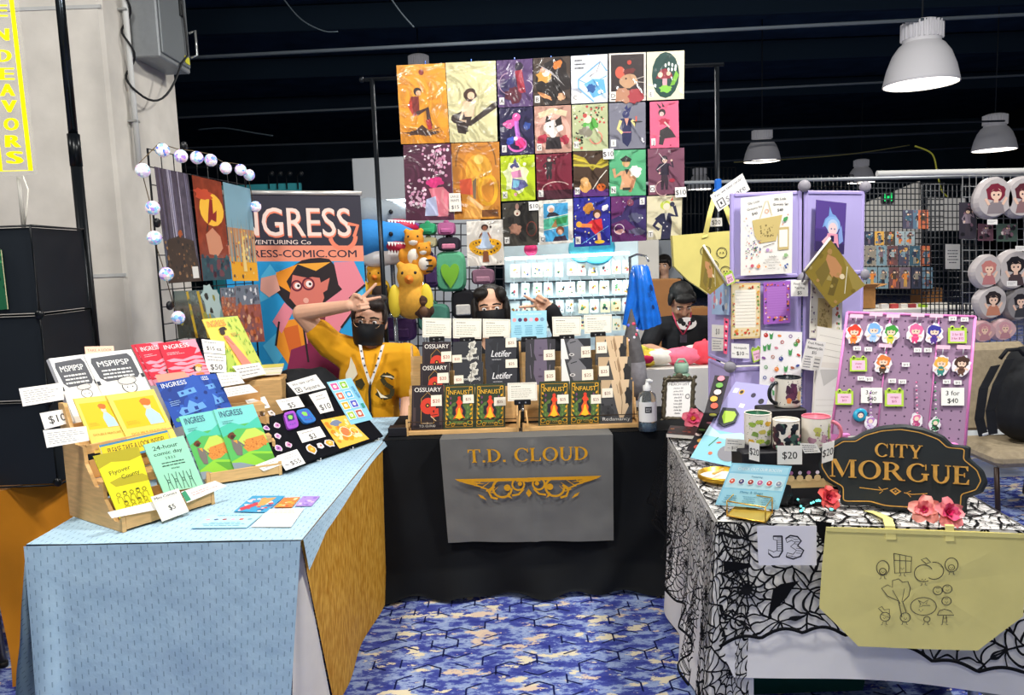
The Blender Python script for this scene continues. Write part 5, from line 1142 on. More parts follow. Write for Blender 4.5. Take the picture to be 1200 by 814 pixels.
book('comic_book','right green landscape comic on the front tier of the far rack','comic',[(250,480),(296.5,473),(323,539),(275,551)],B_[5](0,.006),'#58b85c',d_green,.0045)
# yellow-green graphic novel and its cards further back
YP=(PY(300,444,3.42),V((.70,-.62,.36)).normalized())
def d_yg(a):
 rn=random.Random(3)
 a.poly([(.55,0),(1,0),(1,1),(.6,1),(.75,.6),(.6,.3)],'#c8d45c');a.poly([(0,.4),(.35,.55),(.4,1),(0,1)],'#b8cf52')
 for i in range(70):
  u=rn.choice((rn.uniform(.6,.97),rn.uniform(.03,.36)));v=rn.uniform(.05,.95)
  if u<.4 and v<.45:continue
  an=rn.uniform(-1,1);a.line([(u,v),(u+.08*math.sin(an),v-.07*math.cos(an))],.022,['#6aa83c','#8ab84a','#4c8a38'][i%3],taper=True)
 a.ell(.36,.24,.07,'#3a2420');a.blob(.40,.19,.10,'#2c2020',ry=.05,seed=2);a.poly([(.34,.3),(.46,.3),(.78,.9),(.52,.94)],'#ee8a78');a.line([(.36,.32),(.5,.46)],.04,'#c87a5c');a.rect(.56,.9,.66,1,'#3a2a28');title('#e87a4c')(a,.30,.085,.5,.10);a.scrib(.55,.26,.8,.32,2,'#d89a5c',seed=2)
book('graphic_novel','yellow and green comic with a running figure at the back of the left table','comic',[(237,374),(278.4,370),(313,439),(268,446)],YP,'#f4dc58',d_yg,.006)
g=G();q_=PP(290,443,*YP);g.obox(q_+V((-.11,.01,-q_.z+TT)),(.25,.02,0),(-.02,.16,0),(0,0,q_.z-TT-.012),ply,.004);build('display_block',g,None,'plywood block under the yellow-green comic at the back of the left table','block')
C1=(YP[0]+YP[1]*.02,YP[1])
flat('price_card','white fifteen each card left of the yellow-green comic','price card',Q([(236,397),(263,400),(264,415),(239,413)],C1),W1,lambda a:(a.scrib(.1,.1,.9,.3,1,'#9a9a98',seed=2),a.text('$15 ea.',.52,.62,.3,'#3a3a3c',w=.72)),.0012)
flat('price_card','white fifty dollar bundle card under the fifteen each card','price card',Q([(239,413.5),(264.7,416),(265.5,436),(243,436)],C1),W1,lambda a:(a.scrib(.1,.08,.9,.42,2,'#9a9a98',al='c',seed=3),a.text('$50',.5,.70,.3,'#3a3a3c',w=.6)),.0012)
flat('sign_card','white card lying against the foot of the yellow-green comic','sign',Q([(272,429),(304,424.5),(312,438),(284.5,444)],(YP[0]+YP[1]*.02,YP[1])),W1,scr(3,s=3),.0012)
for px,l in(([(253.5,437),(277.6,435.7),(287,448.6),(260,453)],'blank-looking white card beside the blue comics, upper of two'),([(262,454.6),(292,450),(302.5,459),(267,465)],'blank-looking white card beside the blue comics, lower of two')):
 flat('sign_card',l,'sign',Q(px,B_[5](1,.03)),W1,scr(3,'#c4c0bc',4),.0012)
for i in range(4):
 o=PP(292+i,441,*YP)+V((0,.045,-.006+.009*i));g=G();ux=V((.12,.03,0));uy=V((-.03,.12,0));c_=['#c8d84c','#e8e4dc','#8ab84c','#d9cf5c'][i];g.obox(o,ux,uy,(0,0,.008),'#ece6da');g.obox(o+V((0,0,.0081)),ux,uy,(0,0,.0008),c_)
 build('comic_book',g,None,('lowest','second lowest','third','topmost')[i]+' comic in the flat stack beside the yellow-green comic','comic','flat stack of comics')
 # black felt board with pins and stickers
b0,b1=PZ(331,554,TT+.004),PZ(449,513,TT+.004);ba=(b1-b0);ba.z=0;ba.normalize();bb=V((-ba.y,ba.x,0));bu=(ZU*math.cos(R(48))+bb*math.sin(R(48)));bn_=ba.cross(bu).normalized();BP=(b0+bn_*.012,bn_)
t=thing('felt_board','black felt board of pins and stickers sloping at the far end of the table','display board',b0+bb*.1+ba*.25)
felt=mat('#14151a',.95,var=.2,scale=60,spec=.1);Lb=(b1-b0).length
g=G();g.obox(b0+bu*.004-bn_*.0,ba*Lb*.64,bu*.26,bn_*.0115,felt,.003);build('board',g,t)
g=G();g.obox(b0+ba*Lb*.65+bu*.004,ba*Lb*.35,bu*.28,bn_*.0115,felt,.003);build('board',g,t)
g=G();hgt=.26*math.cos(R(48));g.obox(b0+bu*.25-bn_*.004+ba*.02,ba*Lb*.9,V((0,0,-hgt+.0)),bb*.008,felt);build('back_leg',g,t)
for k in(.30,.62,.9):
 g=G();p=b0+ba*Lb*k-bb*.004;g.tube([p+ZU*.004,p+ZU*.004-bb*.022,p-bb*.022+ZU*.016],.002,mat('#e9e9ea',.3),6);build('wire_foot',g,t)
def onB(px,d=.0):return Q(px,(BP[0]+bn_*d,bn_))
def zz(pts):return[(230+x/5.427,420+y/5.427)for x,y in pts]
flat('price_card','white twelve each card at the left of the black felt board','price card',onB(zz([(310,265),(435,240),(470,310),(365,330)]),.004),W1,lambda a:(a.rect(.06,.1,.7,.3,'#c9c6c0'),a.text('$12 ea.',.55,.65,.32,'#3a3a3c',w=.7)),.001)
flat('price_card','white five dollar card above the handheld-shaped pins','price card',onB(zz([(505,265),(650,238),(690,305),(545,330)]),.004),W1,lambda a:(a.scrib(.15,.15,.85,.35,1,'#a8a4a0',seed=2),a.text('$5',.5,.66,.46,'#3a3a3c')),.001)
def sqr(a):a.text('We take cards!',.46,.26,.20,'#55565a',w=.74);a.frame(.08,.56,.24,.86,.03,'#2c2c30');a.rect(.13,.65,.19,.77,'#2c2c30');a.text('Square',.60,.72,.26,'#55565a',w=.52)
flat('payment_sign','white card payment sign standing at the top of the black felt board','sign',onB(zz([(575,155),(760,100),(825,185),(640,230)]),.004),W1,sqr,.001)
flat('price_card','white ten dollar card left of the light blue sticker sheet','price card',onB(zz([(715,230),(825,200),(875,330),(790,350)]),.004),W1,lambda a:(a.scrib(.2,.1,.8,.4,2,'#a8a4a0',al='c',seed=2),a.text('$10',.55,.72,.28,'#3a3a3c')),.001)
flat('price_card','white three dollar card under the handheld-shaped pins','price card',onB(zz([(640,465),(785,430),(825,495),(675,535)]),.004),W1,lambda a:(a.scrib(.15,.1,.85,.35,1,'#a8a4a0',seed=2),a.text('$3',.5,.66,.46,'#3a3a3c')),.001)
flat('price_card','white fifty-five dollar card at the near foot of the black felt board','price card',Q([(324,534),(348,526),(358,542.5),(335,551)],(BP[0]+bn_*.02,bn_)),W1,lambda a:(a.scrib(.2,.12,.9,.42,2,'#b0aca8',al='c',seed=2),a.text('$55',.62,.70,.28,'#3a3a3c',w=.5),a.line([(.1,.7),(.3,.74)],.03,'#55555a')),.001)
flat('sign_card','white strip card at the right end of the far rack rail','sign',Q([(299,545),(330,533),(333,543),(309,552)],B_[5](0,.03)),W1,scr(2,'#c8c4c0'),.0012)
def d_bluesheet(a):
 cs=['#e85aa0','#8ac83c','#f0704c','#4ab0e0','#f0b42c','#4a5ac8','#a8cc3c','#c0604c']
 for i in range(8):u,v=.2+.36*(i%2),.13+.23*(i//2);a.rect(u-.15,v-.09,u+.15,v+.09,'#f2f6f6');a.rect(u-.125,v-.075,u+.125,v+.075,cs[i]);a.ell(u,v,.07,'#f4e6e0');a.ell(u-.025,v,.012,'#222222');a.ell(u+.025,v,.012,'#222222')
 a.text('STICKER',.86,.35,.06,'#3f86b8',rot=80,w=.5);a.rect(.8,.62,.92,.72,'#3a9a8a')
flat('sticker_sheet','light blue sheet of eight square stickers on the black felt board','sticker sheet',onB(zz([(830,150),(985,122),(1125,385),(985,420)]),.006),'#8fd0ec',d_bluesheet,.001)
def d_or(a):a.speck(30,['#f0a41c','#f4bc3c','#fbe6a8','#e88a2c'],.06,.13,3);a.blob(.42,.2,.2,'#7a86a0',ry=.09,seed=2);a.blob(.52,.55,.14,'#e0804c',seed=4);a.ring(.52,.55,.17,.025,'#fbf0d0');a.ring(.8,.6,.12,.02,'#fbf0d0')
flat('sticker_sheet','orange sticker sheet lying below the light blue sheet on the felt board','sticker sheet',onB(zz([(793,390),(945,360),(1100,510),(912,572)]),.0035),'#f6c24c',d_or,.001)
def pin(px,cols,label,cat='pin',shape=None,r=.014,name='enamel_pin'):
 c=PP(px[0],px[1],BP[0]+bn_*.001,bn_);rn=random.Random(label);g=G()
 o_=[c+ba*(r*(1+.25*rn.uniform(-1,1))*math.cos(6.283*i/11))+bu*(r*(1+.25*rn.uniform(-1,1))*math.sin(6.283*i/11))for i in range(11)]
 g.prism(o_,bn_*.002,mat('#f0e6ee',.4));i_=[c+(p-c)*.78+bn_*.0022 for p in o_];g.prism(i_,bn_*.0008,mat(cols[0],.35));q=c+bn_*.0032;g.prism([q+ba*(r*.35*math.cos(k))+bu*(r*.3*math.sin(k))for k in(0,1.2,2.4,3.6,5)],bn_*.0006,mat(cols[1],.35));return build(name,g,None,label,cat)
for x,y,c,l,r in((400,370,('#e87a3c','#3a3030'),'orange enamel pin at the left of the felt board',.011),(440,358,('#e8e4e4','#8a8a90'),'white enamel pin right of the orange one',.010),(478,348,('#cfc2b4','#4c4444'),'beige winged enamel pin below the twelve each card',.016),(446,443,('#b06ab8','#3c2c4c'),'purple enamel pin at the left of the felt board',.013),(514,427,('#e08ac0','#5a3a6a'),'pink winged enamel pin left of the purple handheld pin',.015),(516,494,('#e0a0cc','#8a4a8a'),'pale pink enamel pin in the middle of the left column',.015),(520,572,('#c07ac0','#4a2c5c'),'violet enamel pin above the fifty-five dollar card',.016),(588,550,('#e090bc','#6a3a6c'),'rose enamel pin right of the violet one',.015)):
 pin(zz([(x,y)])[0],c,l,r=r)
for x,y,c,l,r in((733,578,('#f0a02c','#f6c86c'),'orange animal sticker below the three dollar card',.024),(790,555,('#e8e0e0','#d0705c'),'narrow white and pink sticker beside the orange sticker',.017),(848,537,('#f2ac3c','#fad890'),'round orange sticker left of the orange sheet',.023)):
 pin(zz([(x,y)])[0],c,l,'sticker',r=r,name='die_cut_sticker')
def game(px,c1,c2,label):
 c4=onB(zz(px),.012);tl,tr,br,bl=c4;cx=sum(c4,V())/4;o_=[]
 for i in range(20):
  q=6.283*i/20;f=lambda s:math.copysign(abs(s)**.45,s);x,y=f(math.cos(q)),f(math.sin(q));o_.append(cx+(tr-tl+br-bl)*.25*x+(tl-bl+tr-br)*.25*y*(1-.12*x*0))
 t=thing('handheld_pin',label,'pin',cx-bn_*.01);g=G();g.prism(o_,-bn_*.010,mat(c1,.2,metal=.3));build('body',g,t)
 a=Art(G(),c4);a.rect(.2,.16,.78,.56,c2);a.blob(.48,.36,.18,'#8adc5c',seed=3);a.ell(.3,.75,.06,'#5a3a9a');a.ell(.5,.78,.06,'#5a3a9a');a.ell(.7,.75,.06,'#5a3a9a');build('screen',a.g,t)
game([(550,345),(628,325),(655,432),(585,452)],'#b05ad8','#3c2c6a','purple handheld-game-shaped pin on the felt board')
game([(630,330),(708,312),(772,395),(688,415)],'#3f8ae0','#5a4ac8','blue handheld-game-shaped pin on the felt board')
# black bag behind the board
t=thing('fabric_bag','crumpled black fabric bag behind the black felt board','bag',PY(352,450,3.66)*1);g=G();c=PY(352,450,3.66);c.z=TT+.152;bm=mat('#101216',.8,var=.3,scale=8,bump=.3)
def bagf(u,v):
 a_=u*6.2832;z=math.cos(v*3.1416);r=abs(math.sin(v*3.1416))**.6;p=V((.19*r*math.cos(a_),.14*r*math.sin(a_),.15*z));p.z+=.022*math.sin(a_*3+z*2)*r;p+=p.normalized()*(.02*noise.noise(p*14+V((3,1,2))))if p.length>.01 else V();return c+p
g.surf(bagf,36,20,bm);build('body',g,t);g=G();g.tube([c+V((-.1,-.08,.11)),c+V((-.03,-.12,.12)),c+V((.06,-.12,.09)),c+V((.12,-.11,.0))],.008,bm,6);build('strap',g,t)
# flyers lying on the blue cloth
def fz(px):return Q(px,(V((0,0,TT+.0025)),V((0,0,1))))
def d_pc(a):a.rect(0,0,1,1,'#3f9ac8');a.speck(24,['#d8404c','#f0e0d0','#e88a3c','#2c5a9a','#f4b8c0'],.06,.13,4);a.poly([(.4,.2),(.8,.1),(.7,.6),(.5,.7)],'#e8a05c');a.poly([(.05,.8),(.4,.4),(.5,.6),(.2,.95)],'#c83a50')
flat('postcard','colourful blue and red postcard lying on the blue cloth','postcard',fz([(296,580.6),(334,580.6),(312,600),(274,599)]),'#3f9ac8',d_pc,.001)
flat('postcard','orange postcard lying right of the large colourful one','postcard',fz([(333,583),(352,582),(342,594),(321,594)]),'#e8803c',lambda a:a.speck(14,['#d84a3c','#f0b04c','#f4d0a0'],.08,.18,2),.001)
flat('postcard','purple postcard lying nearest the table edge','postcard',fz([(355,581),(375,581),(365,592.5),(346,592.5)]),'#a88ad0',lambda a:a.speck(14,['#7a5ab8','#d0c0f0','#8a6ac8'],.08,.18,2),.001)
def d_bl(a):
 a.rect(.02,.04,.98,.96,'#b4dcea')
 for i,c_ in enumerate(('#d8a0b0','#4a5a8a','#a03c48','#e0b0c8','#d85a50','#8ab0c0')):a.ell(.12+i*.15,.42,.04,c_)
 a.text('ABOUT OUR BOOTH',.5,.14,.08,'#5a9ab4',w=.6);a.scrib(.1,.6,.9,.9,3,'#7ab4c8',al='c',seed=2)
flat('flyer','pale blue flyer with round portraits at the near edge of the blue cloth','flyer',fz([(244,602),(310,601),(289,618),(224,618.5)]),'#9fd0e4',d_bl,.001)
flat('flyer','cream flyer lying at the near right corner of the blue cloth','flyer',fz([(315,596),(356.5,595),(341,617),(294,617)]),'#efeadc',lambda a:(a.frame(.04,.06,.96,.94,.01,'#c9c4b4'),a.scrib(.15,.12,.85,.3,2,'#b8b2a4',al='c',seed=5)),.001)
# ---------------------------------------------------------------- wire grid with glossy prints, ball lights
gdir=V((.115,.79,0));GP=(V((-1.455,3.21,1)),V((gdir.y,-gdir.x,0)).normalized());gn=GP[1]
TLg,TRg=PP(172,165,*GP),PP(287,207,*GP);TRg.z=TLg.z=(TLg.z+TRg.z)/2
t=thing('wire_grid','black wire grid panel standing at the far left of the blue table','grid panel',(TLg+TRg)/2*1-V((0,0,1.28)));wm=mat('#14161a',.4,metal=.3);L_=(TRg-TLg).length;e=(TRg-TLg).normalized();BL=V((TLg.x,TLg.y,TT))
g=G();g.tube([BL,TLg,TRg,V((TRg.x,TRg.y,TT))],.0045,wm,6,closed=True);build('frame',g,t);g=G();n=9
for i in range(1,n):g.tube([BL+e*L_*i/n,TLg+e*L_*i/n],.0024,wm,5)
hz=TLg.z-TT;m_=18
for i in range(1,m_):g.tube([BL+ZU*hz*i/m_,BL+e*L_+ZU*hz*i/m_],.0024,wm,5)
build('wire_mesh',g,t)
gl_=lambda h,v=.25:mat(h,.25,var=v,scale=22,spec=.5,coat=.5,bump=.06)
def trees(a):
 rn=random.Random(2)
 for i in range(16):u=rn.uniform(.03,.97);a.line([(u,.0),(u+rn.uniform(-.03,.03),.95)],rn.uniform(.008,.03),['#8a86a0','#5c566c','#a8a2b4','#463e48'][i%4])
 a.poly([(.1,.62),(.45,.58),(.9,.62),(1,1),(0,1)],'#3f332c');a.speck(50,['#5c4a3a','#7a5a3c','#2c2626','#94704c'],.015,.05,3,(0,.6,1,1));a.blob(.5,.56,.06,'#a0522c',seed=2);a.rect(.74,.86,.93,.97,'#dcdcd8')
def redp(a):
 a.ell(.55,.3,.42,'#f0b83c',ry=.3);a.blob(.3,.16,.3,'#c0482c',ry=.1,seed=1);a.poly([(.5,.2),(.6,.2),(.58,.34),(.72,.3),(.66,.42),(.5,.4),(.35,.46),(.4,.36)],'#8a2420');a.line([(.35,.46),(.3,.52)],.03,'#2c1c1c');a.poly([(.25,.55),(.5,.48),(.75,.56),(.8,.68),(.6,.76),(.3,.74)],'#c98a6c');a.rect(0,.78,1,1,'#2c4a54');a.speck(30,['#1f3a48','#4a3040','#335a60','#6a4048'],.04,.10,4,(0,.72,1,1))
def cath(a):
 a.rect(0,0,1,.45,'#7aa0b0');a.rect(0,.75,1,1,'#e8a82c');a.rect(0,.45,1,.75,'#b8845c')
 for i in range(9):u=.06+i*.11;a.poly([(u-.04,.8),(u,.30+.04*(i%3)),(u+.04,.8)],['#8f9a9a','#5c7478','#b0a890'][i%3])
 a.speck(40,['#d8702c','#f0c04c','#5c4a44','#e8d890'],.02,.05,5,(0,.45,1,1));a.poly([(.44,.9),(.5,.4),(.58,.9)],'#e8cf8a')
def amber(a):
 a.rect(.62,0,1,.7,'#6f8f90')
 for u,w in((.28,.05),(.52,.06),(.66,.03)):a.line([(u,.02),(u+.03,.5),(u+.06,1)],w,'#b89a2c')
 a.blob(.8,.25,.2,'#a8c0c0',seed=3);a.speck(14,['#4c5a50','#8a8a40','#2c302c'],.03,.06,4)
def brown(a):a.rect(.0,0,1,.34,'#6a7684');a.speck(36,['#b05a2c','#c9744a','#7a3c24','#d8a880'],.04,.1,6,(0,.25,1,1));a.speck(20,['#d8dce0','#44505c'],.03,.07,8,(0,0,1,.35))
for px,c,d,l in(([(181,195),(220,204),(236,329),(198,332)],'#57505e',trees,'tall dark forest print at the left of the wire grid'),([(225,205),(259,213),(271.6,327),(238,329)],'#8a3a24',redp,'red and gold print in the middle of the wire grid'),([(261,213),(293,221),(303,329),(273,329)],'#8a8a78',cath,'blue to orange cathedral print at the right of the wire grid'),([(203.5,341),(254.5,339),(268,396),(209.5,396)],'#39423f',amber,'grey-green print with yellow streaks low on the wire grid'),([(258,337),(274.5,336.5),(278,370),(261,371)],'#8a4c38',brown,'narrow rust-coloured print low in the middle of the wire grid'),([(275,335),(302.5,333),(310.5,400),(280,402)],'#8a4c38',brown,'rust-coloured print in a clear sleeve low at the right of the wire grid')):
 flat('art_print',l,'print',Q(px,(GP[0]+gn*.012,gn)),gl_(c),d,.002)
def iris():
 m,nt,b=nodes_mat('iridescent_glass');N=nt.nodes.new;tc=N('ShaderNodeTexCoord');vo=N('ShaderNodeTexVoronoi');vo.inputs['Scale'].default_value=75;nt.links.new(tc.outputs['Object'],vo.inputs['Vector'])
 r=N('ShaderNodeValToRGB');e=r.color_ramp.elements
 while len(e)<7:e.new(.5)
 for x,(p,c)in zip(e,((0,'#6a7ae8'),(.18,'#9fe0f4'),(.34,'#ffffff'),(.5,'#f2b8e0'),(.64,'#fdfbe6'),(.8,'#b48af0'),(1,'#ffffff'))):x.position=p;x.color=lin(c)
 sx=N('ShaderNodeSeparateXYZ');nt.links.new(vo.outputs['Color'],sx.inputs[0]);nt.links.new(sx.outputs[0],r.inputs[0]);nt.links.new(r.outputs[0],b.inputs['Base Color']);nt.links.new(r.outputs[0],b.inputs['Emission Color']);b.inputs['Emission Strength'].default_value=.35;b.inputs['Roughness'].default_value=.1;return m
ir=iris();BLB=[(208.7,372),(195,321),(181,278.6),(179,243.5),(167.5,199.6),(190.6,176),(212,183),(230.7,184.6),(247,187.6),(264.5,197),(282,199),(292,205),(299.6,242)]
bp_=[PP(x,y,GP[0]+gn*.03,gn)for x,y in BLB];t=thing('ball_lights','string of glowing iridescent ball lights draped round the wire grid','string lights',bp_[0]-ZU*.03)
g=G();g.tube([p+ZU*.03+gn*-.012 for p in bp_],.002,mat('#5a4a2c',.5),5);build('wire',g,t)
for p in bp_:
 g=G();g.sph(p,.029,ir,12,8);b_=build('bulb',g,t)
 for pl in b_.data.polygons:pl.use_smooth=False
for x,y,l in((184,261,'upper'),(199,358,'lower'),(216,171,'topmost')):
 g=G();p=PP(x,y,GP[0]+gn*.004,gn);g.lathe(p,[(.001,.008),(.018,.006),(.02,0),(.018,-.006),(.001,-.008)],mat('#15171b',.4),14,X=e,Y=ZU,Z=gn);build('grid_clip',g,None,l+' round black clip on the left edge of the wire grid','clip')
 # ---------------------------------------------------------------- far left: pole, neon sign, black cubes, orange table
g=None;t=thing('telescopic_pole','black and chrome telescopic pole in front of the concrete column','pole',(-1.91,3.5,0));x,y=-1.91,3.5
g=G();g.tube([(x,y,0),(x,y,2.02)],.024,mat('#14181c',.35,metal=.4),16);g.lathe((x,y,0),[(.001,0),(.16,0),(.16,.008),(.03,.02),(.001,.02)],mat('#14181c',.4),24);build('lower_tube',g,t)
g=G();g.tube([(x,y,2.02),(x,y,2.16)],.026,mat('#0e1216',.3,metal=.3),16);build('collar',g,t);g=G();g.tube([(x,y,2.16),(x,y,3.3)],.0195,mat('#2c3238',.18,metal=.85),16);build('upper_tube',g,t)
NS=2.9;yl=mat('#f2e400',.4,emit=1.0);t=thing('neon_sign','yellow light-up vertical letter sign on clear backing at the upper left','sign',PY(20,205,NS)-V((0,0,.7)))
q=lambda x,y,d=NS:PY(x,y,d)
g=G();g.slab([q(-30,-14),q(20,-14),q(43,204),q(2,207)],.006,mat('#e8e6da',.1,alpha=.05));build('clear_backing',g,t)
g=G();a=Art(g,[q(-26,-40,NS-.008),q(10,-40,NS-.008),q(37.5,203,NS-.008),q(1,204,NS-.008)],eps=3e-4);a.line([(.0,.0),(.0,.985),(.97,.985),(.97,.0)],.15,yl,closed=True);build('tube_border',g,t)
for i,ch in enumerate('ENDEAVORS'):
 g=G();px,py=[(-6,3),(-3,15),(3.5,44),(5.5,64),(7.5,84),(9,104),(11.5,124),(13.5,148),(15,163),(17,184)][i+1];cx,cy=px,py
 cx=4.5+(py-44)*.092;cy=44+(i-1)*0;cy=[12,40,65,86,105,124,145,165,184][i];cx=1.5+(cy-40)*.108
 c4=[q(cx-9,cy-8,NS-.008),q(cx+9,cy-8,NS-.008),q(cx+9.5,cy+8,NS-.008),q(cx-8.5,cy+8,NS-.008)];a=Art(g,c4);a.text(ch,.5,.5,.92,yl,w=.86,font=heavy);build('letter',g,t)
g=G();g.tube([q(22,207,NS+.02),q(28,268,NS+.02)],.008,mat('#b9b6ae',.3,alpha=.7),8);build('stand',g,t);g=G();g.tube([q(27,206,NS+.01),q(33,222,NS),q(31,250,NS+.01),q(29,266,NS+.02)],.0025,mat('#e6e2d4',.5),5);build('cord',g,t)
CY=2.82;xr=PY(52,420,CY).x;t=thing('cube_organizer','stack of black panelled storage cubes on the orange table at far left','storage cubes',(xr-.2,CY+.18,.75));bm2=mat('#161c22',.5,var=.1,scale=3);s_=.322
for k in range(3):
 z=.757+k*s_;o=V((xr-.36,CY,z));g=G();g.obox(o+V((.006,.004,.006)),(.348,0,0),(0,.005,0),(0,0,s_-.012),bm2);g.obox(o+V((.352,.006,.006)),(.005,0,0),(0,.34,0),(0,0,s_-.012),bm2);f=build('panel',g,t)
 g=G();w=.007;c_=[o,o+V((.36,0,0)),o+V((.36,0,s_)),o+V((0,0,s_))];g.tube(c_,.005,mat('#0c1014',.4),6,closed=True);g.tube([c_[1],c_[1]+V((0,.35,0)),c_[2]+V((0,.35,0)),c_[2]],.005,mat('#0c1014',.4),6);build('wire_frame',g,f)
 g=G();p=c_[1];g.sph(p+V((.002,-.004,0 if k else .012)),(.017,.012,.017),mat('#0a0d10',.3),12,8);build('connector',g,t)
flat('art_print','green card peeking in at the left edge on the black cubes','print',Q([(-14,285),(2,293),(10,362),(-10,364)],CY-.008),'#1c5a3a',lambda a:(a.speck(12,['#d8d4c0','#0f3c2a','#3c8a50'],.06,.14,2),a.line([(.96,0),(.97,1)],.05,'#d8c8a0')),.002)
# orange cloth on the neighbouring table
oc=mat('#d98a1e',.55,var=.12,scale=4,bump=.25);g=G();c0,c1=V((-1.965,2.74,.747)),V((-1.80,3.12,.747));lx=V((-1.3,.55,0))
g.poly([c0,c1,c1+lx,c0+lx],oc);nn=V((.917,-.40,0))
def of_(u,v):r=1-v;p=c0*(1-u)+c1*u;return p+nn*(.004+.05*r+.014*math.sin(u*12+v*3)*r+.012*math.sin(v*9+u*4)*r)+V((0,0,-.73*r))
g.surf(of_,30,24,oc);g.surf(lambda u,v:c0+lx*u+V((-.2,-.5,0)).normalized()*(.004+.05*(1-v)+.02*math.sin(u*30)*(1-v))+V((0,0,-.73*(1-v))),40,12,oc)
build('tablecloth',g,None,'orange satin tablecloth on the neighbouring table at far left','tablecloth')
table('folding_table','folding table under the orange cloth at far left',[(c0.x-1.2,3.3),(c0.x-.03,2.85),(c1.x-.03,3.1),(c1.x-1.2,3.6)],.74,legm)
# ================================================================== the middle table
CT_=.7475
def rail_rack(x0,x1,label):
 o=PZ(x0,508-(x0-478)*.045,CT_);e=PZ(x1,508-(x1-478)*.045,CT_);o.y=e.y=3.47;o.z=e.z=CT_;L=e.x-o.x
 t=thing('book_rack',label,'book rack',V(((o.x+e.x)/2,3.6,CT_)))
 prof=[(0,0),(0,.075),(.014,.075),(.03,.03),(.07,.03),(.11,.12),(.125,.12),(.14,.10),(.17,.10),(.20,.20),(.215,.20),(.23,.17),(.26,.17),(.30,.385),(.32,.385),(.32,0)]
 for s in(0,L-.009):
  g=G();g.prism([V((o.x+s,o.y+a,CT_+z))for a,z in prof],(.009,0,0),ply);build('side_panel',g,t)
 for k in range(3):
  g=G();g.obox((o.x+.0095,o.y+.012+.09*k,CT_+.012+.072*k),(L-.019,0,0),(0,.078,0),(0,0,.009),ply);build('shelf',g,t)
  if k==0:g=G();g.obox((o.x+.0095,o.y,CT_+.002),(L-.019,0,0),(0,.009,0),(0,0,.018),ply,.001);build('front_rail',g,t);g=G();g.obox((o.x+.0095,o.y,CT_+.062),(L-.019,0,0),(0,.004,0),(0,0,.0035),'#3a2c20');build('retaining_bar',g,t)
  g=G();g.obox((o.x+.0095,o.y+.094+.09*k,CT_+.03+.07*k),(L-.019,0,0),(0,.006,0),(0,0,.17 if k<2 else .165),ply);build('back_board',g,t)
rail_rack(478,608,'left half of the plywood book rack, red skull books at its end');rail_rack(612,746,'right half of the plywood book rack, pale figure books at its end')
CN=V((0,-1,.16)).normalized()
def cpl(k,d=0):return(V((0,3.488+.09*k,CT_+.03+.07*k))+CN*d,CN)
def d_oss(a):
 r='#d8402c';c='#e8c9a0';a.frame(.05,.03,.95,.97,.012,'#5c4a4a');a.rect(.05,.5,.13,.9,'#4c3c3c');a.rect(.87,.5,.95,.9,'#4c3c3c');a.line([(.3,.86),(.3,.3),(.5,.16),(.7,.3),(.7,.86),(.3,.86)],.016,'#c09040');a.text('OSSUARY',.5,.10,.10,'#f3ece2',w=.84)
 a.ell(.52,.47,.25,r,ry=.26);a.poly([(.56,.56),(.84,.52),(.86,.7),(.62,.74)],r);a.ell(.5,.46,.07,'#2c1c1c');a.ell(.5,.46,.03,'#e0b04c');a.poly([(.66,.58),(.72,.56),(.7,.64)],'#2c1c1c');a.line([(.62,.68),(.82,.66)],.02,'#2c1c1c');a.line([(.6,.7),(.78,.82)],.02,c);a.line([(.34,.86),(.66,.86)],.014,c);a.line([(.5,.82),(.5,.88)],.014,c);a.text('T.D. CLOUD',.5,.92,.05,'#efe6da',w=.5)
def d_inf(a):
 y='#e0a82c';gr='#56713a';a.blob(.5,.62,.40,gr,ry=.36,seed=2,rough=.1);a.blob(.5,.58,.2,'#2c2a30',ry=.3,seed=5);a.frame(.07,.05,.93,.95,.03,'#b8862c')
 for s in(1,-1):
  X=lambda u:.5+s*u
  a.ring(X(.38),.09,.05,.025,y);a.ring(X(.36),.86,.07,.025,y);a.ring(X(.2),.9,.05,.02,y)
  for i in range(6):a.ell(X(.38+.03*(i%2)),.26+i*.10,.03,y,ry=.05,rot=s*30);a.ell(X(.28),.3+i*.11,.028,'#7a4a6a' if i<2 else '#6c8a44',ry=.05)
 a.text('INFAUST',.5,.17,.10,'#f0b83c',w=.72);a.poly([(.46,.32),(.54,.30),(.57,.42),(.55,.5),(.62,.58),(.60,.66),(.70,.76),(.58,.74),(.52,.80),(.42,.75),(.30,.77),(.40,.66),(.38,.56),(.45,.48),(.43,.40)],'#e8642c');a.poly([(.47,.54),(.52,.52),(.56,.64),(.63,.75),(.5,.77),(.37,.75),(.44,.66)],'#f4c42c');a.ell(.5,.3,.055,'#e0402c');a.poly([(.40,.4),(.46,.33),(.54,.33),(.62,.42),(.54,.46),(.46,.46)],'#e8482c');a.text('T.D. CLOUD',.5,.88,.045,'#e8b84c',w=.44)
def d_con(a):
 for v in(.08,.22,.36,.7):a.blob(.6+.1*math.sin(v*9),v,.13,'#d4d0c4',seed=int(v*50),rough=.3);a.blob(.6+.1*math.sin(v*9),v,.07,'#a8a498',seed=3)
 a.line([(.62,.1),(.5,.9)],.02,'#6a6864');a.text('[Consequence]',.5,.37,.065,'#eeece6',w=.78)
def d_let(a):a.blob(.45,.2,.3,'#2a2b30',seed=3);a.text('Letifer',.5,.34,.15,'#efeef0',w=.62,shear=.22);a.scrib(.22,.46,.66,.5,1,'#c9c8cc',seed=2);a.line([(.4,.1),(.36,.5)],.012,'#55565c')
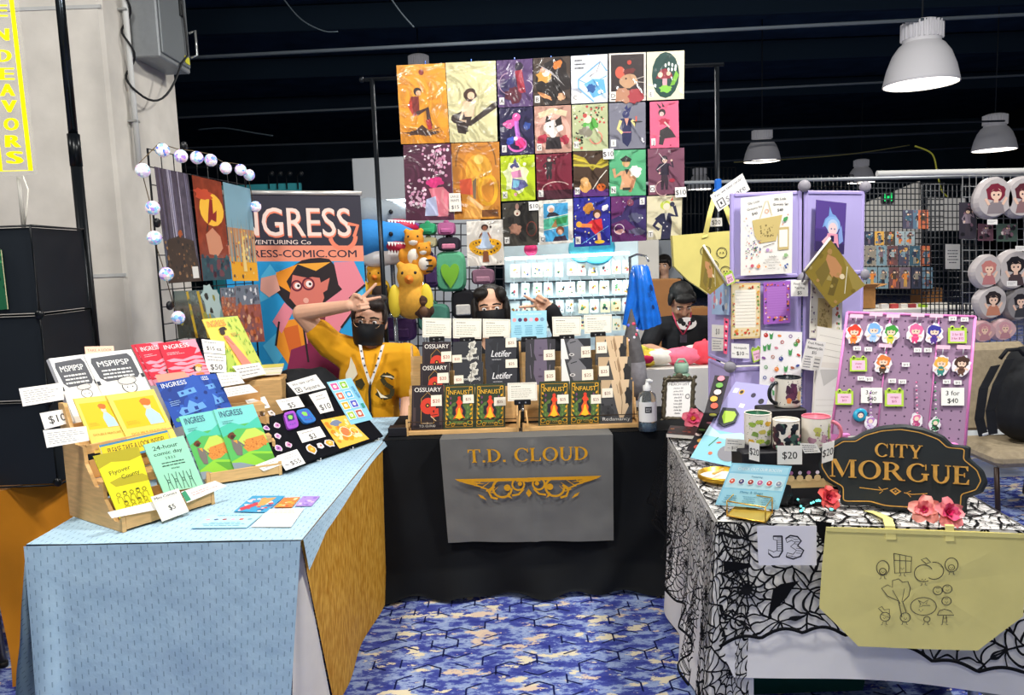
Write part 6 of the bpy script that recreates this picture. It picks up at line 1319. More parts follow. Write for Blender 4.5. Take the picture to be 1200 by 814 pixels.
def d_pur(a):a.poly([(.3,.0),(.72,0),(.75,.3),(.64,.5),(.66,.7),(1,.86),(1,1),(.0,1),(0,.86),(.38,.7),(.38,.5),(.28,.3)],'#6a5f72');a.poly([(.38,.5),(.5,.58),(.64,.5),(.64,.62),(.38,.62)],'#514858');a.ell(.51,.36,.08,'#4c3f52',ry=.035);a.line([(.16,.1),(.2,.4)],.02,'#7a7280');a.line([(.84,.1),(.8,.4)],.02,'#7a7280');a.ell(.5,.2,.04,'#5c5266')
def d_bw(a):a.poly([(.0,.0),(.1,.0),(.22,.34),(.36,.7),(.34,1),(0,1)],'#e8e6e2');a.poly([(.2,.1),(.32,0),(.85,0),(.8,.4),(.7,.62),(.5,.66),(.36,.44)],'#77767a');a.poly([(.55,0),(1,0),(1,.4),(.86,.5),(.8,.2)],'#2c2c30');a.ell(.36,.36,.09,'#d8d4d2',ry=.05);a.ell(.36,.36,.05,'#3a3438',ry=.025);a.line([(.3,.1),(.5,.06)],.03,'#2c2c30');a.poly([(.45,.66),(.7,.62),(1,.9),(1,1),(.4,1)],'#55545a')
def d_red_(a):
 a.poly([(.3,0),(.9,0),(.86,.3),(.94,.5),(.84,.66),(.72,.84),(.6,.84),(.5,.6),(.4,.3)],'#d9bd98');a.poly([(.0,0),(.35,0),(.2,.3),(0,.4)],'#c4a884');a.poly([(.6,.0),(.7,.3),(.62,.36),(.56,.1)],'#a88a68');a.blob(.88,.38,.11,'#2c2a2a',ry=.3,seed=3);a.line([(.62,.16),(.68,.5),(.66,.76)],.02,'#8a6c50');a.line([(.5,.1),(.56,.3)],.02,'#94765a');a.blob(.2,.7,.2,'#3a3a3c',seed=6);a.speck(10,['#4c4a48','#2a2a2c'],.03,.07,3,(0,.4,.45,1))
 a.text('Redamancy',.5,.86,.075,'#f2efe8',w=.86)
def pb(name,label,px,k,cover,draw,d=0,sticker=None,grp=None):
 x0,y0,x1,y1,h=px;c=[(x0,y0),(x1,y1),(x1,y1+h),(x0-(1 if k==0 else 0),y0+h)]
 th=book(name,label,'book',c,cpl(k,d),cover,draw,.018,grp)
 if sticker:
  q=Q(R4_(sticker),cpl(k,d+.0035));g=G();g.slab(q,.0006,'#f3ead6');Art(g,q).text(sticker[4],.5,.52,.32,'#c0604c' if sticker[4]!='$25' else '#8a5a4a');build('price_sticker',g,th,'cream price sticker')
def R4_(s):return[(s[0],s[1]),(s[2],s[1]-.6),(s[2]+.4,s[3]-.6),(s[0],s[3])]
GO,GI,GC,GL,GU,GW,GR=[x+' on the tiered rack' for x in('red skull novels','flaming figure novels','pale flower novels','dark lettered novels','shadowed face novels','black and white face novels','pale figure novels')]
pb('novel','red skull book on the top tier at the rack left end',(495,400.6,528.5,400,52),2,'#2a2226',d_oss,0,(517,412,529,424,'$20'),GO)
pb('novel','dark book with pale flowers on the top tier beside the red skull',(531,400.5,564.4,399,52),2,'#34353a',d_con,0,(530,416,541,425,'$20'),GC)
pb('novel','dark book with white script title on the top tier',(568.6,396.4,605,396,52),2,'#33343a',d_let,0,(592.5,396,605,407,'$25'),GL)
pb('novel','shadowed purple face book on the top tier',(616,397.6,650.7,397,52),2,'#38373c',d_pur,0,(637,410,650,422,'$25'),GU)
pb('novel','black and white face book on the top tier',(657.4,397,692,396,52),2,'#3f3f43',d_bw,0,(681,406,692,419,'$25'),GW)
pb('novel','pale figure book on the top tier at the rack right end',(698,394,734,393,52),2,'#4c4a48',d_red_,0,(699,401,711,414,'$25'),GR)
pb('novel','red skull book on the middle tier at the rack left end',(492.6,426,526.4,425,52),1,'#2a2226',d_oss,0,(512.5,437,525.5,449,'$20'),GO)
pb('novel','dark book with pale flowers on the middle tier',(532.7,425,566,423.6,52),1,'#34353a',d_con,0,(532,440,543,449.5,'$20'),GC)
pb('novel','dark book with white script title on the middle tier',(570,422.5,606,421.5,52),1,'#33343a',d_let,0,(592.5,421,606,431,'$25'),GL)
pb('novel','shadowed purple face book on the middle tier',(615.7,422.7,650,421.7,52),1,'#38373c',d_pur,0,(638,434,650.5,446.5,'$25'),GU)
pb('novel','black and white face book on the middle tier',(658,420.8,694,419.8,52),1,'#3f3f43',d_bw,0,(682,433,695,445.5,'$25'),GW)
pb('novel','pale figure book on the middle tier at the rack right end',(701,418.4,739.6,417.4,52),1,'#4c4a48',d_red_,0,(702,429,713.5,441,'$25'),GR)
pb('novel','red skull book standing complete on the front tier',(483,451.5,519.7,450.7,52),0,'#2a2226',d_oss,0,(505,463,517.5,476,'$20'),GO)
pb('novel','flaming figure book on the front tier right of the red skull',(520.8,451,556,450,52),0,'#34402c',d_inf,0,(542.5,462.5,555,472.5,'$25'),GI)
pb('novel','flaming figure book on the front tier left of the clipped card',(557.3,450,592,449,52),0,'#34402c',d_inf,0,(579,465.5,592.5,475.5,'$25'),GI)
pb('novel','flaming figure book on the front tier right of the clipped card',(632,447.2,667,446.2,53),0,'#34402c',d_inf,0,(653,462.5,666,473,'$25'),GI)
pb('novel','flaming figure book on the front tier beside the pale figure book',(668,446,703.5,445.3,53),0,'#34402c',d_inf,0,(692.5,462.5,704,473,'$25'),GI)
pb('novel','pale figure book standing complete on the front tier',(704.5,445.3,741,444.3,53),0,'#4a4a4c',d_red_,0,(705.5,455,718,466,'$25'),GR)
def clipped(px,Yd,label,base='#efeadb',draw=None,foot=None,name='sign_card'):
 c4=Q(px,(V((0,Yd,1)),CN));m=(c4[2]+c4[3])/2;t=thing(name,label,'sign card',m-V((0,0,.03)),'clipped sign cards on the book rack');g=G();g.slab(c4,.0012,base);(draw or(lambda a:(a.frame(.04,.07,.96,.93,.010,'#77725c'),a.scrib(.12,.16,.6,.26,1,'#6a6658',seed=2),a.scrib(.12,.3,.88,.84,5,'#b0ab98',.3,seed=7))))(Art(g,c4));build('card',g,t)
 g=G();k=mat('#16171b',.5);g.obox(m+V((-.038,-.008,-.018)),(.076,0,0),(0,.012,0),(0,0,.024),k,.003);g.tube([m+V((0,0,-.016)),m+V((0,.004,-.085 if not foot else foot))],.007,k,8)
 for s in(-.014,.014):g.tube([m+V((s,-.010,-.006)),m+V((s,-.012,-.006))],.004,mat('#c9cacc',.3,metal=.8),8)
 build('clip',g,t);return m,t
for px,l in(([(495,372),(529,373),(528.7,396),(495,395)],'cream card clipped at the top left end of the rack'),([(530.6,373),(564.4,373.3),(564,397),(531,396)],'cream card second from the left along the rack top'),([(565.7,373.4),(598,374),(597.5,395.5),(566,395.5)],'cream card left of the blue card on the rack top'),([(647,371),(681,370.6),(680.5,393),(648,394)],'cream card right of the blue card on the rack top'),([(684,369),(717,368),(716.5,389.5),(685,391)],'cream card at the right end of the rack top')):clipped(px,3.78,l)
clipped([(598.5,364.6),(640.5,363.4),(640.7,395),(599,396)],3.775,'pale blue card with round portraits clipped on the rack top','#9fd6ea',lambda a:(a.text('CHECK OUT OUR BOOTH',.5,.12,.06,'#eef8fb',w=.7),[a.ell(.10+i*.155,.33,.055,c_)for i,c_ in enumerate(('#e8a0a0','#3c3c6a','#8a2c34','#e0c0d0','#c83c3c','#7a9ab4'))],[a.scrib(.08+i*.3,.52,.32+i*.3,.9,5,'#6aa6c0',al='c',seed=i)for i in range(3)]))
m,t=clipped([(594.7,448.6),(629,447.6),(629.5,469),(595,470)],3.462,'cream card held by a metal clamp between the two rack halves',foot=-.10)
g=G();g.tube([m+V((-.012,.002,-.045)),m+V((-.02,.004,-.12)),m+V((-.016,.004,-.125))],.004,mat('#e0b070',.4),8);g.tube([m+V((.014,.002,-.045)),m+V((.022,.004,-.12)),m+V((.018,.004,-.125))],.004,mat('#e0b070',.4),8);g.sph(m+V((0,-.004,-.04)),.009,mat('#b9b6b0',.25,metal=.9),10,8);build('clamp',g,t)
g=G();o=PZ(455,512,.7475);g.obox(o,(.085,0,0),(0,.07,0),(0,0,.042),mat('#1b1a20',.5),.003);build('small_box',g,None,'small dark box on the middle table left of the rack','box')
# sanitiser
t=thing('pump_bottle','clear pump bottle of sanitiser with a white label right of the rack','bottle',PZ(759,504,.7475));c=PZ(759,504,.7475);r=.0415
g=G();prof=[(.001,0),(r,.002),(r,.150),(r*.86,.168),(r*.45,.180),(.014,.184),(.014,.19)];g.lathe(c,prof,mat('#eaf2f4',.05,trans=.9,spec=.5),28);build('bottle_body',g,t)
g=G();g.lathe(c,[(.001,.003),(r*.95,.004),(r*.95,.042),(.001,.042)],mat('#8fb4cf',.1,trans=.5),24);build('liquid',g,t)
g=G();[g.surf(lambda u,v:c+V(((r+.0008)*math.sin(-1.25+2.5*u),-(r+.0008)*math.cos(-1.25+2.5*u),.046+.09*v)),20,1,mat('#f3f2ee',.5))];[g.surf(lambda u,v:c+V(((r+.0014)*math.sin(-.42+.72*u),-(r+.0014)*math.cos(-.42+.72*u),.088+.028*v)),8,1,'#1c1d22')]
q=[c+V((-.0155,-r-.0012,.114)),c+V((.011,-r-.0012,.114)),c+V((.011,-r-.0012,.09)),c+V((-.0155,-r-.0012,.09))];a=Art(g,q);a.text('BORN',.5,.3,.28,'#f4f4f2',w=.84);a.text('BASIC.',.5,.7,.28,'#f4f4f2',w=.84);build('label',g,t)
g=G();w_=mat('#f0f0ee',.4);g.lathe(c,[(.018,.184),(.018,.206),(.008,.21),(.006,.225),(.001,.226)],w_,20);g.tube([c+V((-.004,0,.226)),c+V((.012,-.002,.228)),c+V((.024,-.004,.222))],.008,w_,10);build('pump',g,t)
# ornate framed menu, green bottle
t=thing('ornate_frame','ornate dark frame holding a handwritten menu at the back left of the right table','frame',PZ(795,492,.7475));fp=(PZ(795,490,.7475),V((.1,-1,.2)).normalized());X_=lambda x,y,d=0:PP(x,y,fp[0]+fp[1]*d,fp[1])
c4=[X_(781,447),X_(811,446),X_(809,489),X_(779,488)];g=G();g.slab(c4,.004,'#f3f1ec');a=Art(g,c4);a.text('MERCH LIST',.5,.08,.07,'#3a3a40',w=.8)
for i in range(9):a.text(['stickers $5','prints $10','charms $12','pins $10','zines $8','totes $20','mugs $20','cards $6','thanks'][i],.48,.19+i*.087,.045,'#4a4a52')
a.ring(.85,.42,.08,.02,'#55555c');build('menu_sheet',g,t);fm=mat('#4f4838',.45,metal=.4,var=.3,scale=50,bump=.4);g=G();cc=(c4[0]+c4[2])/2;pts=[];rr=[]
for i in range(48):
 f=i/48*4;k=int(f);p=c4[k].lerp(c4[(k+1)%4],f-k);p=cc+(p-cc)*1.10;pts.append(p);rr.append(.009+.004*math.sin(i*1.7)**2)
g.tube(pts,rr,fm,8,closed=True);rn=random.Random(1)
for i in range(0,48,2):g.sph(cc+(pts[i]-cc)*rn.uniform(1.03,1.12)+fp[1]*.004,(.011,.006,.010),fm,8,6)
for dx,r_ in((0,.02),(-.025,.014),(.025,.014)):g.sph((c4[0]+c4[1])/2+V((dx,0,.022-abs(dx)*.3)),(r_,.008,r_),fm,10,7)
build('moulded_frame',g,t);g=G();g.obox(cc+V((-.01,.012,-.09)),(.02,0,0),(0,.045,-.0),(0,0,.01),fm);build('easel_leg',g,t)
g=G();c=PY(799,478,3.86);c.z=.748;g.lathe(c,[(.001,0),(.045,0),(.046,.16),(.042,.18),(.03,.186),(.03,.19)],mat('#7f9f88',.4),24);t=thing('drink_bottle','sage green drink bottle standing behind the ornate frame','bottle',c);build('bottle_body',g,t);g=G();g.lathe(c,[(.034,.19),(.036,.193),(.036,.23),(.03,.236),(.001,.236)],mat('#8fb09a',.4),20);g.tube([c+V((-.03,0,.23)),c+V((-.014,0,.256)),c+V((.014,0,.256)),c+V((.03,0,.23))],.006,mat('#9dbba6',.4),8);build('lid',g,t)
# grey pointed gnome hat
t=thing('gnome_figure','grey gnome with tall pointed hat of coloured dots behind the rack right end','figurine',PY(741,470,3.85));c=PY(741,430,3.85);hm=mat('#5c5a5c',.85,var=.15,scale=40);g=G();h_=PY(738,362,3.85).z-c.z;g.lathe(c,[(.065,.02),(.062,.05),(.04,h_*.5),(.018,h_*.82),(.004,h_)],hm,20);build('pointed_hat',g,t)
g=G();g.lathe(c,[(.001,-.17),(.07,-.16),(.075,-.06),(.066,.03),(.001,.04)],mat('#77757a',.9,var=.15,scale=50),20);build('body',g,t);rn=random.Random(5)
for i in range(9):
 z=.06+.17*rn.random();r=.058*(1-z/h_)+.006;a_=R(rn.uniform(-150,-30));g=G();g.sph(c+V((r*math.cos(a_),r*math.sin(a_),z)),(.010,.006,.010),['#e0506c','#5a6ae0','#f0c8d0','#d8d4e0'][i%4],8,6);build('pom_pom',g,t)
t=thing('hook_pole','thin chrome pole rising behind the blue carrier bag','pole',(PY(738,300,4.26).x,4.26,0));g=G();x=PY(738,300,4.26).x;g.tube([(x,4.26,.01),(x,4.26,1.53)],.008,mat('#b9bec2',.25,metal=.85),8);g.lathe((x,4.26,0),[(.001,0),(.1,0),(.1,.008),(.01,.02)],mat('#b9bec2',.25,metal=.85),16);build('pole_tube',g,t);g=G();g.tube([(x,4.26,1.525),(x+.03,4.2,1.54),(x+.07,4.15,1.53),(x+.08,4.13,1.50)],.006,mat('#b9bec2',.25,metal=.85),6);build('hook',g,t)
# blue carrier bag hung on the right post
t=thing('carrier_bag','blue plastic carrier bag knotted on the right post behind the rack','bag',PY(750,400,4.17));pm=mat('#1c6fd8',.18,var=.25,scale=14,spec=.6,bump=.25,coat=.3)
def lobe(px,yd,sw,name):
 n=len(px);mid=[((l[0]+r_[0])/2,(l[1]+r_[1])/2)for l,r_ in px];g=G()
 def f(u,v):
  k=min(n-1.001,v*(n-1));i=int(k);w=k-i;l=[px[i][0][j]*(1-w)+px[i+1][0][j]*w for j in(0,1)];r_=[px[i][1][j]*(1-w)+px[i+1][1][j]*w for j in(0,1)];a_=u*6.2832;s=(1-math.cos(a_))/2 if u<=.5 else(1-math.cos(a_))/2
  p=PY(l[0]+(r_[0]-l[0])*s,l[1]+(r_[1]-l[1])*s,yd);return p+V((0,(-.03 if u<.5 else .03)*abs(math.sin(a_))*min(1,v*3)+.010*math.sin(s*22+v*5)*v,0))
 g.surf(f,44,16,pm);build(name,g,t)
lobe([((741,311),(758,310)),((738,322),(762,318)),((735,345),(764,345)),((731,368),(758,372)),((729,380),(753,387))],4.15,0,'bag_lobe');lobe([((742,311),(760,312)),((744,322),(764,328)),((746,345),(769,350)),((748,368),(774,368)),((752,387),(776,378))],4.12,0,'bag_lobe')
g=G();a=Art(g,[PY(x,y,4.08)for x,y in((752,322),(764,322),(774,372),(760,372))]);a.text('THANK YOU',.5,.5,.10,'#12306a',rot=75,w=.8);a.ell(.7,.3,.14,'#12306a',ry=.3);a.ell(.55,.75,.12,'#12306a',ry=.2);build('print',g,t)
# ================================================================== print wall on its stand
PD=4.3;post=mat('#23272c',.3,metal=.6)
t=thing('print_stand','black pipe stand carrying the wall of prints behind the middle table','stand',(.22,4.42,0));zl=PY(436,93,4.42).z
for px,nm in((436,0),(840,1)):
 x=PY(px,93,4.42).x;g=G();g.tube([(x,4.42,.01),(x,4.42,zl)],.0135,post,10);g.lathe((x,4.42,0),[(.001,0),(.13,0),(.13,.008),(.02,.02)],post,18);build('post',g,t)
g=G();xl,xr_=PY(424,93,4.42).x,PY(848,77,4.42).x;g.tube([(xl,4.42,zl),(xr_,4.42,zl+.012)],.011,post,10);g.sph((xl,4.42,zl),.016,post,8,6);build('crossbar',g,t)
for px in(498,552,603,646,690,735,780):
 p=PY(px,73-(px-465)*.04,4.31);g=G();g.tube([p+V((0,.012,-.02)),p+V((0,.02,.005)),V((p.x,4.425,zl+.014)),V((p.x,4.44,zl-.02))],.003,mat('#2f6fd8',.4),6);build('tape_loop',g,t)
def filmm():
 m,nt,b=nodes_mat('clear_sleeve');N=nt.nodes.new;L=nt.links.new;tc=N('ShaderNodeTexCoord');n=N('ShaderNodeTexNoise');n.inputs['Scale'].default_value=6;n.inputs['Detail'].default_value=2;n.inputs['Distortion'].default_value=1.5;L(tc.outputs['Object'],n.inputs['Vector']);bp=N('ShaderNodeBump');bp.inputs['Strength'].default_value=.4;bp.inputs['Distance'].default_value=.05;L(n.outputs['Fac'],bp.inputs['Height'])
 gl=N('ShaderNodeBsdfGlossy');gl.inputs['Roughness'].default_value=.12;L(bp.outputs[0],gl.inputs['Normal']);tr=N('ShaderNodeBsdfTransparent');mx=N('ShaderNodeMixShader');fr=N('ShaderNodeFresnel');fr.inputs[0].default_value=1.3;L(bp.outputs[0],fr.inputs['Normal']);L(fr.outputs[0],mx.inputs[0]);L(tr.outputs[0],mx.inputs[1]);L(gl.outputs[0],mx.inputs[2]);L(mx.outputs[0],nt.nodes['Material Output'].inputs[0]);return m
FILM=filmm()
def fig(a,u,v,s,hair,top,leg,skin='#e8c4a4',hat=None,lean=0,w=1):
 """a small standing figure, s tall as a share of the height; (u,v) is the top of the head"""
 k=a.asp();q=s/k;P=lambda x,y:(u+(x*w+lean*y)*q,v+y*s)
 a.poly([P(-.07,.52),P(.07,.52),P(.10,.78),P(.08,1),P(.02,1),P(.0,.74),P(-.03,1),P(-.09,1),P(-.10,.78)],leg);a.poly([P(-.12,.22),P(.12,.22),P(.10,.40),P(.12,.56),P(-.12,.56),P(-.09,.40)],top);a.line([P(-.11,.25),P(-.2,.40),P(-.12,.50)],.055*q,top);a.line([P(.11,.25),P(.22,.34),P(.18,.16)],.055*q,top);a.ell(*P(.18,.14),.032*q,skin);a.ell(*P(-.12,.50),.03*q,skin)
 a.ell(*P(0,.11),.105*q,hair,ry=.115*q);a.ell(*P(.01,.135),.075*q,skin);a.ell(*P(-.02,.14),.012*q,'#2c2420');a.ell(*P(.04,.14),.012*q,'#2c2420');a.poly([P(-.09,.12),P(-.03,.05),P(.08,.07),P(.09,.12),P(.0,.09)],hair)
 if hat:a.poly([P(-.12,.07),P(-.06,.0),P(.06,-.02),P(.12,.05)],hat)
def sw(a,pts,w,c):a.line(pts,w,c)
def D1(a):
 a.rect(0,.8,1,1,'#e0951c');a.blob(.45,.87,.34,'#4a2c1e',ry=.05,seed=3,rough=.4);[a.line([(.45,.88),(.2+.1*i,.80+.03*(i%3)),(.1+.14*i,.92-.05*(i%2))],.018,'#4a2c1e',taper=True)for i in range(7)];a.poly([(.3,.84),(.45,.76),(.6,.84)],'#4a2c1e')
 a.line([(.30,.42),(.24,.52),(.34,.64)],.10,'#c83c28');a.poly([(.26,.40),(.42,.40),(.42,.60),(.30,.64)],'#8a2c24');a.line([(.36,.62),(.58,.56),(.62,.78)],.09,'#4a2c28');a.line([(.58,.7),(.62,.82)],.09,'#c8342c');a.ell(.40,.34,.08,'#2c1c1c');a.ell(.42,.36,.055,'#e8b48a');a.ell(.5,.10,.055,'#8a241c');a.ring(.62,.45,.26,.012,'#f0c070',a0=-90,a1=60,ry=.42)
def D2(a):a.poly([(.92,.52),(1,.50),(1,.58),(.45,.80),(.34,.78)],'#3a2c26');a.poly([(.12,.66),(.3,.60),(.5,.66),(.42,.78),(.34,.90),(.18,.88)],'#3a2a26');a.ell(.17,.70,.12,'#3a2a26',ry=.10);a.poly([(.3,.50),(.44,.46),(.56,.52),(.52,.68),(.34,.68)],'#e8c8a8');a.blob(.46,.41,.13,'#4a3026',ry=.13,seed=2,rough=.1);a.ell(.48,.42,.075,'#ecc8a8');a.line([(.34,.55),(.24,.72),(.36,.74)],.05,'#ecccac');a.ell(.36,.86,.04,'#2c2420',ry=.02);a.speck(8,['#f6f0d8'],.01,.03,4,(.3,.05,.8,.2))
def D3(a):a.speck(60,['#f0c4d8','#e8a4c4','#f8e4ec','#d890b0'],.03,.055,5,(.35,.0,1,.5));a.speck(40,['#f0c4d8','#e8a4c4','#f8e4ec'],.03,.055,7,(.03,.42,.48,.85));a.line([(.5,.55),(.62,.3),(.7,.1)],.02,'#3a1c2c');a.blob(.62,.50,.17,'#e83c8a',ry=.10,seed=2);a.poly([(.5,.58),(.8,.56),(.92,.64),(.88,.95),(.66,.95),(.58,.75)],'#f08a9a');a.poly([(.44,.72),(.64,.68),(.68,.94),(.4,.94)],'#c4cce8');a.line([(.8,.6),(.76,.74),(.9,.88)],.05,'#f6a4ac')
def D4(a):a.ring(.5,.30,.42,.03,'#8a5c24',ry=.62,a0=180,a1=360);a.poly([(.18,1),(.16,.4),(.3,.16),(.5,.06),(.7,.16),(.84,.4),(.86,1)],'#d8922c');a.ell(.56,.36,.28,'#eab03c',ry=.34);a.poly([(.14,.48),(.4,.46),(.42,.68),(.16,.66)],'#e0603c');a.poly([(.42,.5),(.5,.46),(.48,.74),(.42,.72)],'#7a6a54');a.ring(.74,.62,.18,.08,'#f0b82c',ry=.30);a.poly([(.3,.7),(.6,.84),(.8,.82),(.6,.98),(.2,.98)],'#f0b458');a.line([(.3,.7),(.62,.86)],.08,'#f0c48a');a.rect(.6,.88,.95,.97,'#7a4c24');a.ell(.56,.22,.10,'#f4d074')
def D5(a):
 for i in range(22):q=i/22*6.28;u,v=.5+.36*math.cos(q),.55+.17*math.sin(q)*(1 if math.sin(q)>0 else .5);a.ell(u,v,.085,'#f4b81c');a.ell(u,v,.032,'#4a2c18')
 a.poly([(.44,.25),(.56,.25),(.62,.46),(.72,.62),(.3,.62),(.40,.46)],'#c4d4e8');a.ell(.5,.15,.10,'#4a2c20',ry=.08);a.ell(.5,.17,.06,'#a8684c');a.line([(.42,.27),(.34,.38),(.38,.3)],.04,'#a8684c');a.line([(.58,.27),(.66,.4)],.04,'#a8684c');a.poly([(.45,.68),(.56,.68),(.6,.92),(.42,.92)],'#9a5c3c');a.text('$10',.86,.93,.05,'#6a645c');a.ell(.66,.15,.03,'#3a2420')
def SA(a):a.blob(.35,.62,.3,'#3c3260',seed=2);a.ell(.62,.15,.12,'#2c2038');a.poly([(.5,.24),(.7,.22),(.8,.7),(.6,.72)],'#a83044');a.blob(.45,.74,.22,'#5c1c30',seed=5);a.ring(.35,.5,.3,.02,'#c8a4b8',a0=100,a1=260);a.ring(.8,.6,.2,.015,'#e8d8e8',a0=-80,a1=60)
def SB(a):a.blob(.5,.5,.42,'#241c1c',ry=.56,seed=2);a.blob(.3,.40,.2,'#d8a04c',seed=3,ry=.16);a.ell(.34,.32,.1,'#f0e0d0');a.ell(.26,.26,.07,'#e8906c');a.poly([(.1,.12),(.5,.3),(.86,.62),(.6,.42)],'#b9b4b4');a.blob(.66,.16,.12,'#e0803c',seed=4);a.blob(.3,.8,.2,'#e8a06c',ry=.05,seed=2,rot=30);a.blob(.76,.84,.1,'#e8b48a',seed=6)
def SC_(a):a.poly([(.2,.5),(.8,.15),(.98,.35),(.98,.95),(.6,.98),(.2,.68)],'#d4e4f0');a.line([(.2,.5),(.8,.15),(.98,.35)],.04,'#6aa0c8');a.line([(.2,.5),(.2,.68),(.62,.98)],.04,'#7aaed0');a.line([(.2,.5),(.5,.62),(.98,.45)],.025,'#6aa0c8');a.poly([(.35,.6),(.6,.5),(.9,.52),(.95,.8),(.6,.9)],'#6ab0dc');a.blob(.55,.7,.12,'#2c5c98',seed=3);a.ell(.78,.78,.05,'#f0f4f8');a.line([(.8,.15),(.7,.35),(.5,.45)],.015,'#94644c');a.scrib(.1,.06,.4,.3,3,'#3a3a3c',seed=2)
def SD(a):a.frame(.03,.02,.97,.98,.06,'#efe6dc');a.ell(.3,.40,.13,'#d0604c',ry=.16);a.blob(.52,.58,.24,'#c09a78',ry=.18,seed=2,rough=.1);a.blob(.55,.38,.16,'#6a2c2c',ry=.08,seed=4);a.ell(.46,.53,.025,'#1c1414');a.blob(.4,.88,.26,'#b8886c',ry=.2,seed=3);a.blob(.72,.9,.2,'#a84048',seed=6);a.line([(.7,.55),(.95,.5)],.012,'#e8dcd0');a.line([(.7,.6),(.95,.62)],.012,'#e8dcd0');a.ell(.55,.2,.06,'#c0483c')
def SE(a):a.ell(.5,.49,.37,'#15423c',ry=.60);a.poly([(.24,.55),(.36,.38),(.5,.35),(.66,.45),(.7,.55),(.48,.58)],'#8a2434');a.ell(.36,.48,.07,'#e8c8b0');a.ell(.58,.46,.06,'#e8c8b0');a.rect(.42,.56,.54,.72,'#e0a4b0');a.poly([(.62,.72),(.78,.4),(.86,.5),(.74,.7)],'#7ab83c');a.blob(.5,.78,.16,'#8ac850',ry=.10,seed=3);[a.ell(.5+.09*i,.26+.03*abs(i-1),.028,'#eef4ec',ry=.05)for i in range(4)];[a.ell(.58+.09*i,.38,.028,'#eef4ec',ry=.05)for i in range(3)]
def SF(a):a.blob(.3,.34,.2,'#e85aa8',ry=.12,seed=2);a.line([(.5,.12),(.5,.4),(.55,.7)],.13,'#c87ad8');a.ell(.5,.2,.12,'#e85aa8');a.ring(.5,.78,.26,.06,'#e070c0',ry=.2);a.blob(.6,.75,.14,'#f03c8a',seed=5);a.blob(.3,.7,.12,'#3c5ac8',seed=4);a.blob(.8,.4,.12,'#2c4a9a',seed=7);a.ell(.46,.66,.06,'#f0e8f4')
def SG(a):a.ring(.5,.55,.42,.12,'#e0b0a0');a.line([(.12,.2),(.5,.1),(.88,.18)],.15,'#d8cba8');a.blob(.5,.46,.26,'#f0e6de',ry=.2,seed=2,rough=.12);a.poly([(.28,.36),(.34,.2),(.46,.32)],'#2c2420');a.poly([(.56,.32),(.72,.22),(.76,.40),(.6,.44)],'#2c2420');a.ell(.42,.44,.025,'#2c2420');a.ell(.58,.44,.025,'#2c2420');a.blob(.2,.7,.14,'#b83c50',seed=4);a.blob(.82,.72,.12,'#b83c50',seed=5);a.poly([(.32,.66),(.68,.66),(.74,.92),(.28,.92)],'#2c2428');a.ell(.5,.6,.1,'#f4ece4')
def SH(a):a.speck(46,['#2c3428','#4a6a3c','#c0504c','#e8e4cc'],.025,.05,3,(.0,.0,1,.5));a.speck(20,['#2c3428','#d8604c','#5a8a4a'],.025,.05,4,(0,.5,.35,1));a.blob(.5,.45,.19,'#58a848',ry=.17,seed=2);a.ell(.44,.32,.11,'#e8d8c8');a.ell(.36,.24,.06,'#c0504c');a.blob(.38,.58,.18,'#8a8474',ry=.14,seed=5);a.ring(.66,.72,.17,.035,'#e08a78',a0=-80,a1=170)
def SI(a):a.poly([(.32,.34),(.62,.34),(.6,.62),(.36,.62)],'#2c3058');a.poly([(.34,.62),(.62,.62),(.6,.82),(.5,.96),(.36,.86)],'#262a54');a.ell(.46,.25,.10,'#34386a');a.poly([(.42,.12),(.5,.04),(.52,.2)],'#34386a');a.poly([(.5,.14),(.62,.08),(.56,.22)],'#34386a');a.line([(.32,.38),(.24,.56),(.36,.66)],.08,'#e8d890');a.line([(.62,.38),(.72,.5),(.68,.4)],.08,'#e8d890');a.ell(.78,.42,.14,'#2c2c34',ry=.02);a.rect(.72,.3,.76,.41,'#d8604c');a.line([(.36,.64),(.6,.64)],.02,'#e08a9a');a.poly([(.42,.34),(.54,.34),(.48,.5)],'#e8a08a')
def SJ(a):a.blob(.5,.44,.18,'#b83c54',ry=.12,seed=3);a.poly([(.34,.62),(.6,.54),(.76,.64),(.9,.78),(.5,.8),(.44,.94),(.3,.92)],'#3a3638');a.ell(.42,.24,.13,'#3a3034');a.ell(.41,.27,.08,'#d8c0b8');a.poly([(.34,.16),(.22,.02),(.40,.12)],'#3a3034');a.poly([(.44,.12),(.40,.0),(.52,.12)],'#3a3034');a.line([(.5,.44),(.68,.56)],.06,'#e8c8c0');a.ell(.7,.95,.03,'#a8304c')
def SK(a):a.blob(.45,.5,.34,'#eef4c4',ry=.44,seed=3);a.blob(.4,.24,.12,'#4c4a80',ry=.09,seed=2);a.poly([(.36,.16),(.44,.04),(.48,.18)],'#4c4a80');a.poly([(.3,.36),(.58,.32),(.62,.48),(.34,.5)],'#d890b8');a.poly([(.34,.5),(.7,.56),(.8,.68),(.5,.78),(.3,.74)],'#6a6aa4');a.poly([(.36,.54),(.56,.56),(.5,.7),(.34,.72)],'#7ab8d0');a.ell(.40,.29,.06,'#f0d8d0');a.ell(.7,.2,.05,'#f6f6d8');a.ell(.42,.86,.05,'#e8a8b8')
def SL(a):fig(a,.36,.06,.5,'#3a2c30','#2c2428','#2c2428','#f0dcd0',w=1.3);a.ring(.55,.78,.4,.03,'#d8b4ac',ry=.2,a0=150,a1=330);a.rect(0,.8,1,1,'#4c1c2c')
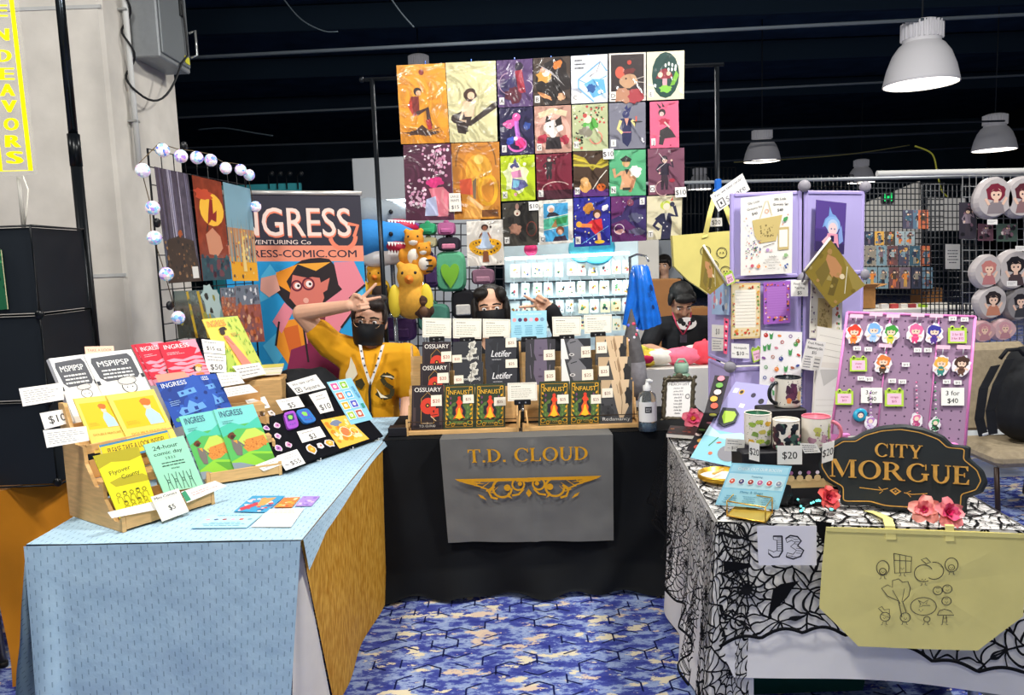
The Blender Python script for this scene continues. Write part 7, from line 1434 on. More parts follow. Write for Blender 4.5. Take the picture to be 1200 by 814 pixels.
def SM(a):
 for i,c in enumerate(('#b8a42c','#d8c43c','#8a7a2c','#c8b83c')):a.line([(0,.08+.07*i),(.3,.16+.05*i),(.55,.40-.03*i),(.8,.2+.05*i),(1,.1+.06*i)],.07,c)
 a.rect(0,.84,1,1,'#5a2c7a');a.blob(.34,.78,.16,'#d8a45c',ry=.16,seed=2,rough=.1);a.ell(.32,.66,.12,'#e0b070');a.ell(.79,.80,.13,'#e0702c',ry=.11);a.ell(.74,.79,.02,'#2c1c10');a.ell(.84,.79,.02,'#2c1c10');a.line([(.55,.84),(.75,.6),(.95,.42)],.025,'#e8e4d8')
def SN(a):a.poly([(.3,.46),(.64,.42),(.74,.62),(.66,.84),(.28,.86),(.34,.66)],'#d8a47c');a.blob(.72,.48,.16,'#eef0e4',seed=3);a.ell(.46,.28,.11,'#d8b06a');a.poly([(.3,.2),(.46,.12),(.62,.2),(.58,.26),(.36,.26)],'#2c302c');a.ell(.47,.32,.07,'#e0ae88');a.line([(.32,.5),(.16,.58),(.12,.4)],.09,'#d8a47c');a.line([(.66,.66),(.56,.92)],.08,'#b87a58');a.rect(.36,.82,.58,.88,'#3a3430');a.poly([(.42,.42),(.54,.42),(.48,.54)],'#2c302c')
def SO(a):fig(a,.45,.16,.74,'#2c2430','#30283a','#3a2c38','#ecc8b4',w=1.2);a.ring(.4,.86,.2,.02,'#e0b8b4',a0=60,a1=260);a.ell(.66,.7,.08,'#a83044',ry=.05);a.line([(.3,.1),(.5,.3),(.24,.46)],.014,'#f0e8ea')
def SP(a):a.blob(.6,.45,.24,'#26221e',ry=.5,seed=2);a.blob(.32,.40,.16,'#2f2a26',ry=.18,seed=5);a.ell(.42,.24,.09,'#e8d8c4');a.ell(.42,.26,.03,'#8a3c2c');a.blob(.36,.62,.17,'#a87a64',ry=.16,seed=3);a.ring(.82,.62,.14,.03,'#7a3c30',ry=.2);a.ell(.42,.1,.05,'#c89a8a',ry=.09)
def SQ(a):a.rect(.14,.08,.86,.94,'#4aa8d8');a.poly([(.14,.42),(.86,.34),(.86,.62),(.14,.68)],'#5ac0a0');a.poly([(.4,.44),(.86,.38),(.8,.54),(.5,.56)],'#3c9c58');a.poly([(.36,.62),(.5,.44),(.54,.62)],'#a8784c');a.line([(.14,.42),(.86,.34)],.02,'#f0ece0');a.line([(.14,.68),(.86,.60)],.02,'#f0ece0');a.ell(.36,.2,.11,'#ece8e6');a.ell(.37,.23,.07,'#d8a888');a.poly([(.22,.38),(.3,.28),(.48,.28),(.62,.36)],'#2c2c38');a.ell(.62,.7,.12,'#94583c');a.ell(.62,.74,.08,'#e0b090');a.poly([(.4,.94),(.46,.84),(.76,.82),(.84,.94)],'#3a2c44')
def SR(a):a.speck(40,['#3c6ae0','#78c0f0','#f0e07a','#1c1c6a','#d8f0f8'],.012,.03,3);a.blob(.4,.22,.14,'#e09a3c',seed=2);a.blob(.86,.22,.09,'#e8e4e8',seed=4);a.ell(.64,.34,.12,'#5c3820');a.ell(.64,.37,.08,'#eec4a4');a.poly([(.5,.46),(.76,.44),(.8,.68),(.6,.78),(.4,.58),(.2,.62)],'#d82c34');a.line([(.5,.58),(.16,.56)],.1,'#e8884c');a.ell(.14,.54,.08,'#f0b43c');a.line([(.68,.74),(.7,.88)],.09,'#e8b48c');a.ell(.70,.92,.14,'#f0c42c',ry=.05);a.line([(.2,.95),(.95,.6)],.015,'#78c0f0')
def SS(a):a.poly([(0,.0),(.6,0),(.3,.4),(0,.5)],'#6a2c6a');a.poly([(0,.6),(.4,.5),(1,.9),(1,1),(0,1)],'#5c2460');a.blob(.7,.48,.2,'#5a5a78',ry=.14,seed=3);a.blob(.74,.78,.22,'#6a6680',ry=.10,seed=5);a.blob(.24,.78,.13,'#e0a8a0',ry=.07,seed=2);a.ring(.22,.72,.14,.02,'#e8d8e0');a.ell(.55,.14,.1,'#8a3c5a');a.speck(8,['#e8e4f0','#8a78c0'],.012,.03,6)
def ST(a):a.poly([(.22,.52),(.42,.40),(.66,.40),(.72,.6),(.68,1),(.4,1),(.44,.7)],'#2c2c4a');a.line([(.42,.44),(.2,.68),(.36,.78)],.09,'#2c2c4a');a.line([(.66,.44),(.86,.48),(.78,.24)],.09,'#2c2c4a');a.ell(.54,.22,.16,'#c4d44c',ry=.13);a.ell(.56,.25,.10,'#f0dcc8');a.poly([(.5,.40),(.6,.40),(.55,.58)],'#f0ece4');a.ell(.72,.2,.07,'#34344e');a.poly([(.66,.12),(.74,.02),(.74,.12)],'#c05040');[a.ell(.48+.1*(i%2),.62+.09*i,.02,'#e8e4e0')for i in range(3)]
LP=[('orange','#e8a024',D1,[(464.5,76.6),(521.4,74),(527,167),(470,169)],'orange print of a seated figure, top left of the print wall'),('','#d8d2a4',D2,[(522,73.5),(580.7,71),(583,165.5),(527.4,167)],'cream print of a woman seated on a dark plank'),('','#5a2440',D3,[(472.4,170),(528,168),(532.3,257.7),(475.8,258.6)],'maroon print of pale blossoms and a pink-haired figure'),('','#c8842c',D4,[(528.5,168),(585,166),(586.7,256),(532.6,257.5)],'golden print of a haloed figure left of the lime print'),('','#ece6dc',D5,[(546.6,259.4),(589,257),(591,310),(547.7,312)],'cream print of a girl in sunflowers at the bottom of the print wall')]
SP_=[('A','#5e4474',SA,[(581.8,71),(624,68.6),(624.5,124.3),(584,126)],'purple print with a red figure right of the cream woman print'),('B','#4a3c34',SB,[(624.8,68.4),(668,65.6),(668.3,121.7),(625,124)],'dark brown print of a mouse with a blade in the top row'),('C','#dcdfe6',SC_,[(669,65.8),(711.9,63.2),(712.2,119.4),(669.6,121.7)],'white print of a blue crystal in the top row'),('D','#352a2c',SD,[(713.4,62.6),(757,60.8),(757,118),(713.9,119.6)],'white-bordered dark print of a big-eared mouse in the top row'),('E','#e4dcc0',SE,[(758,61),(802,59),(801.5,115.7),(758.2,117.7)],'cream print with a green oval and mushroom, top right corner'),('F','#241c4a',SF,[(585,127),(624.3,125.2),(626,180),(587,182)],'dark navy print with pink tentacle shapes'),('G','#c09484',SG,[(626,124.8),(669,123),(669.7,178),(627.4,180)],'dusty pink print of a cat-faced figure with a banner'),('H','#b9c096',SH,[(670.2,123.2),(712,121),(712.6,176),(671,177)],'leafy green print of a mouse in a green jumper'),('I','#7c7c8a',SI,[(713.6,121),(756.4,119.4),(756.7,173.5),(714.4,175)],'grey print of a waiter in navy holding a tray'),('J','#e0688a',SJ,[(761.5,119.4),(795,118),(796,172.4),(762,173.8)],'bright pink print of a rabbit-eared figure'),('K','#bccf1c',SK,[(586.4,183),(626.3,181),(627.5,234),(587.6,235.7)],'lime green print of a jumping figure'),('L','#7a1c34',SL,[(628,181.5),(669.3,179),(671,232),(629.6,234)],'deep red print of a dark-clothed figure'),('M','#4a3424',SM,[(671.8,177.6),(712.7,177),(713.2,229.4),(672.2,231)],'dark print with yellow swirls and a pumpkin'),('N','#5cb080',SN,[(713.8,176.2),(756.6,175),(756.9,228.5),(714.4,229.8)],'green print of a figure in a dark cap'),('O','#7c4c60',SO,[(759,174.6),(802,173),(802,226.7),(760,228.5)],'mauve print of a dancing dark figure at the right edge'),('P','#403c34',SP,[(588.4,238),(629.7,235.6),(630.6,287),(590,288.7)],'near-black print right above the sunflower print level'),('Q','#ece6da',SQ,[(631,235),(671,232.8),(671.7,284),(632,287)],'white-bordered beach panels print in the bottom row'),('R','#2a2c9a',SR,[(672,232),(714.9,230.4),(715.5,287),(673,289.5)],'deep blue print of a leaping figure in red'),('S','#3a2c64',SS,[(716,230.6),(757,229.4),(757.2,281.8),(716.8,283.5)],'dark violet print of sleeping figures in the bottom row'),('T','#dcd4b4',ST,[(758.2,230),(799.4,228.5),(798.5,279),(758,281)],'cream print of a yellow-haired figure in navy, bottom right')]
def wallprint(i,let,c,d,px,label,big):
 Yp=PD-.004*(i%3);c4=Q(px,Yp);t=thing('art_print',label,'print',(c4[2]+c4[3])/2,'large prints on the print wall' if big else 'small prints on the print wall');g=G();g.slab(c4,.0015,c);a=Art(g,c4);d(a)
 if not big and let:u=.04 if let!='S' else .82;v=.87 if let!='S' else .12;a.rect(u,v-.08,u+.14,v+.07,'#efece6');a.text(let,u+.07,v,.09,'#3a3a40')
 build('sheet',g,t);rn=random.Random(i*7);o=V((0,-.003,0));n_=.05
 g=G();g.surf(lambda u,v:(c4[3]*(1-u)+c4[2]*u)*(1-v)+(c4[0]*(1-u)+c4[1]*u)*v+V((0,-.003-.0035*(1+noise.noise(V((u*3,v*4,i*3.1)))),0)),12,14,FILM);build('clear_sleeve',g,t)
for i,(n_,c,d,px,l)in enumerate(LP):wallprint(i,'',c,d,px,l,True)
for i,(n_,c,d,px,l)in enumerate(SP_):wallprint(i+5,n_,c,d,px,l,False)
for px,l in(([(706.5,174.5),(719,173.8),(719.5,186),(707,186.6)],'white ten dollar tag between the lime-swirl and green prints'),([(619.5,236.5),(631,236),(631.5,246),(620,246.6)],'white ten dollar tag at the corner of the near-black print'),([(791,219.5),(804,218.8),(804.5,230.5),(791.5,231.3)],'white ten dollar tag at the right edge of the print wall')):flat('price_tag',l,'price tag',Q(px,PD-.02),'#f0ede8',lambda a:a.text('$10',.5,.5,.5,'#33333a'),.001)
flat('price_card','white large prints price card between the blossom and golden prints','price card',Q([(526,226.5),(539.5,226),(541,247.5),(526.5,248)],PD-.02),'#efe9dc',lambda a:(a.text('LARGE',.5,.18,.14,'#55505a',w=.7),a.text('PRINTS',.5,.40,.14,'#55505a',w=.7),a.text('$15',.5,.75,.2,'#55505a')),.001)
# upper tote, card reader sign and clip on the right post
t=thing('tote_bag','yellow tote bag hanging high on the right post behind the lavender display','tote bag',PY(825,340,4.1));yc=mat('#dccf78',.8,var=.05,scale=9,bump=.15)
px=[(788,276),(858,270),(872,300),(866,330),(835,348),(806,328),(790,312)];g=G();o_=[PY(x,y,4.16)for x,y in px];g.prism(o_,V((0,.05,0)),yc);build('bag_body',g,t)
for pts in([(826,278,4.15),(832,250,4.24),(839,224,4.40)],[(862,274,4.15),(852,246,4.24),(842,224,4.40)]):build('handle',ribbon([PY(*p)for p in pts],.03,(1,0,.2),yc),t)
g=G();a=Art(g,[PY(x,y,4.155)for x,y in((816,285),(858,283),(860,332),(818,334))]);[(a.ring(u,v,.14,.022,'#4a4636'),a.ell(u-.04,v,.02,'#4a4636'),a.ell(u+.04,v,.02,'#4a4636'))for u,v in((.25,.2),(.7,.25),(.45,.55),(.78,.7),(.3,.84))];build('vegetable_drawing',g,t)
flat('payment_sign','white tilted card payment sign at the top of the right post','sign',Q([(832,229),(870,203),(879,222),(842,248)],4.05),'#f3f1ec',lambda a:(a.text('Yes, we take cards!',.5,.2,.15,'#3a3a40',w=.84),a.frame(.08,.48,.26,.9,.035,'#2c2c30'),a.rect(.145,.61,.195,.77,'#2c2c30'),a.text('Square',.62,.70,.3,'#6a6a70',w=.58)),.0015)
flat('price_tag','white twenty dollar tag hanging on the right post over the upper tote','price tag',Q([(832,255.5),(846,255),(846.5,265),(832.5,265.5)],4.395),'#f0ede8',lambda a:a.text('$20',.5,.5,.5,'#33333a'),.001)
g=G();p=PY(841,214,4.41);g.obox(p+V((-.018,-.02,-.05)),(.036,0,0),(0,.03,0),(0,0,.07),mat('#1f66c8',.35),.006);g.obox(p+V((-.026,-.02,-.055)),(.052,0,0),(0,.03,0),(0,0,.02),mat('#1f66c8',.35),.005);build('spring_clamp',g,None,'bright blue clamp on the right post above the card payment sign','clamp')
# ================================================================== people
def melt(o,vox,it=3):
 """fuse the overlapping volumes of a mesh into one continuous surface"""
 m=o.modifiers.new('m','REMESH');m.mode='VOXEL';m.voxel_size=vox;s=o.modifiers.new('s','SMOOTH');s.iterations=it;s.factor=.5
 me=bpy.data.meshes.new_from_object(o.evaluated_get(bpy.context.evaluated_depsgraph_get()));mt=list(o.data.materials);o.modifiers.clear();old=o.data;o.data=me;bpy.data.meshes.remove(old)
 if not me.materials:[me.materials.append(x)for x in mt]
 me.polygons.foreach_set('use_smooth',[True]*len(me.polygons));me.update();return o
def limb(g,pts,rs,m,n=12):
 for i in range(len(pts)-1):g.tube([pts[i],pts[i+1]],[rs[i],rs[i+1]],m,n)
 for p,r in zip(pts,rs):g.sph(p,r,m,12,8)
def frame3(f,u):f=f.normalized();r=f.cross(u).normalized();return f,r.cross(f).normalized(),r
def hand(g,w,d,pn,m,ext,thumb_side=1,s=1.0):
 d,pn,l=frame3(d,pn);L=l*thumb_side
 g.sph(w+d*.045*s,(.050*s,.038*s,.017*s),m,12,8,X=d,Y=l,Z=pn)
 for i,(o,ln)in enumerate(((.029,.068),(.010,.076),(-.010,.070),(-.028,.055))):
  r=w+d*.078*s+L*o*s;sp=L*(o*.5+(.16 if i==0 and ext[i]else-.10 if i==1 and ext[i]else 0)*.05)
  if ext[i]:q=[w+d*.05*s+L*o*.7*s,r,r+(d*ln*.5+sp)*s,r+(d*ln*.98+sp*2)*s-pn*.002]
  else:q=[w+d*.05*s+L*o*.7*s,r,r+(d*.018+pn*.024)*s,r+(pn*.036-d*.012)*s,r+(pn*.024-d*.03)*s]
  limb(g,q,[.0095*s,.0095*s,.0085*s,.0075*s,.007*s][:len(q)],m,8)
 q=[w+d*.015*s+L*.02*s,w+d*.04*s+L*.042*s+pn*.012*s,w+d*.062*s+L*.034*s+pn*.028*s,w+d*.074*s+L*.016*s+pn*.034*s];limb(g,q,[.013*s,.012*s,.010*s,.008*s],m,8)
def head(g,c,f,u,m,s=1.0):
 f,u,r=frame3(f,u)
 for(a,b,d),rad in(((0,-.012,.028),(.076,.096,.094)),((0,.018,-.03),(.064,.076,.08)),((0,.05,-.078),(.036,.036,.036)),((0,.092,-.012),(.0125,.02,.026)),((0,.104,-.026),(.016,.012,.010)),((0,.078,.022),(.055,.016,.012)),((.035,.066,-.028),(.024,.022,.024)),((-.035,.066,-.028),(.024,.022,.024)),((.076,-.006,-.004),(.012,.02,.032)),((-.076,-.006,-.004),(.012,.02,.032)),((0,.086,-.056),(.025,.010,.009))):
  g.sph(c+(r*a+f*b+u*d)*s,tuple(x*s for x in rad),m,16,10,X=r,Y=f,Z=u)
def person(label,base,hd,f,u,skin,J,hairb,haircol,shirt,shirtm,extra=None,hands=(),vox=.006,s=1.0,legs=None,feat=True):
 t=thing('person',label,'person',base);sk=mat(skin,.55,var=.05,scale=20);f,u,r=frame3(f,u);P=lambda a,b,d:hd+(r*a+f*b+u*d)*s
 g=G();head(g,hd,f,u,sk,s)
 limb(g,[P(0,-.03,-.06),J['neck'],J['chest'],J['belly'],J['hip']],[.052*s,.058*s,.13*s,.135*s,.15*s],sk)
 for k in('l','r'):limb(g,[J['chest']+(J['s'+k]-J['chest'])*.7,J['s'+k],J['e'+k],J['w'+k]],[.07*s,.056*s,.043*s,.027*s],sk)
 for a in hands:hand(g,a[0],a[1],a[2],sk,a[3],a[4],a[5]if len(a)>5 else s)
 lg=legs or[(J['hip']+V((sx*.1,0,0)),J['hip']+V((sx*.13,-.40,-.02)),V((J['hip'].x+sx*.13,J['hip'].y-.38,.07)),V((J['hip'].x+sx*.14,J['hip'].y-.52,.035)))for sx in(-1,1)]
 for q in lg:limb(g,list(q),[.085,.062,.042,.034],sk)
 o=build('body',g,t);melt(o,vox)
 if feat:
  for sx in(-1,1):
   g=G();e=P(sx*.032,.076,.006);g.sph(e,.0125*s,'#efece8',10,8);g.sph(e+f*.0085*s-u*.001,.0065*s,'#2a1c14',8,6);build('eye',g,t)
   g=G();g.tube([P(sx*.012,.088,.026),P(sx*.032,.09,.032),P(sx*.054,.078,.024)],.0045*s,haircol,6);build('eyebrow',g,t)
 g=G();hm=mat(haircol,.55,var=.3,scale=70,stretch=(1,1,.3),bump=.5);hairb(g,P,hm,r,f,u,s);o=build('hair',g,t);melt(o,.005*s,2)
 g=G();sm=mat(shirtm,.85,var=.07,scale=12,bump=.25);shirt(g,sm,J,s);o=build('shirt',g,t);melt(o,.008,2)
 g=G()
 for q in lg:limb(g,[q[0]+V((0,0,.02)),q[1],q[2]+V((0,0,.02))],[.11,.078,.06],mat('#1c2028',.9))
 limb(g,[J['hip']+V((-.1,0,0)),J['hip']+V((.1,0,0))],[.15,.15],mat('#1c2028',.9));o=build('trousers',g,t);melt(o,.012)
 for q in lg:g=G();g.sph(q[3]+V((0,.02,.014)),(.045,.11,.045),mat('#17181b',.6),12,8);build('shoe',g,t)
 if extra:extra(t,P,r,f,u,s)
 return t
def tee(sl=(.55,.5),neck=True):
 def fn(g,m,J,s):
  limb(g,[J['neck']*.35+J['chest']*.65+V((0,.01,0)),J['chest'],J['belly'],J['hip']+V((0,0,.02))],[.10*s,.150*s,.155*s,.165*s],m)
  limb(g,[J['sl'],J['chest']+V((0,0,.05)),J['sr']],[.07*s,.11*s,.07*s],m)
  for k,q in zip(('l','r'),sl):e=J['s'+k].lerp(J['e'+k],q)if q<=1 else J['e'+k];limb(g,[J['s'+k],e]if q<=1 else[J['s'+k],e,e.lerp(J['w'+k],q-1)],[.072*s,.066*s]if q<=1 else[.07*s,.056*s,.042*s],m)
 return fn
def mask(t,P,r,f,u,s):
 m_=mat('#17181c',.7,bump=.1);g=G()
 def fn(x,y):
  a=(x-.5)*2.5;w=.072-.010*y;z=-.008-.098*y;bulge=.122+.016*math.sin(min(1,y*1.2)*3.1)-.018*y;return P(w*1.2*math.sin(a),bulge*math.cos(a)-.008,z-.0+.012*math.cos(a)*(1-y))
 g.surf(fn,20,12,m_);build('face_mask',g,t);g=G()
 for sx in(-1,1):g.tube([P(sx*.066,.03,-.02),P(sx*.084,-.008,.02),P(sx*.08,-.01,-.03),P(sx*.064,.02,-.09)],.0018,m_,5)
 build('ear_loop',g,t)
Yb=4.14
def pt(x,y,d):return PY(x,y,d)
J1=dict(neck=pt(436,412,Yb),chest=pt(433,436,Yb+.02),belly=pt(432,480,Yb+.03),hip=V((pt(432,480,Yb).x,Yb+.06,.52)),sl=pt(388,404,Yb),sr=pt(476,418,Yb),el=pt(353,367,Yb-.06),wl=pt(409,358,Yb-.19),er=pt(480,462,Yb-.02),wr=pt(474,500,Yb-.16))
def hair1(g,P,m,r,f,u,s):
 for(a,b,d),rad in(((0,-.02,.062),(.088,.10,.078)),((0,-.05,.01),(.083,.072,.09)),((.03,.056,.085),(.055,.038,.034)),((-.035,.05,.088),(.05,.042,.036)),((.076,.012,.034),(.016,.04,.05)),((-.076,.012,.034),(.016,.04,.05)),((.0,.03,.11),(.06,.05,.03)),((-.05,-.0,.115),(.04,.05,.025))):g.sph(P(a,b,d),rad,m,14,9,X=r,Y=f,Z=u)
def extra1(t,P,r,f,u,s):
 mask(t,P,r,f,u,s);g=G();gm=mat('#c9a98a',.2,metal=.6)
 for sx in(-1,1):g.tube([P(sx*.036+.027*math.cos(k*.5236),.104-abs(math.cos(k*.5236)*sx+.0)*.006,.004+.022*math.sin(k*.5236))for k in range(12)],.0018,gm,6,closed=True);g.tube([P(sx*.062,.098,.012),P(sx*.082,.0,.014)],.0016,gm,5)
 g.tube([P(-.010,.106,.01),P(0,.11,.014),P(.010,.106,.01)],.0016,gm,5);build('glasses',g,t)
 # lanyard
 fy=Yb-.152;lw=mat('#e9e5df',.6);a_,b_,c_=pt(422,404,fy+.03),pt(449,404,fy+.03),pt(434,450,fy);g=G();ribbon([a_,pt(426,425,fy-.0),c_],.017,(1,0,-.3),lw,g);ribbon([b_,pt(443,425,fy),c_],.017,(1,0,.3),lw,g)
 for k in range(5):
  for p in(a_,b_):q=p.lerp(c_,.15+k*.18)+V((0,-.008-.012*math.sin(k),0));g.lathe(q,[(.001,.003),(.005,.002),(.0052,0)],'#3a3a3e',8,Y=V((0,0,1)),Z=V((0,-1,0)))
 build('lanyard',g,t);g=G();ribbon([c_,pt(433,460,fy-.004),pt(434,482,fy)],.014,(1,0,0),mat('#17181c',.6),g);g.tube([pt(434,482,fy),pt(436,488,fy)],.005,mat('#17181c',.5),6);build('lanyard_clip',g,t)
 g=G();fs=V((0,-.012,0));k_=mat('#3c3418',.8);w_=mat('#efe2c4',.8)
 def onsh(px,m_,dy=0):g.poly([pt(x,y,fy-.012+dy+.0016*abs(x-434)*.6)for x,y in px],m_)
 onsh([(411,418),(416,428),(419,438),(413,446),(405,447),(405,438),(409,430)],w_);onsh([(416,446),(424,443),(428,450),(424,456),(417,452)],k_)
 pts=[(461,443),(452,438),(447,443),(452,450),(460,455),(459,464),(449,466),(441,460)]
 for i in range(len(pts)-1):
  (x0,y0),(x1,y1)=pts[i],pts[i+1];dx,dy=x1-x0,y1-y0;l=math.hypot(dx,dy);nx,ny=-dy/l*2.6,dx/l*2.6;onsh([(x0-nx,y0-ny),(x1-nx,y1-ny),(x1+nx,y1+ny),(x0+nx,y0+ny)],k_,-.001*i)
 onsh([(447,440),(458,440),(463,444),(455,442)],w_,-.012);onsh([(441,455),(447,462),(455,466),(446,466)],w_,-.012);build('shirt_print',g,t,'dark and cream serpent print on the shirt')
h1=pt(433,377,Yb)
person('person in mustard shirt and black mask making a sideways peace sign at the forehead',V((J1['hip'].x,Yb,0)),h1,V((.05,-1,-.02)),V((.10,0,1)),'#dfae92',J1,hair1,'#2a211e',tee((.40,.85)),'#d99a12',extra1,[(J1['wl'],pt(439,352,Yb-.2)-J1['wl'],V((0,-1,.1)),(1,1,0,0),-1),(J1['wr'],V((.0,-.4,-1)),V((-1,0,0)),(1,1,1,1),1)],vox=.0045,s=1.1)
Y2=4.32;c2=pt(575,361,Y2)
J2=dict(neck=pt(577,397,Y2),chest=pt(578,432,Y2+.03),belly=pt(578,475,Y2+.03),hip=V((c2.x,Y2+.06,.50)),sl=pt(548,415,Y2),sr=pt(612,413,Y2),el=pt(540,470,Y2-.02),wl=pt(556,490,Y2-.2),er=pt(664,405,Y2+.0),wr=pt(645,361,Y2-.06))
def hair2(g,P,m,r,f,u,s):
 for(a,b,d),rad in(((0,-.025,.045),(.095,.10,.09)),((0,-.06,-.06),(.095,.06,.12)),((.083,.012,-.02),(.024,.045,.09)),((-.083,.012,-.02),(.024,.045,.09)),((.045,.05,.085),(.045,.045,.035)),((-.06,.045,.075),(.032,.045,.045)),((.08,.02,-.12),(.026,.04,.09))):g.sph(P(a,b,d),rad,m,14,9,X=r,Y=f,Z=u)
person('person with dark hair and black mask behind the book rack holding up a peace sign',V((c2.x,Y2,0)),c2,V((.02,-1,-.05)),V((-.05,0,1)),'#d9a98c',J2,hair2,'#1b1715',tee((1.5,1.93)),'#15161a',mask,[(J2['wr'],pt(613,343,Y2-.09)-J2['wr'],V((.1,-1,-.1)),(1,1,0,0),-1),(J2['wl'],V((.3,-.5,-.4)),V((0,0,-1)),(1,1,1,1),1)],vox=.0045,s=1.06)
Y3=5.75;c3=pt(798,353,Y3)
J3=dict(neck=pt(799,372,Y3+.06),chest=pt(801,394,Y3+.1),belly=pt(801,425,Y3+.1),hip=V((c3.x+.02,Y3+.1,.50)),sl=pt(770,383,Y3+.08),sr=pt(830,381,Y3+.08),el=pt(758,408,Y3),wl=pt(782,414,Y3-.2),er=pt(842,408,Y3),wr=pt(818,412,Y3-.2))
def hair3(g,P,m,r,f,u,s):
 for(a,b,d),rad in(((0,-.02,.06),(.092,.10,.082)),((0,-.05,.0),(.086,.066,.08)),((0,.062,.07),(.078,.036,.034)),((.08,.01,.03),(.016,.04,.05)),((-.08,.01,.03),(.016,.04,.05))):g.sph(P(a,b,d),rad,m,14,9,X=r,Y=f,Z=u)
def extra3(t,P,r,f,u,s):
 fy=Y3-.085;g=G();a=Art(g,[pt(792,371,fy),pt(817,370,fy),pt(817,387,fy),pt(792,388,fy)]);a.ell(.5,.5,.48,'#e9e6e2',ry=.30);a.ell(.22,.3,.14,'#1a1a1c');a.ell(.8,.25,.12,'#1a1a1c');a.ell(.36,.5,.11,'#1a1a1c');a.ell(.66,.48,.11,'#1a1a1c');a.ell(.5,.66,.06,'#1a1a1c');build('shirt_print',g,t,'white panda face on the shirt')
 g=G();m_=mat('#a8304c',.6);g.tube([pt(788,366,fy+.05),pt(793,380,fy-.01),pt(800,392,fy-.01)],.006,m_,6);g.tube([pt(810,366,fy+.05),pt(808,380,fy-.01),pt(801,392,fy-.01)],.006,m_,6);g.obox(pt(797,392,fy-.012),(.05,0,0),(0,.006,0),(0,0,-.06),mat('#3a3340',.4));build('lanyard',g,t)
person('person in black panda shirt seated at the back looking down',V((c3.x,Y3,0)),c3,V((.10,-1,-.75)),V((.0,-.55,1)),'#b98c70',J3,hair3,'#141312',tee((.7,.7)),'#121317',extra3,[(J3['wl'],V((.5,-.5,-.35)),V((0,0,-1)),(1,1,1,1),-1),(J3['wr'],V((-.5,-.5,-.3)),V((0,0,-1)),(1,1,1,1),1)],vox=.007,s=1.12)
for(px,py,Y4,sh,lb)in((778,311,9.6,'#17191e','small distant person in black seen over the boxes beside the blue carrier bag'),(757,312,11,'#6a2c34','distant person partly hidden behind the blue carrier bag')):
 c=pt(px,py,Y4);B_j=lambda x,y,z:V((c.x+x,Y4+y,c.z+z));J4=dict(neck=B_j(0,0,-.16),chest=B_j(0,.02,-.34),belly=B_j(0,.02,-.58),hip=B_j(0,.02,-.78),sl=B_j(-.18,0,-.23),sr=B_j(.18,0,-.23),el=B_j(-.25,0,-.5),er=B_j(.25,0,-.5),wl=B_j(-.2,-.16,-.66),wr=B_j(.2,-.16,-.66))
 hp=J4['hip'];person(lb,V((c.x,Y4,0)),c,V((-.5,-1,-.15)),V((0,0,1)),'#c49a7e',J4,hair3,'#17130f',tee((.6,.6)),sh,None,[(J4['wl'],V((.3,-.4,-.2)),V((0,0,-1)),(1,1,1,1),-1),(J4['wr'],V((-.3,-.4,-.2)),V((0,0,-1)),(1,1,1,1),1)],vox=.012,legs=[(hp+V((sx*.09,0,0)),V((hp.x+sx*.1,hp.y,hp.z*.5)),V((hp.x+sx*.1,hp.y,.07)),V((hp.x+sx*.11,hp.y-.1,.035)))for sx in(-1,1)])
 # ================================================================== banner and the booths behind
bw=Q([(256,226),(422,227.5),(431,440),(262,440)],4.5);bn4=[bw[0],bw[1],bw[2],bw[3]]
for p,q in((bn4[2],bn4[1]),(bn4[3],bn4[0])):p.x=q.x;p.z=.12
t=thing('pull_up_banner','pull-up comic banner with dark title band and blue portrait behind the left table','banner',V((bw[0].x+.42,4.5,0)));g=G();g.slab(bn4,.002,'#34323f');a=Art(g,bn4);hB=a.h
T_=lambda y:(y-226)/(226+hB/4.56*900-226)*1.0
py=lambda y:(y-226.5)*4.56/900/hB
a.rect(0,py(285),1,py(303),'#f0957a');a.rect(.0,py(303),1,1,'#2a9fdc');a.text('INGRESS',.49,py(258),33*4.56/900/hB,'#f6dcd0',w=.86);a.text('INGRESS',.492,py(259.5),33*4.56/900/hB,'#f0876a',w=.86);a.text('INGRESS',.488,py(257.5),33*4.56/900/hB,'#f6dcd0',w=.86)
a.ring(.86,py(274),.09,.03,'#f0876a',a0=0,a1=170);a.line([(.94,py(275)),(.97,py(262)),(.90,py(260))],.025,'#f0876a');a.text('ADVENTURING Co',.38,py(281),5*4.56/900/hB,'#f3ded4',w=.5);a.text('INGRESS-COMIC.COM',.5,py(294),8.5*4.56/900/hB,'#3a3040',w=.9)
X=lambda x:(x-257)/167;B=lambda pts,c:a.poly([(X(x),py(y))for x,y in pts],c);sk='#d8786a';sk2='#f0b0a0'
for pts in(((300,320),(312,306),(322,322),(310,344),(296,350)),((395,318),(420,330),(424,360),(404,352)),((296,400),(320,380),(330,400),(310,424))):B(pts,'#58c0ec')
a.blob(X(366),py(334),.30,'#2c2428',ry=.205,seed=4,rough=.10,n=30);B(((318,316),(345,306),(330,326),(336,340),(320,330)),'#f0962c');B(((344,306),(384,304),(366,314)),'#f0a83c');B(((338,318),(370,322),(374,345),(366,362),(352,370),(340,356),(332,346)),sk);B(((366,330),(382,322),(378,336),(368,342)),sk);B(((345,358),(362,352),(356,362)),'#f8ece8')
a.ring(X(342),py(331),.035,.012,'#6a2438');a.ring(X(356),py(329),.04,.012,'#6a2438');a.ell(X(343),py(331),.022,'#f8ece8');a.ell(X(357),py(329),.024,'#f8ece8');a.ell(X(344),py(331),.01,'#2c1c20');a.ell(X(358),py(329),.01,'#2c1c20');B(((336,318),(352,312),(372,318),(356,322)),'#2c2428')
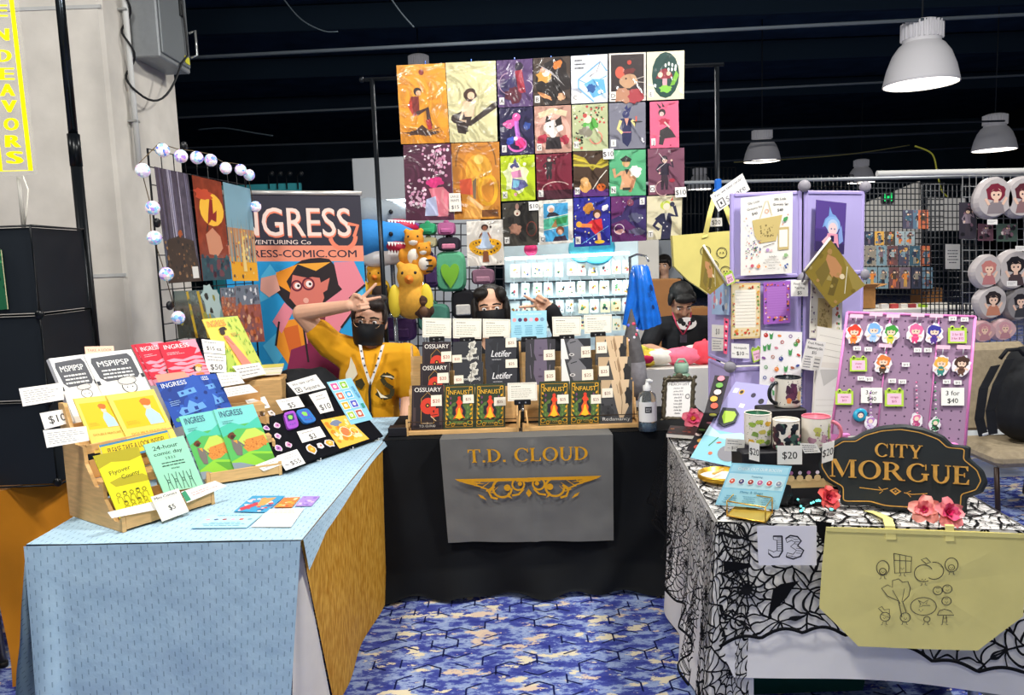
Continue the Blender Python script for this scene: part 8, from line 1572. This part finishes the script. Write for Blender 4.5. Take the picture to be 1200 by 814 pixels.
B(((388,304),(412,303),(424,330),(404,346),(392,330)),'#e88a9a');B(((372,352),(404,330),(420,346),(392,380),(380,400),(344,400),(352,372)),'#e88a9a');B(((352,372),(374,366),(370,400),(350,410)),'#7a3440');B(((318,372),(346,368),(350,420),(330,430),(312,400)),'#f0962c');B(((322,380),(340,376),(344,410),(330,418)),'#d86a2c');B(((300,322),(318,318),(322,336),(308,344),(298,336)),sk2);B(((310,372),(326,350),(336,360),(320,386)),'#e88a9a');B(((330,405),(390,385),(422,420),(420,440),(320,440)),'#8a2c50');a.ell(X(352),py(348),.02,sk2);[a.line([(X(x0),py(y0)),(X(x1),py(y1))],.014,'#2c2428')for x0,y0,x1,y1 in((332,346,340,356),(340,356,352,370),(318,372,312,400),(346,368,350,420),(404,346,424,330),(420,346,392,380))]
build('banner_sheet',g,t);g=G();g.tube([bn4[0]+V((-.01,0,.004)),bn4[1]+V((.01,0,.004))],.013,mat('#d9d6d2',.3,metal=.5),10);build('top_rail',g,t);g=G();g.obox((bn4[0].x-.02,4.42,.002),(bn4[1].x-bn4[0].x+.04,0,0),(0,.18,0),(0,0,.12),mat('#8f9194',.35,metal=.7),.015);build('base_cassette',g,t)
S=lambda x0,y0,x1,y1,d,th,c,name,lab,cat,draw=None:flat(name,lab,cat,R4(x0,y0,x1,y1,d),c,draw,th)
def down(px0,px1,pyt,d,th,m,name,lab,cat,feet=0.002):
 g=G();a_,b_=PY(px0,pyt,d),PY(px1,pyt,d);zt=(a_.z+b_.z)/2;g.obox((a_.x,d,feet),(b_.x-a_.x,0,0),(0,th,0),(0,0,zt-feet),m,min(.006,th*.3));return build(name,g,None,lab,cat)
down(412,560,183,8.6,.06,mat('#b9bec2',.7,var=.05,scale=2),'partition_screen','pale grey partition behind the plush shelf','partition')
down(240,352,216,8.8,.06,mat('#2f8f98',.7),'partition_screen','teal partition showing above the comic banner','partition')
for i,x in enumerate((315,325,336,349)):g=G();p=PY(x,216,8.78);g.tube([p+V((0,0,-.05)),p+V((0,0,.10)),p+V((.05,-.05,.13))],.008,'#1a1d20',6);g.sph(p+V((.06,-.06,.11)),.028,'#1a1d20',8,6);build('clip_lamp',g,None,('leftmost','second','third','rightmost')[i]+' black clip lamp on the teal partition','lamp')
down(745,772,281,9.5,.05,mat('#ece8dc',.7),'partition_screen','cream partition behind the blue carrier bag','partition');down(770,800,281,9.7,.05,mat('#8a9096',.7),'partition_screen','grey partition right of the cream one behind the carrier bag','partition')
led=mat('#e6fbff',.4,emit=4.5)
def strip(x0,y0,x1,y1,d,lab,pw):g=G();p,q=PY(x0,y0,d),PY(x1,y1,d);g.obox(p,q-p,(0,.03,0),(0,0,.022),led,.004);build('led_strip',g,None,lab,'light');o=lamp('led_strip_light',(p+q)/2+V((0,-.04,.0)),pw,(.82,.96,1));o.data.shape='RECTANGLE';o.data.size=(q-p).length;o.data.size_y=.04;o.rotation_euler=(R(25),0,0)
strip(419,238,476,236,6.3,'bright LED strip above the shark plushes',14);strip(592,305,738,298,5.55,'bright LED strip above the hanging charm cards',13)
chrome=mat('#b9bec2',.25,metal=.85)
def rack(x0,x1,yt,d,dp,shelves,lab):
 a_,b_=PY(x0,yt,d),PY(x1,yt,d);t=thing('wire_rack',lab,'shelf rack',V(((a_.x+b_.x)/2,d+dp/2,0)))
 for x in(a_.x,b_.x):
  for y in(d,d+dp):g=G();g.tube([(x,y,.002),(x,y,a_.z)],.013,chrome,8);build('post',g,t)
 for sy in shelves:
  z=PY((x0+x1)/2,sy,d).z;g=G();[g.tube([(a_.x,d+dp*k,z),(b_.x,d+dp*k,z)],.005,chrome,5)for k in(0,.25,.5,.75,1)];[g.tube([(a_.x+(b_.x-a_.x)*k/10,d,z),(a_.x+(b_.x-a_.x)*k/10,d+dp,z)],.003,chrome,5)for k in range(11)];build('shelf',g,t)
rack(424,458,262,6.2,.5,(305,372,420),'chrome wire shelf rack holding the plush sharks');rack(459,494,308,6.2,.45,(309,372),'chrome wire rack beside the shark rack with plush birds')
def shark(px,py,d,c,lab):
 t=thing('plush_shark',lab,'plush toy',PY(px,py+14,d),'plush sharks');k=d/900;P=lambda x,y,z=0:PY(px+x,py+y,d+z);m=mat(c,.9,bump=.2,scale=50);w=mat('#e8e6e4',.9);g=G();limb(g,[P(-52,2,.1),P(-20,-4),P(12,-7),P(38,-7)],[.10,.16,.11,.045],m);o=build('body',g,t);melt(o,.02)
 g=G();limb(g,[P(-40,10,.05),P(-12,14),P(10,17),P(34,15)],[.08,.11,.06,.035],w);o=build('belly',g,t);melt(o,.02);g=G();g.sph(P(18,6,-.03),(.15,.11,.055),'#a8183c',12,8,Z=V((.25,0,.97)),X=V((.97,0,-.25)));build('mouth',g,t);g=G()
 for i in range(9):q=P(4+i*3.6,1+i*.15,-.15+.008*i);g.prism([q+V((-.012,0,.012)),q+V((.012,0,.012)),q+V((0,-.004,-.022))],V((0,.01,0)),'#f6f4f2')
 build('teeth',g,t);g=G()
 for i in range(9):q=P(4+i*3.5,12+i*.1,-.15+.008*i);g.prism([q+V((-.012,0,-.012)),q+V((.012,0,-.012)),q+V((0,-.004,.022))],V((0,.01,0)),'#f6f4f2')
 build('teeth',g,t);g=G();g.sph(P(6,-10,-.13),.018,'#14171c',8,6);build('eye',g,t);g=G();g.prism([P(-30,-22),P(-12,-14),P(-34,-10)],V((0,.05,0)),m);build('fin',g,t)
shark(452,258,6.3,'#7f8890','grey plush shark with open toothy mouth on the upper shelf');shark(452,284,6.1,'#2f7fc4','blue plush shark with open toothy mouth below the grey one')
def plush(px,py,d,r,c,c2,lab,stripe=None,beak=None):
 t=thing('plush_animal',lab,'plush toy',PY(px,py,d)-V((0,0,r*1.5)),'plush animals behind the shelf');c_=PY(px,py,d);m=mat(c,.9,var=.1,scale=30);g=G();g.sph(c_-V((0,0,r*.6)),(r*.95,r*.8,r),m);g.sph(c_+V((0,-r*.15,r*.6)),r*.72,m)
 for s in(-1,1):g.sph(c_+V((s*r*.85,-r*.3,-r*.5)),(r*.3,r*.3,r*.55),m);g.sph(c_+V((s*r*.5,-r*.1,r*1.2)),r*.22,m)
 o=build('body',g,t);melt(o,r*.1)
 if beak:
  g=G();g.lathe(c_+V((0,-r*.6,r*.5)),[(r*.3,0),(r*.24,r*.2),(.001,r*.5)],'#e8842c',10,Y=V((0,0,1)),Z=V((0,-1,0)));build('beak',g,t)
  for s in(-1,1):g=G();g.sph(c_+V((s*r*.8,-r*.45,-r*.6)),(r*.35,r*.2,r*.85),beak,12,8);build('wing',g,t)
 else:g=G();g.sph(c_+V((0,-r*.62,r*.45)),(r*.38,r*.25,r*.28),c2,10,7);build('muzzle',g,t);g=G();g.sph(c_+V((0,-r*.6,-r*.6)),(r*.5,r*.3,r*.6),c2,10,7);build('belly',g,t)
 for s in(-1,1):g=G();g.sph(c_+V((s*r*.3,-r*.66,r*.8)),r*.11,'#14161a',8,6);build('eye',g,t)
 for i in range(stripe or 0):g=G();z=-1.3+i*.5;rr=r*(.97 if z<.1 else .74)*math.sqrt(max(.1,1-((z+.6)/1)**2 if z<.1 else 1-((z-.6)/.72)**2));g.tube([c_+V((rr*math.sin(q*.25),-rr*.86*math.cos(q*.25),z*r))for q in range(1,7)],r*.08,'#1c1a1a',6);build('stripe',g,t)
plush(486,291,6.0,.11,'#d8902c','#ece4d8','orange tiger plush right of the sharks',4);plush(497,301,5.95,.085,'#d8902c','#ece4d8','smaller orange tiger plush at the end of the shelf',4);plush(482,338,5.95,.15,'#e0a43c','#d8dde2','large golden bird plush with yellow wings',beak='#f0d23c');plush(441,332,6.1,.10,'#d89a2c','#e8d08a','small yellow chick plush behind the seated person',beak='#f0c02c');plush(497,358,5.9,.07,'#4a3226','#6a4a34','dark brown plush low at the shelf end');plush(446,352,6.0,.09,'#33261f','#4a382c','dark brown plush under the yellow chick')
g=G();[g.tube([PY(x,262,6.75),PY(x,420,6.75)],.006,'#2a2a30',5)for x in range(470,592,10)];[g.tube([PY(468,y,6.75),PY(592,y,6.75)],.006,'#2a2a30',5)for y in range(262,420,13)];build('wire_grid',g,None,'dark grid panel carrying the backpacks behind the print wall','grid panel')
def sack(px,py,w,h,c,lab,pocket=None,heart=None,d=6.6):
 k=d/900;t=thing('backpack',lab,'backpack',PY(px,py+h/2,d),'bags hanging on the dark grid');c_=PY(px,py,d);W,Hh=w*k/2,h*k/2;m=mat(c,.7,var=.12,scale=12,bump=.2);f=lambda s:math.copysign(abs(s)**.5,s);g=G();o_=[c_+V((W*f(math.cos(q)),0,Hh*f(math.sin(q))))for q in[6.283*i/24 for i in range(24)]];i_=[c_+(p-c_)*.86+V((0,-.05,0))for p in o_]
 [g.poly([o_[i],o_[(i+1)%24],i_[(i+1)%24],i_[i]],m,True)for i in range(24)];g.poly(i_,m);g.prism(o_,V((0,.06,0)),m);build('bag_body',g,t);g=G();g.tube([c_+V((-W*.25,.02,Hh)),c_+V((0,.02,Hh*1.25)),c_+V((W*.25,.02,Hh))],.012,m,6);build('top_handle',g,t);g=G()
 if heart:g.prism([c_+V((W*.62*.06*16*math.sin(q)**3/1,-.052,-.02+Hh*.045*(13*math.cos(q)-5*math.cos(2*q)-2*math.cos(3*q))))for q in[-6.283*i/28 for i in range(28)]],V((0,-.01,0)),mat(heart,.3));build('heart_window',g,t)
 else:g.obox(c_+V((-W*.6,-.065,-Hh*.7)),(W*1.2,0,0),(0,.02,0),(0,0,Hh*.75),mat(pocket or c,.7,var=.1),.01);build('front_pocket',g,t)
for a in((528,318,36,47,'#5aa880','green backpack with a heart window',None,'#7cba3c'),(484,271,16,20,'#7a4a94','small purple bag at the upper left of the grid'),(501,268,20,13,'#2f9a68','green pouch at the top of the grid'),(502,284,20,12,'#a8a07c','tan pouch below the green pouch'),(523,268,21,15,'#a85a88','mauve pouch right of the green pouch'),(526,286,26,16,'#241f2c','black bag with a pink panel above the heart backpack','#c87a94'),(505,318,22,38,'#4a3260','dark purple backpack left of the heart backpack'),(566,324,27,18,'#8a6478','dusty pink bag right of the heart backpack','#a87c8e'),(570,348,30,24,'#7c7888','grey bag below the dusty pink bag'),(543,357,28,33,'#15141a','black backpack with pale trim','#d8d4cc'),(508,372,38,32,'#54907c','teal bag low on the grid behind the rack'),(468,385,40,30,'#4a2c58','deep purple bag low behind the seated person'),(548,392,40,26,'#3a2a44','plum bag just behind the second person')):sack(*a)
# cards of charms on the lit rack
g=G();pe=mat('#d4e8ee',.6,var=.06,scale=8);p,q=PY(590,286,5.9),PY(748,281,5.9);g.obox((p.x,5.9,.0),(q.x-p.x,0,0),(0,.03,0),(0,0,p.z),pe,.005);[g.obox((p.x,5.86,z),(q.x-p.x,0,0),(0,.04,0),(0,0,.012),mat('#3a444c',.5))for z in[PY(670,y,5.86).z for y in(330,350,372)]];build('display_board',g,None,'pale lit display board with bars behind the charm cards','display board')
rn=random.Random(12)
for rI,(y,rl)in enumerate(((309,'top'),(332,'second'),(353,'third'),(374,'lowest'))):
 n_=0
 for i in range(11):
  x=598+i*13.2+rn.uniform(-1,1);h=rn.uniform(14,17);w=rn.uniform(9,12.5)
  if x>736:continue
  n_+=1;c4=Q([(x,y-i*.4),(x+w,y-i*.4),(x+w,y+h-i*.4),(x,y+h-i*.4)],5.70+rn.uniform(-.02,.02));cc_=['#e8e6cf','#dfe9e6','#e9e2b8','#d4e4ea'][rn.randrange(4)];sd=rn.randrange(999)
  o=flat('charm_card',('first','second','third','fourth','fifth','sixth','seventh','eighth','ninth','tenth','eleventh')[n_-1]+' charm card from the left in the %s row of the lit rack'%rl,'card',c4,cc_,lambda a:(a.rect(.0,0,1,.16,'#c4d8dc'),a.speck(5,['#d8a43c','#4a5a5c','#c85a5a','#5a9a6a','#e8c050','#3a4a6a'],.10,.22,sd,(.1,.25,.9,.95))),.004,'charm cards on the lit rack')
  g=G();m_=(c4[0]+c4[1])/2;g.tube([m_+V((0,.0,-.004)),m_+V((0,.16,.03))],.003,'#aab4b8',5);build('hook',g,o)
for x,y,r,c,l in((622,292,.05,'#e83c7c','pink heart balloon-like charm above the lit rack'),(700,290,.13,'#3fa4c4','large pale blue round bag charm above the lit rack'),(682,292,.10,'#58b4c8','aqua round bag charm above the lit rack')):g=G();c_=PY(x,y,5.6);g.lathe(c_,[(.001,-.03),(r*.8,-.025),(r,0),(r*.8,.025),(.001,.03)],mat(c,.3,var=.15),20,Y=V((0,0,1)),Z=V((0,-1,0)));g.tube([c_+V((0,0,r)),c_+V((0,.1,r+.06))],.006,c,5);build('round_charm',g,None,l,'charm')
cb=mat('#a87444',.8,var=.1,scale=6)
def carton(x0,x1,yt,yb,d,lab,m=None,dp=.35,op=False):
 a_,b_=PY(x0,yb,d),PY(x1,yb,d);z1=PY(x0,yt,d).z;t=thing('cardboard_box',lab,'box',V(((a_.x+b_.x)/2,d+dp/2,a_.z)));g=G();w=b_.x-a_.x;g.obox(a_,(w,0,0),(0,dp,0),(0,0,z1-a_.z),m or cb,.004);build('carton',g,t);g=G()
 if op:g.obox((a_.x,d,z1),(w,0,0),(0,-.1,.04),(0,.002,.004),m or cb);g.obox((b_.x,d,z1),(.12,0,.03),(0,dp,0),(0,0,.004),m or cb);build('flap',g,t)
 else:g.obox((a_.x,d+dp*.42,z1),(w,0,0),(0,.05,0),(0,0,.001),'#c9a878');build('tape',g,t)
carton(764,800,328,501,7.2,'tall brown box behind the blue carrier bag');carton(790,836,362,488,7.7,'brown box behind the seated person in the panda shirt')
ww=mat('#dcd8d0',.8,var=.04,scale=5);g=G();p,q=PY(738,434,4.95),PY(842,431,4.95);z=p.z;g.surf(lambda u,v:(p.x+(q.x-p.x+.3)*u,4.95-.012*math.sin(u*30)*(1-v),.01+(z-.01)*v),30,6,ww);g.obox((p.x,4.95,z-.004),(q.x-p.x+.3,0,0),(0,.42,0),(0,0,.004),ww);build('tablecloth',g,None,'white cloth table with soft toys behind the middle table','tablecloth')
def heap(px,py,rx,ry,c,lab,d=5.1):g=G();c_=PY(px,py,d);c_.z=max(c_.z,z+ry);g.surf(lambda u,v:c_+V((rx*math.sin(v*3.1415)*math.cos(u*6.2832),rx*.6*math.sin(v*3.1415)*math.sin(u*6.2832),ry*math.cos(v*3.1415)))*(1+.3*noise.noise(V((math.cos(u*6.2832)*2,math.sin(u*6.2832)*2,v*5+px)))),24,14,mat(c,.8,var=.1,scale=20));build('soft_toy',g,None,lab,'soft toy','soft toys heaped on the white table')
for a in((755,424,.11,.06,'#e8cf4a','yellow soft toy at the left of the white table'),(772,418,.12,.05,'#e6e2d8','white soft toy between the yellow and pink ones'),(748,412,.07,.04,'#d8d04c','small lime soft toy at the far left of the white table'),(757,421,.05,.025,'#c01c4c','crimson soft toy lying on the yellow one',4.98),(800,424,.12,.06,'#f0708a','pink soft toy behind the sage drink bottle'),(826,420,.10,.08,'#ee4c5c','coral red soft toy right of the pink one'),(812,410,.07,.035,'#dfe4dc','pale wrapped bundle behind the pink soft toy',5.3)):heap(*a)
# ---------------------------------------------------------------- right background
TR and pxline(800,214,1110,207,7.4,.016,'#8f9498');pxline(1105,202,1260,199,5.2,.02,'#c4c4c2')
def grid(x0,x1,y0,y1,d,nx,ny,lab,c='#22262b'):
 g=G();m=mat(c,.4,metal=.3);[g.tube([PY(x0+(x1-x0)*i/nx,y0,d),PY(x0+(x1-x0)*i/nx,y1,d)],.0035*d/5,m,5)for i in range(nx+1)];[g.tube([PY(x0,y0+(y1-y0)*j/ny,d),PY(x1,y0+(y1-y0)*j/ny,d)],.0035*d/5,m,5)for j in range(ny+1)]
 for x in(x0,x1):p=PY(x,y1,d);g.tube([p,(p.x,p.y,.0)],.012,m,6)
 build('wire_grid',g,None,lab,'grid panel')
grid(1000,1106,214,345,8.2,22,20,'dark grid panel of print rows behind the pegboard');grid(1080,1142,216,372,7.2,12,20,'dark grid panel between the print rows and the cushion rack','#2a2c30');grid(1112,1150,288,378,5.6,9,12,'black grid panel below the white notice');grid(1128,1240,206,405,5.3,14,16,'pale grey grid panel behind the cushions','#8a8c8e');grid(786,862,196,305,11,16,4,'tall dark panel bars behind the upper tote');grid(880,1000,205,260,11.5,26,8,'far dark grid behind the top of the lavender display')
g=G();q=[PY(1000,262,9.6),PY(1004,242,9.6),PY(1078,212,9.6),PY(1082,262,9.6)];g.prism([PY(1000,330,9.6)]+q[1:3]+[PY(1082,330,9.6)],V((0,.06,0)),mat('#cfccc6',.8));build('partition_screen',g,None,'white slope-topped partition behind the right grid panel','partition');S(1090,232,1132,270,9.0,.05,'#b9b7b4','partition_screen','pale board seen through the grid right of the slope-topped partition','board')
g=G();c_=PY(1041,231,9.54);g.obox(c_-V((.07,0,.07)),(.14,0,0),(0,.05,0),(0,0,.14),'#12181a',.006);a=Art(g,[c_+V((sx*.062,-.002,sz*.062))for sx,sz in((-1,1),(1,1),(1,-1),(-1,-1))]);ge=mat('#1fd06a',.4,emit=2);[a.rect(.1+.28*i,.1+.28*j,.32+.28*i,.32+.28*j,ge)for i in range(3)for j in range(3)if(i+j)%2==0 or j==1];build('green_indicator',g,None,'small glowing green light panel on the white partition at right','light')
rn=random.Random(21);PC=['#6a4a4c','#c06a4c','#d8843c','#7a94a0','#c89a4c','#4a4a5c','#34384a','#5a7488','#8a8478','#3c5a6a','#2c2c34','#70606c','#94a4a8','#4c4238']
for rI,(y0,y1,xs,rl)in enumerate(((271,287,range(1001,1072,12),'top'),(288,311,range(1001,1082,13),'second'),(313,338,range(1003,1088,13),'third'),(246,268,(1058,1070,1076),'upper right'))):
 for i,x in enumerate(xs):
  sd=rn.randrange(999);c=PC[rn.randrange(14)];w=11 if y1-y0<20 else 12;S(x,y0,x+w,y1,8.19-.002*i,.003,c,'art_print',('first','second','third','fourth','fifth','sixth','seventh')[i]+' small print from the left in the %s row of the right grid'%rl,'print',lambda a:(a.speck(7,[PC[(sd+k)%14]for k in(1,4,6)],.14,.3,sd),fig(a,.5,.12,.8,PC[sd%14],PC[(sd+3)%14],PC[(sd+5)%14])))['group']='small prints on the right grid'
g=G();p,q=PY(990,364,7.6),PY(1150,360,7.6);g.obox((p.x,7.6,.02),(q.x-p.x,0,0),(0,.7,0),(0,0,p.z-.02),ww,.01);build('tablecloth',g,None,'long white-clothed table behind the pegboard','tablecloth');carton(998,1026,338,362,7.7,'open cardboard box on the long white table',mat('#b5834c',.8,var=.1),.3,True);carton(1086,1104,338,362,8.3,'brown box at the right end of the long white table')
for i,(x,c)in enumerate(((1033,'#d8d4d0'),(1045,'#c04c4c'),(1056,'#e0dcd4'),(1066,'#a03c44'),(1079,'#a8d03c'))):carton(x,x+8,356,364,7.66,('leftmost','second','third','fourth','lime green')[i]+' tiny carton on the long white table',mat(c,.6),.06)
S(1108,286,1125,315,5.59,.002,'#e9e7e2','notice_sheet','white handwritten notice hanging on the black grid at right','sign',lambda a:a.scrib(.12,.2,.88,.8,5,'#6a6a70',al='c',seed=3))
def cushion(x,y,rx,ry,hair,top,lab,bg='#bdb6b6',d=5.15,sq=False):
 c_=PY(x,y,d);k=d/900;t=thing('printed_cushion',lab,'cushion',c_-V((0,0,ry*k)),'printed cushions on the right rack');X,Y=V((rx*k,0,0)),V((0,0,ry*k));rn=random.Random(lab);o_=[c_+X*math.cos(q)*(1+.06*math.sin(3*q+rx))+Y*math.sin(q)*(1+.06*math.sin(2*q))for q in[6.283*i/28 for i in range(28)]];i_=[c_+(p-c_)*.88+V((0,-.035,0))for p in o_];m=mat(bg,.35,coat=.4);g=G();[g.poly([o_[i],o_[(i+1)%28],i_[(i+1)%28],i_[i]],m,True)for i in range(28)];g.poly(i_,m);g.prism(o_,V((0,.03,0)),m);build('pillow',g,t);g=G();a=Art(g,[c_+V((0,-.036,0))+X*.84*sx+Y*.84*sy for sx,sy in((-1,1),(1,1),(1,-1),(-1,-1))]);a.blob(.5,.36,.3,hair,ry=.28,seed=3,rough=.12);a.poly([(.24,.95),(.3,.66),(.42,.58),(.6,.58),(.72,.66),(.8,.95)],top);a.rect(.44,.52,.58,.64,'#e8c0aa');a.ell(.51,.40,.17,'#ecc8b2',ry=.18);a.poly([(.32,.36),(.5,.2),(.7,.36),(.58,.32),(.5,.34),(.42,.32)],hair);a.ell(.44,.42,.03,'#3a2c34');a.ell(.58,.42,.03,'#3a2c34');a.line([(.3,.7),(.18,.52)],.08,'#e8c0aa');a.line([(.72,.7),(.84,.5)],.08,'#e8c0aa');build('printed_figure',g,t)
for a in((1163,232,22,24,'#7a2438','#8a8084','red-haired figure cushion at the top of the right rack'),(1196,231,21,24,'#5a2430','#8a6a6c','dark red-haired figure cushion at the top right edge'),(1155,318,17,20,'#c07a74','#b8787a','pinkish figure cushion on the middle of the right rack'),(1186,316,21,24,'#211e24','#4a3c40','black-haired figure cushion on the middle of the right rack'),(1160,354,18,20,'#2c2426','#c08068','brown-toned figure cushion with dark cap lower on the right rack'),(1192,356,16,20,'#26232a','#3a3a40','dark standing figure cushion at the right edge','#8a8688'),(1150,388,14,13,'#c88a94','#b8848c','rose cushion at the lower left of the right rack','#c8a0a4'),(1174,386,14,13,'#d09aa4','#b8848c','pale rose cushion at the bottom of the right rack','#d0acb0')):cushion(*a)
for x0,y0,x1,y1,c,l in((1124,237,1144,280,'#34303a','tall dark print left of the top cushions'),(1146,262,1164,282,'#5a3c48','small dark red print below the top cushion'),(1168,262,1192,283,'#3f5048','small greenish print below the top right cushion')):S(x0,y0,x1,y1,5.2,.003,c,'art_print',l,'print',lambda a:(a.speck(12,['#c8b8b8','#7a5a68','#16141a','#5a7a6a'],.08,.2,5),fig(a,.5,.15,.75,'#2c2028','#8a7a84','#3a343c')))
for x,y,l in((1157,257,'first white tag under the top cushion'),(1190,288,'white tag on the bar above the middle cushions'),(1180,329,'white tag across the black-haired cushion')):S(x,y,x+12,y+6,5.06,.001,'#efece8','price_tag',l,'price tag',lambda a:a.scrib(.1,.2,.9,.8,2,'#8a8a8c'))
# chair and backpack
t=thing('banquet_chair','beige upholstered chair with brown legs at the right edge','chair',(2.75,4.35,0));fb=mat('#a5967c',.9,var=.12,scale=40,bump=.3);lg=mat('#3a2c26',.4,metal=.3);cx=PY(1192,470,4.3).x;zs=PY(1180,532,4.2).z
g=G();g.obox((cx-.23,4.52,zs+.05),(.47,0,0),(0,.07,.02),(0,.06,.52),fb,.03);build('backrest',g,t);g=G();g.obox((cx-.24,4.08,zs-.05),(.49,0,0),(0,.46,0),(0,0,.085),fb,.03);build('seat',g,t)
for sx in(-.22,.23):
 for y,dy in((4.12,-.04),(4.5,.05)):g=G();g.tube([(cx+sx,y,zs-.05),(cx+sx*1.02,y+dy,.004)],.014,lg,8);build('leg',g,t)
t=thing('backpack','black backpack resting on the beige chair at the right edge','backpack',(cx+.04,4.3,zs+.04));bm3=mat('#15171b',.75,var=.3,scale=14,bump=.3);g=G();c_=V((cx+.06,4.33,zs+.33));limb(g,[c_+V((0,0,-.13)),c_+V((.01,0,.02)),c_+V((.02,.02,.15))],[.16,.15,.11],bm3);o=build('bag_body',g,t);melt(o,.015)
for pts in([(1166,428),(1152,455),(1147,490),(1152,510)],[(1183,420),(1168,450),(1160,480),(1163,508)]):g=G();ribbon([PY(x,y,4.13)for x,y in pts],.045,(1,-.2,.2),bm3,g,.012);build('shoulder_strap',g,t)
g=G();g.tube([PY(1172,420,4.2),PY(1180,410,4.2),PY(1194,409,4.2),PY(1200,416,4.2)],.011,bm3,8);build('grab_handle',g,t);g=G();p=PY(1152,511,4.1);g.obox(p,(.03,0,.008),(0,.01,0),(0,0,.012),'#c9cbcc',.002);build('buckle',g,t)
g=G();p=PY(1142,590,4.7);a_=(p.x,4.9,.002);g.obox(a_,(.5,0,0),(0,.3,0),(0,0,.24),mat('#cfd6da',.15,alpha=.35));g.obox((p.x-.01,4.89,.24),(.52,0,0),(0,.32,0),(0,0,.02),mat('#b9c0c4',.3),.005);build('storage_tub',g,None,'translucent plastic tub on the carpet behind the beige chair','tub')
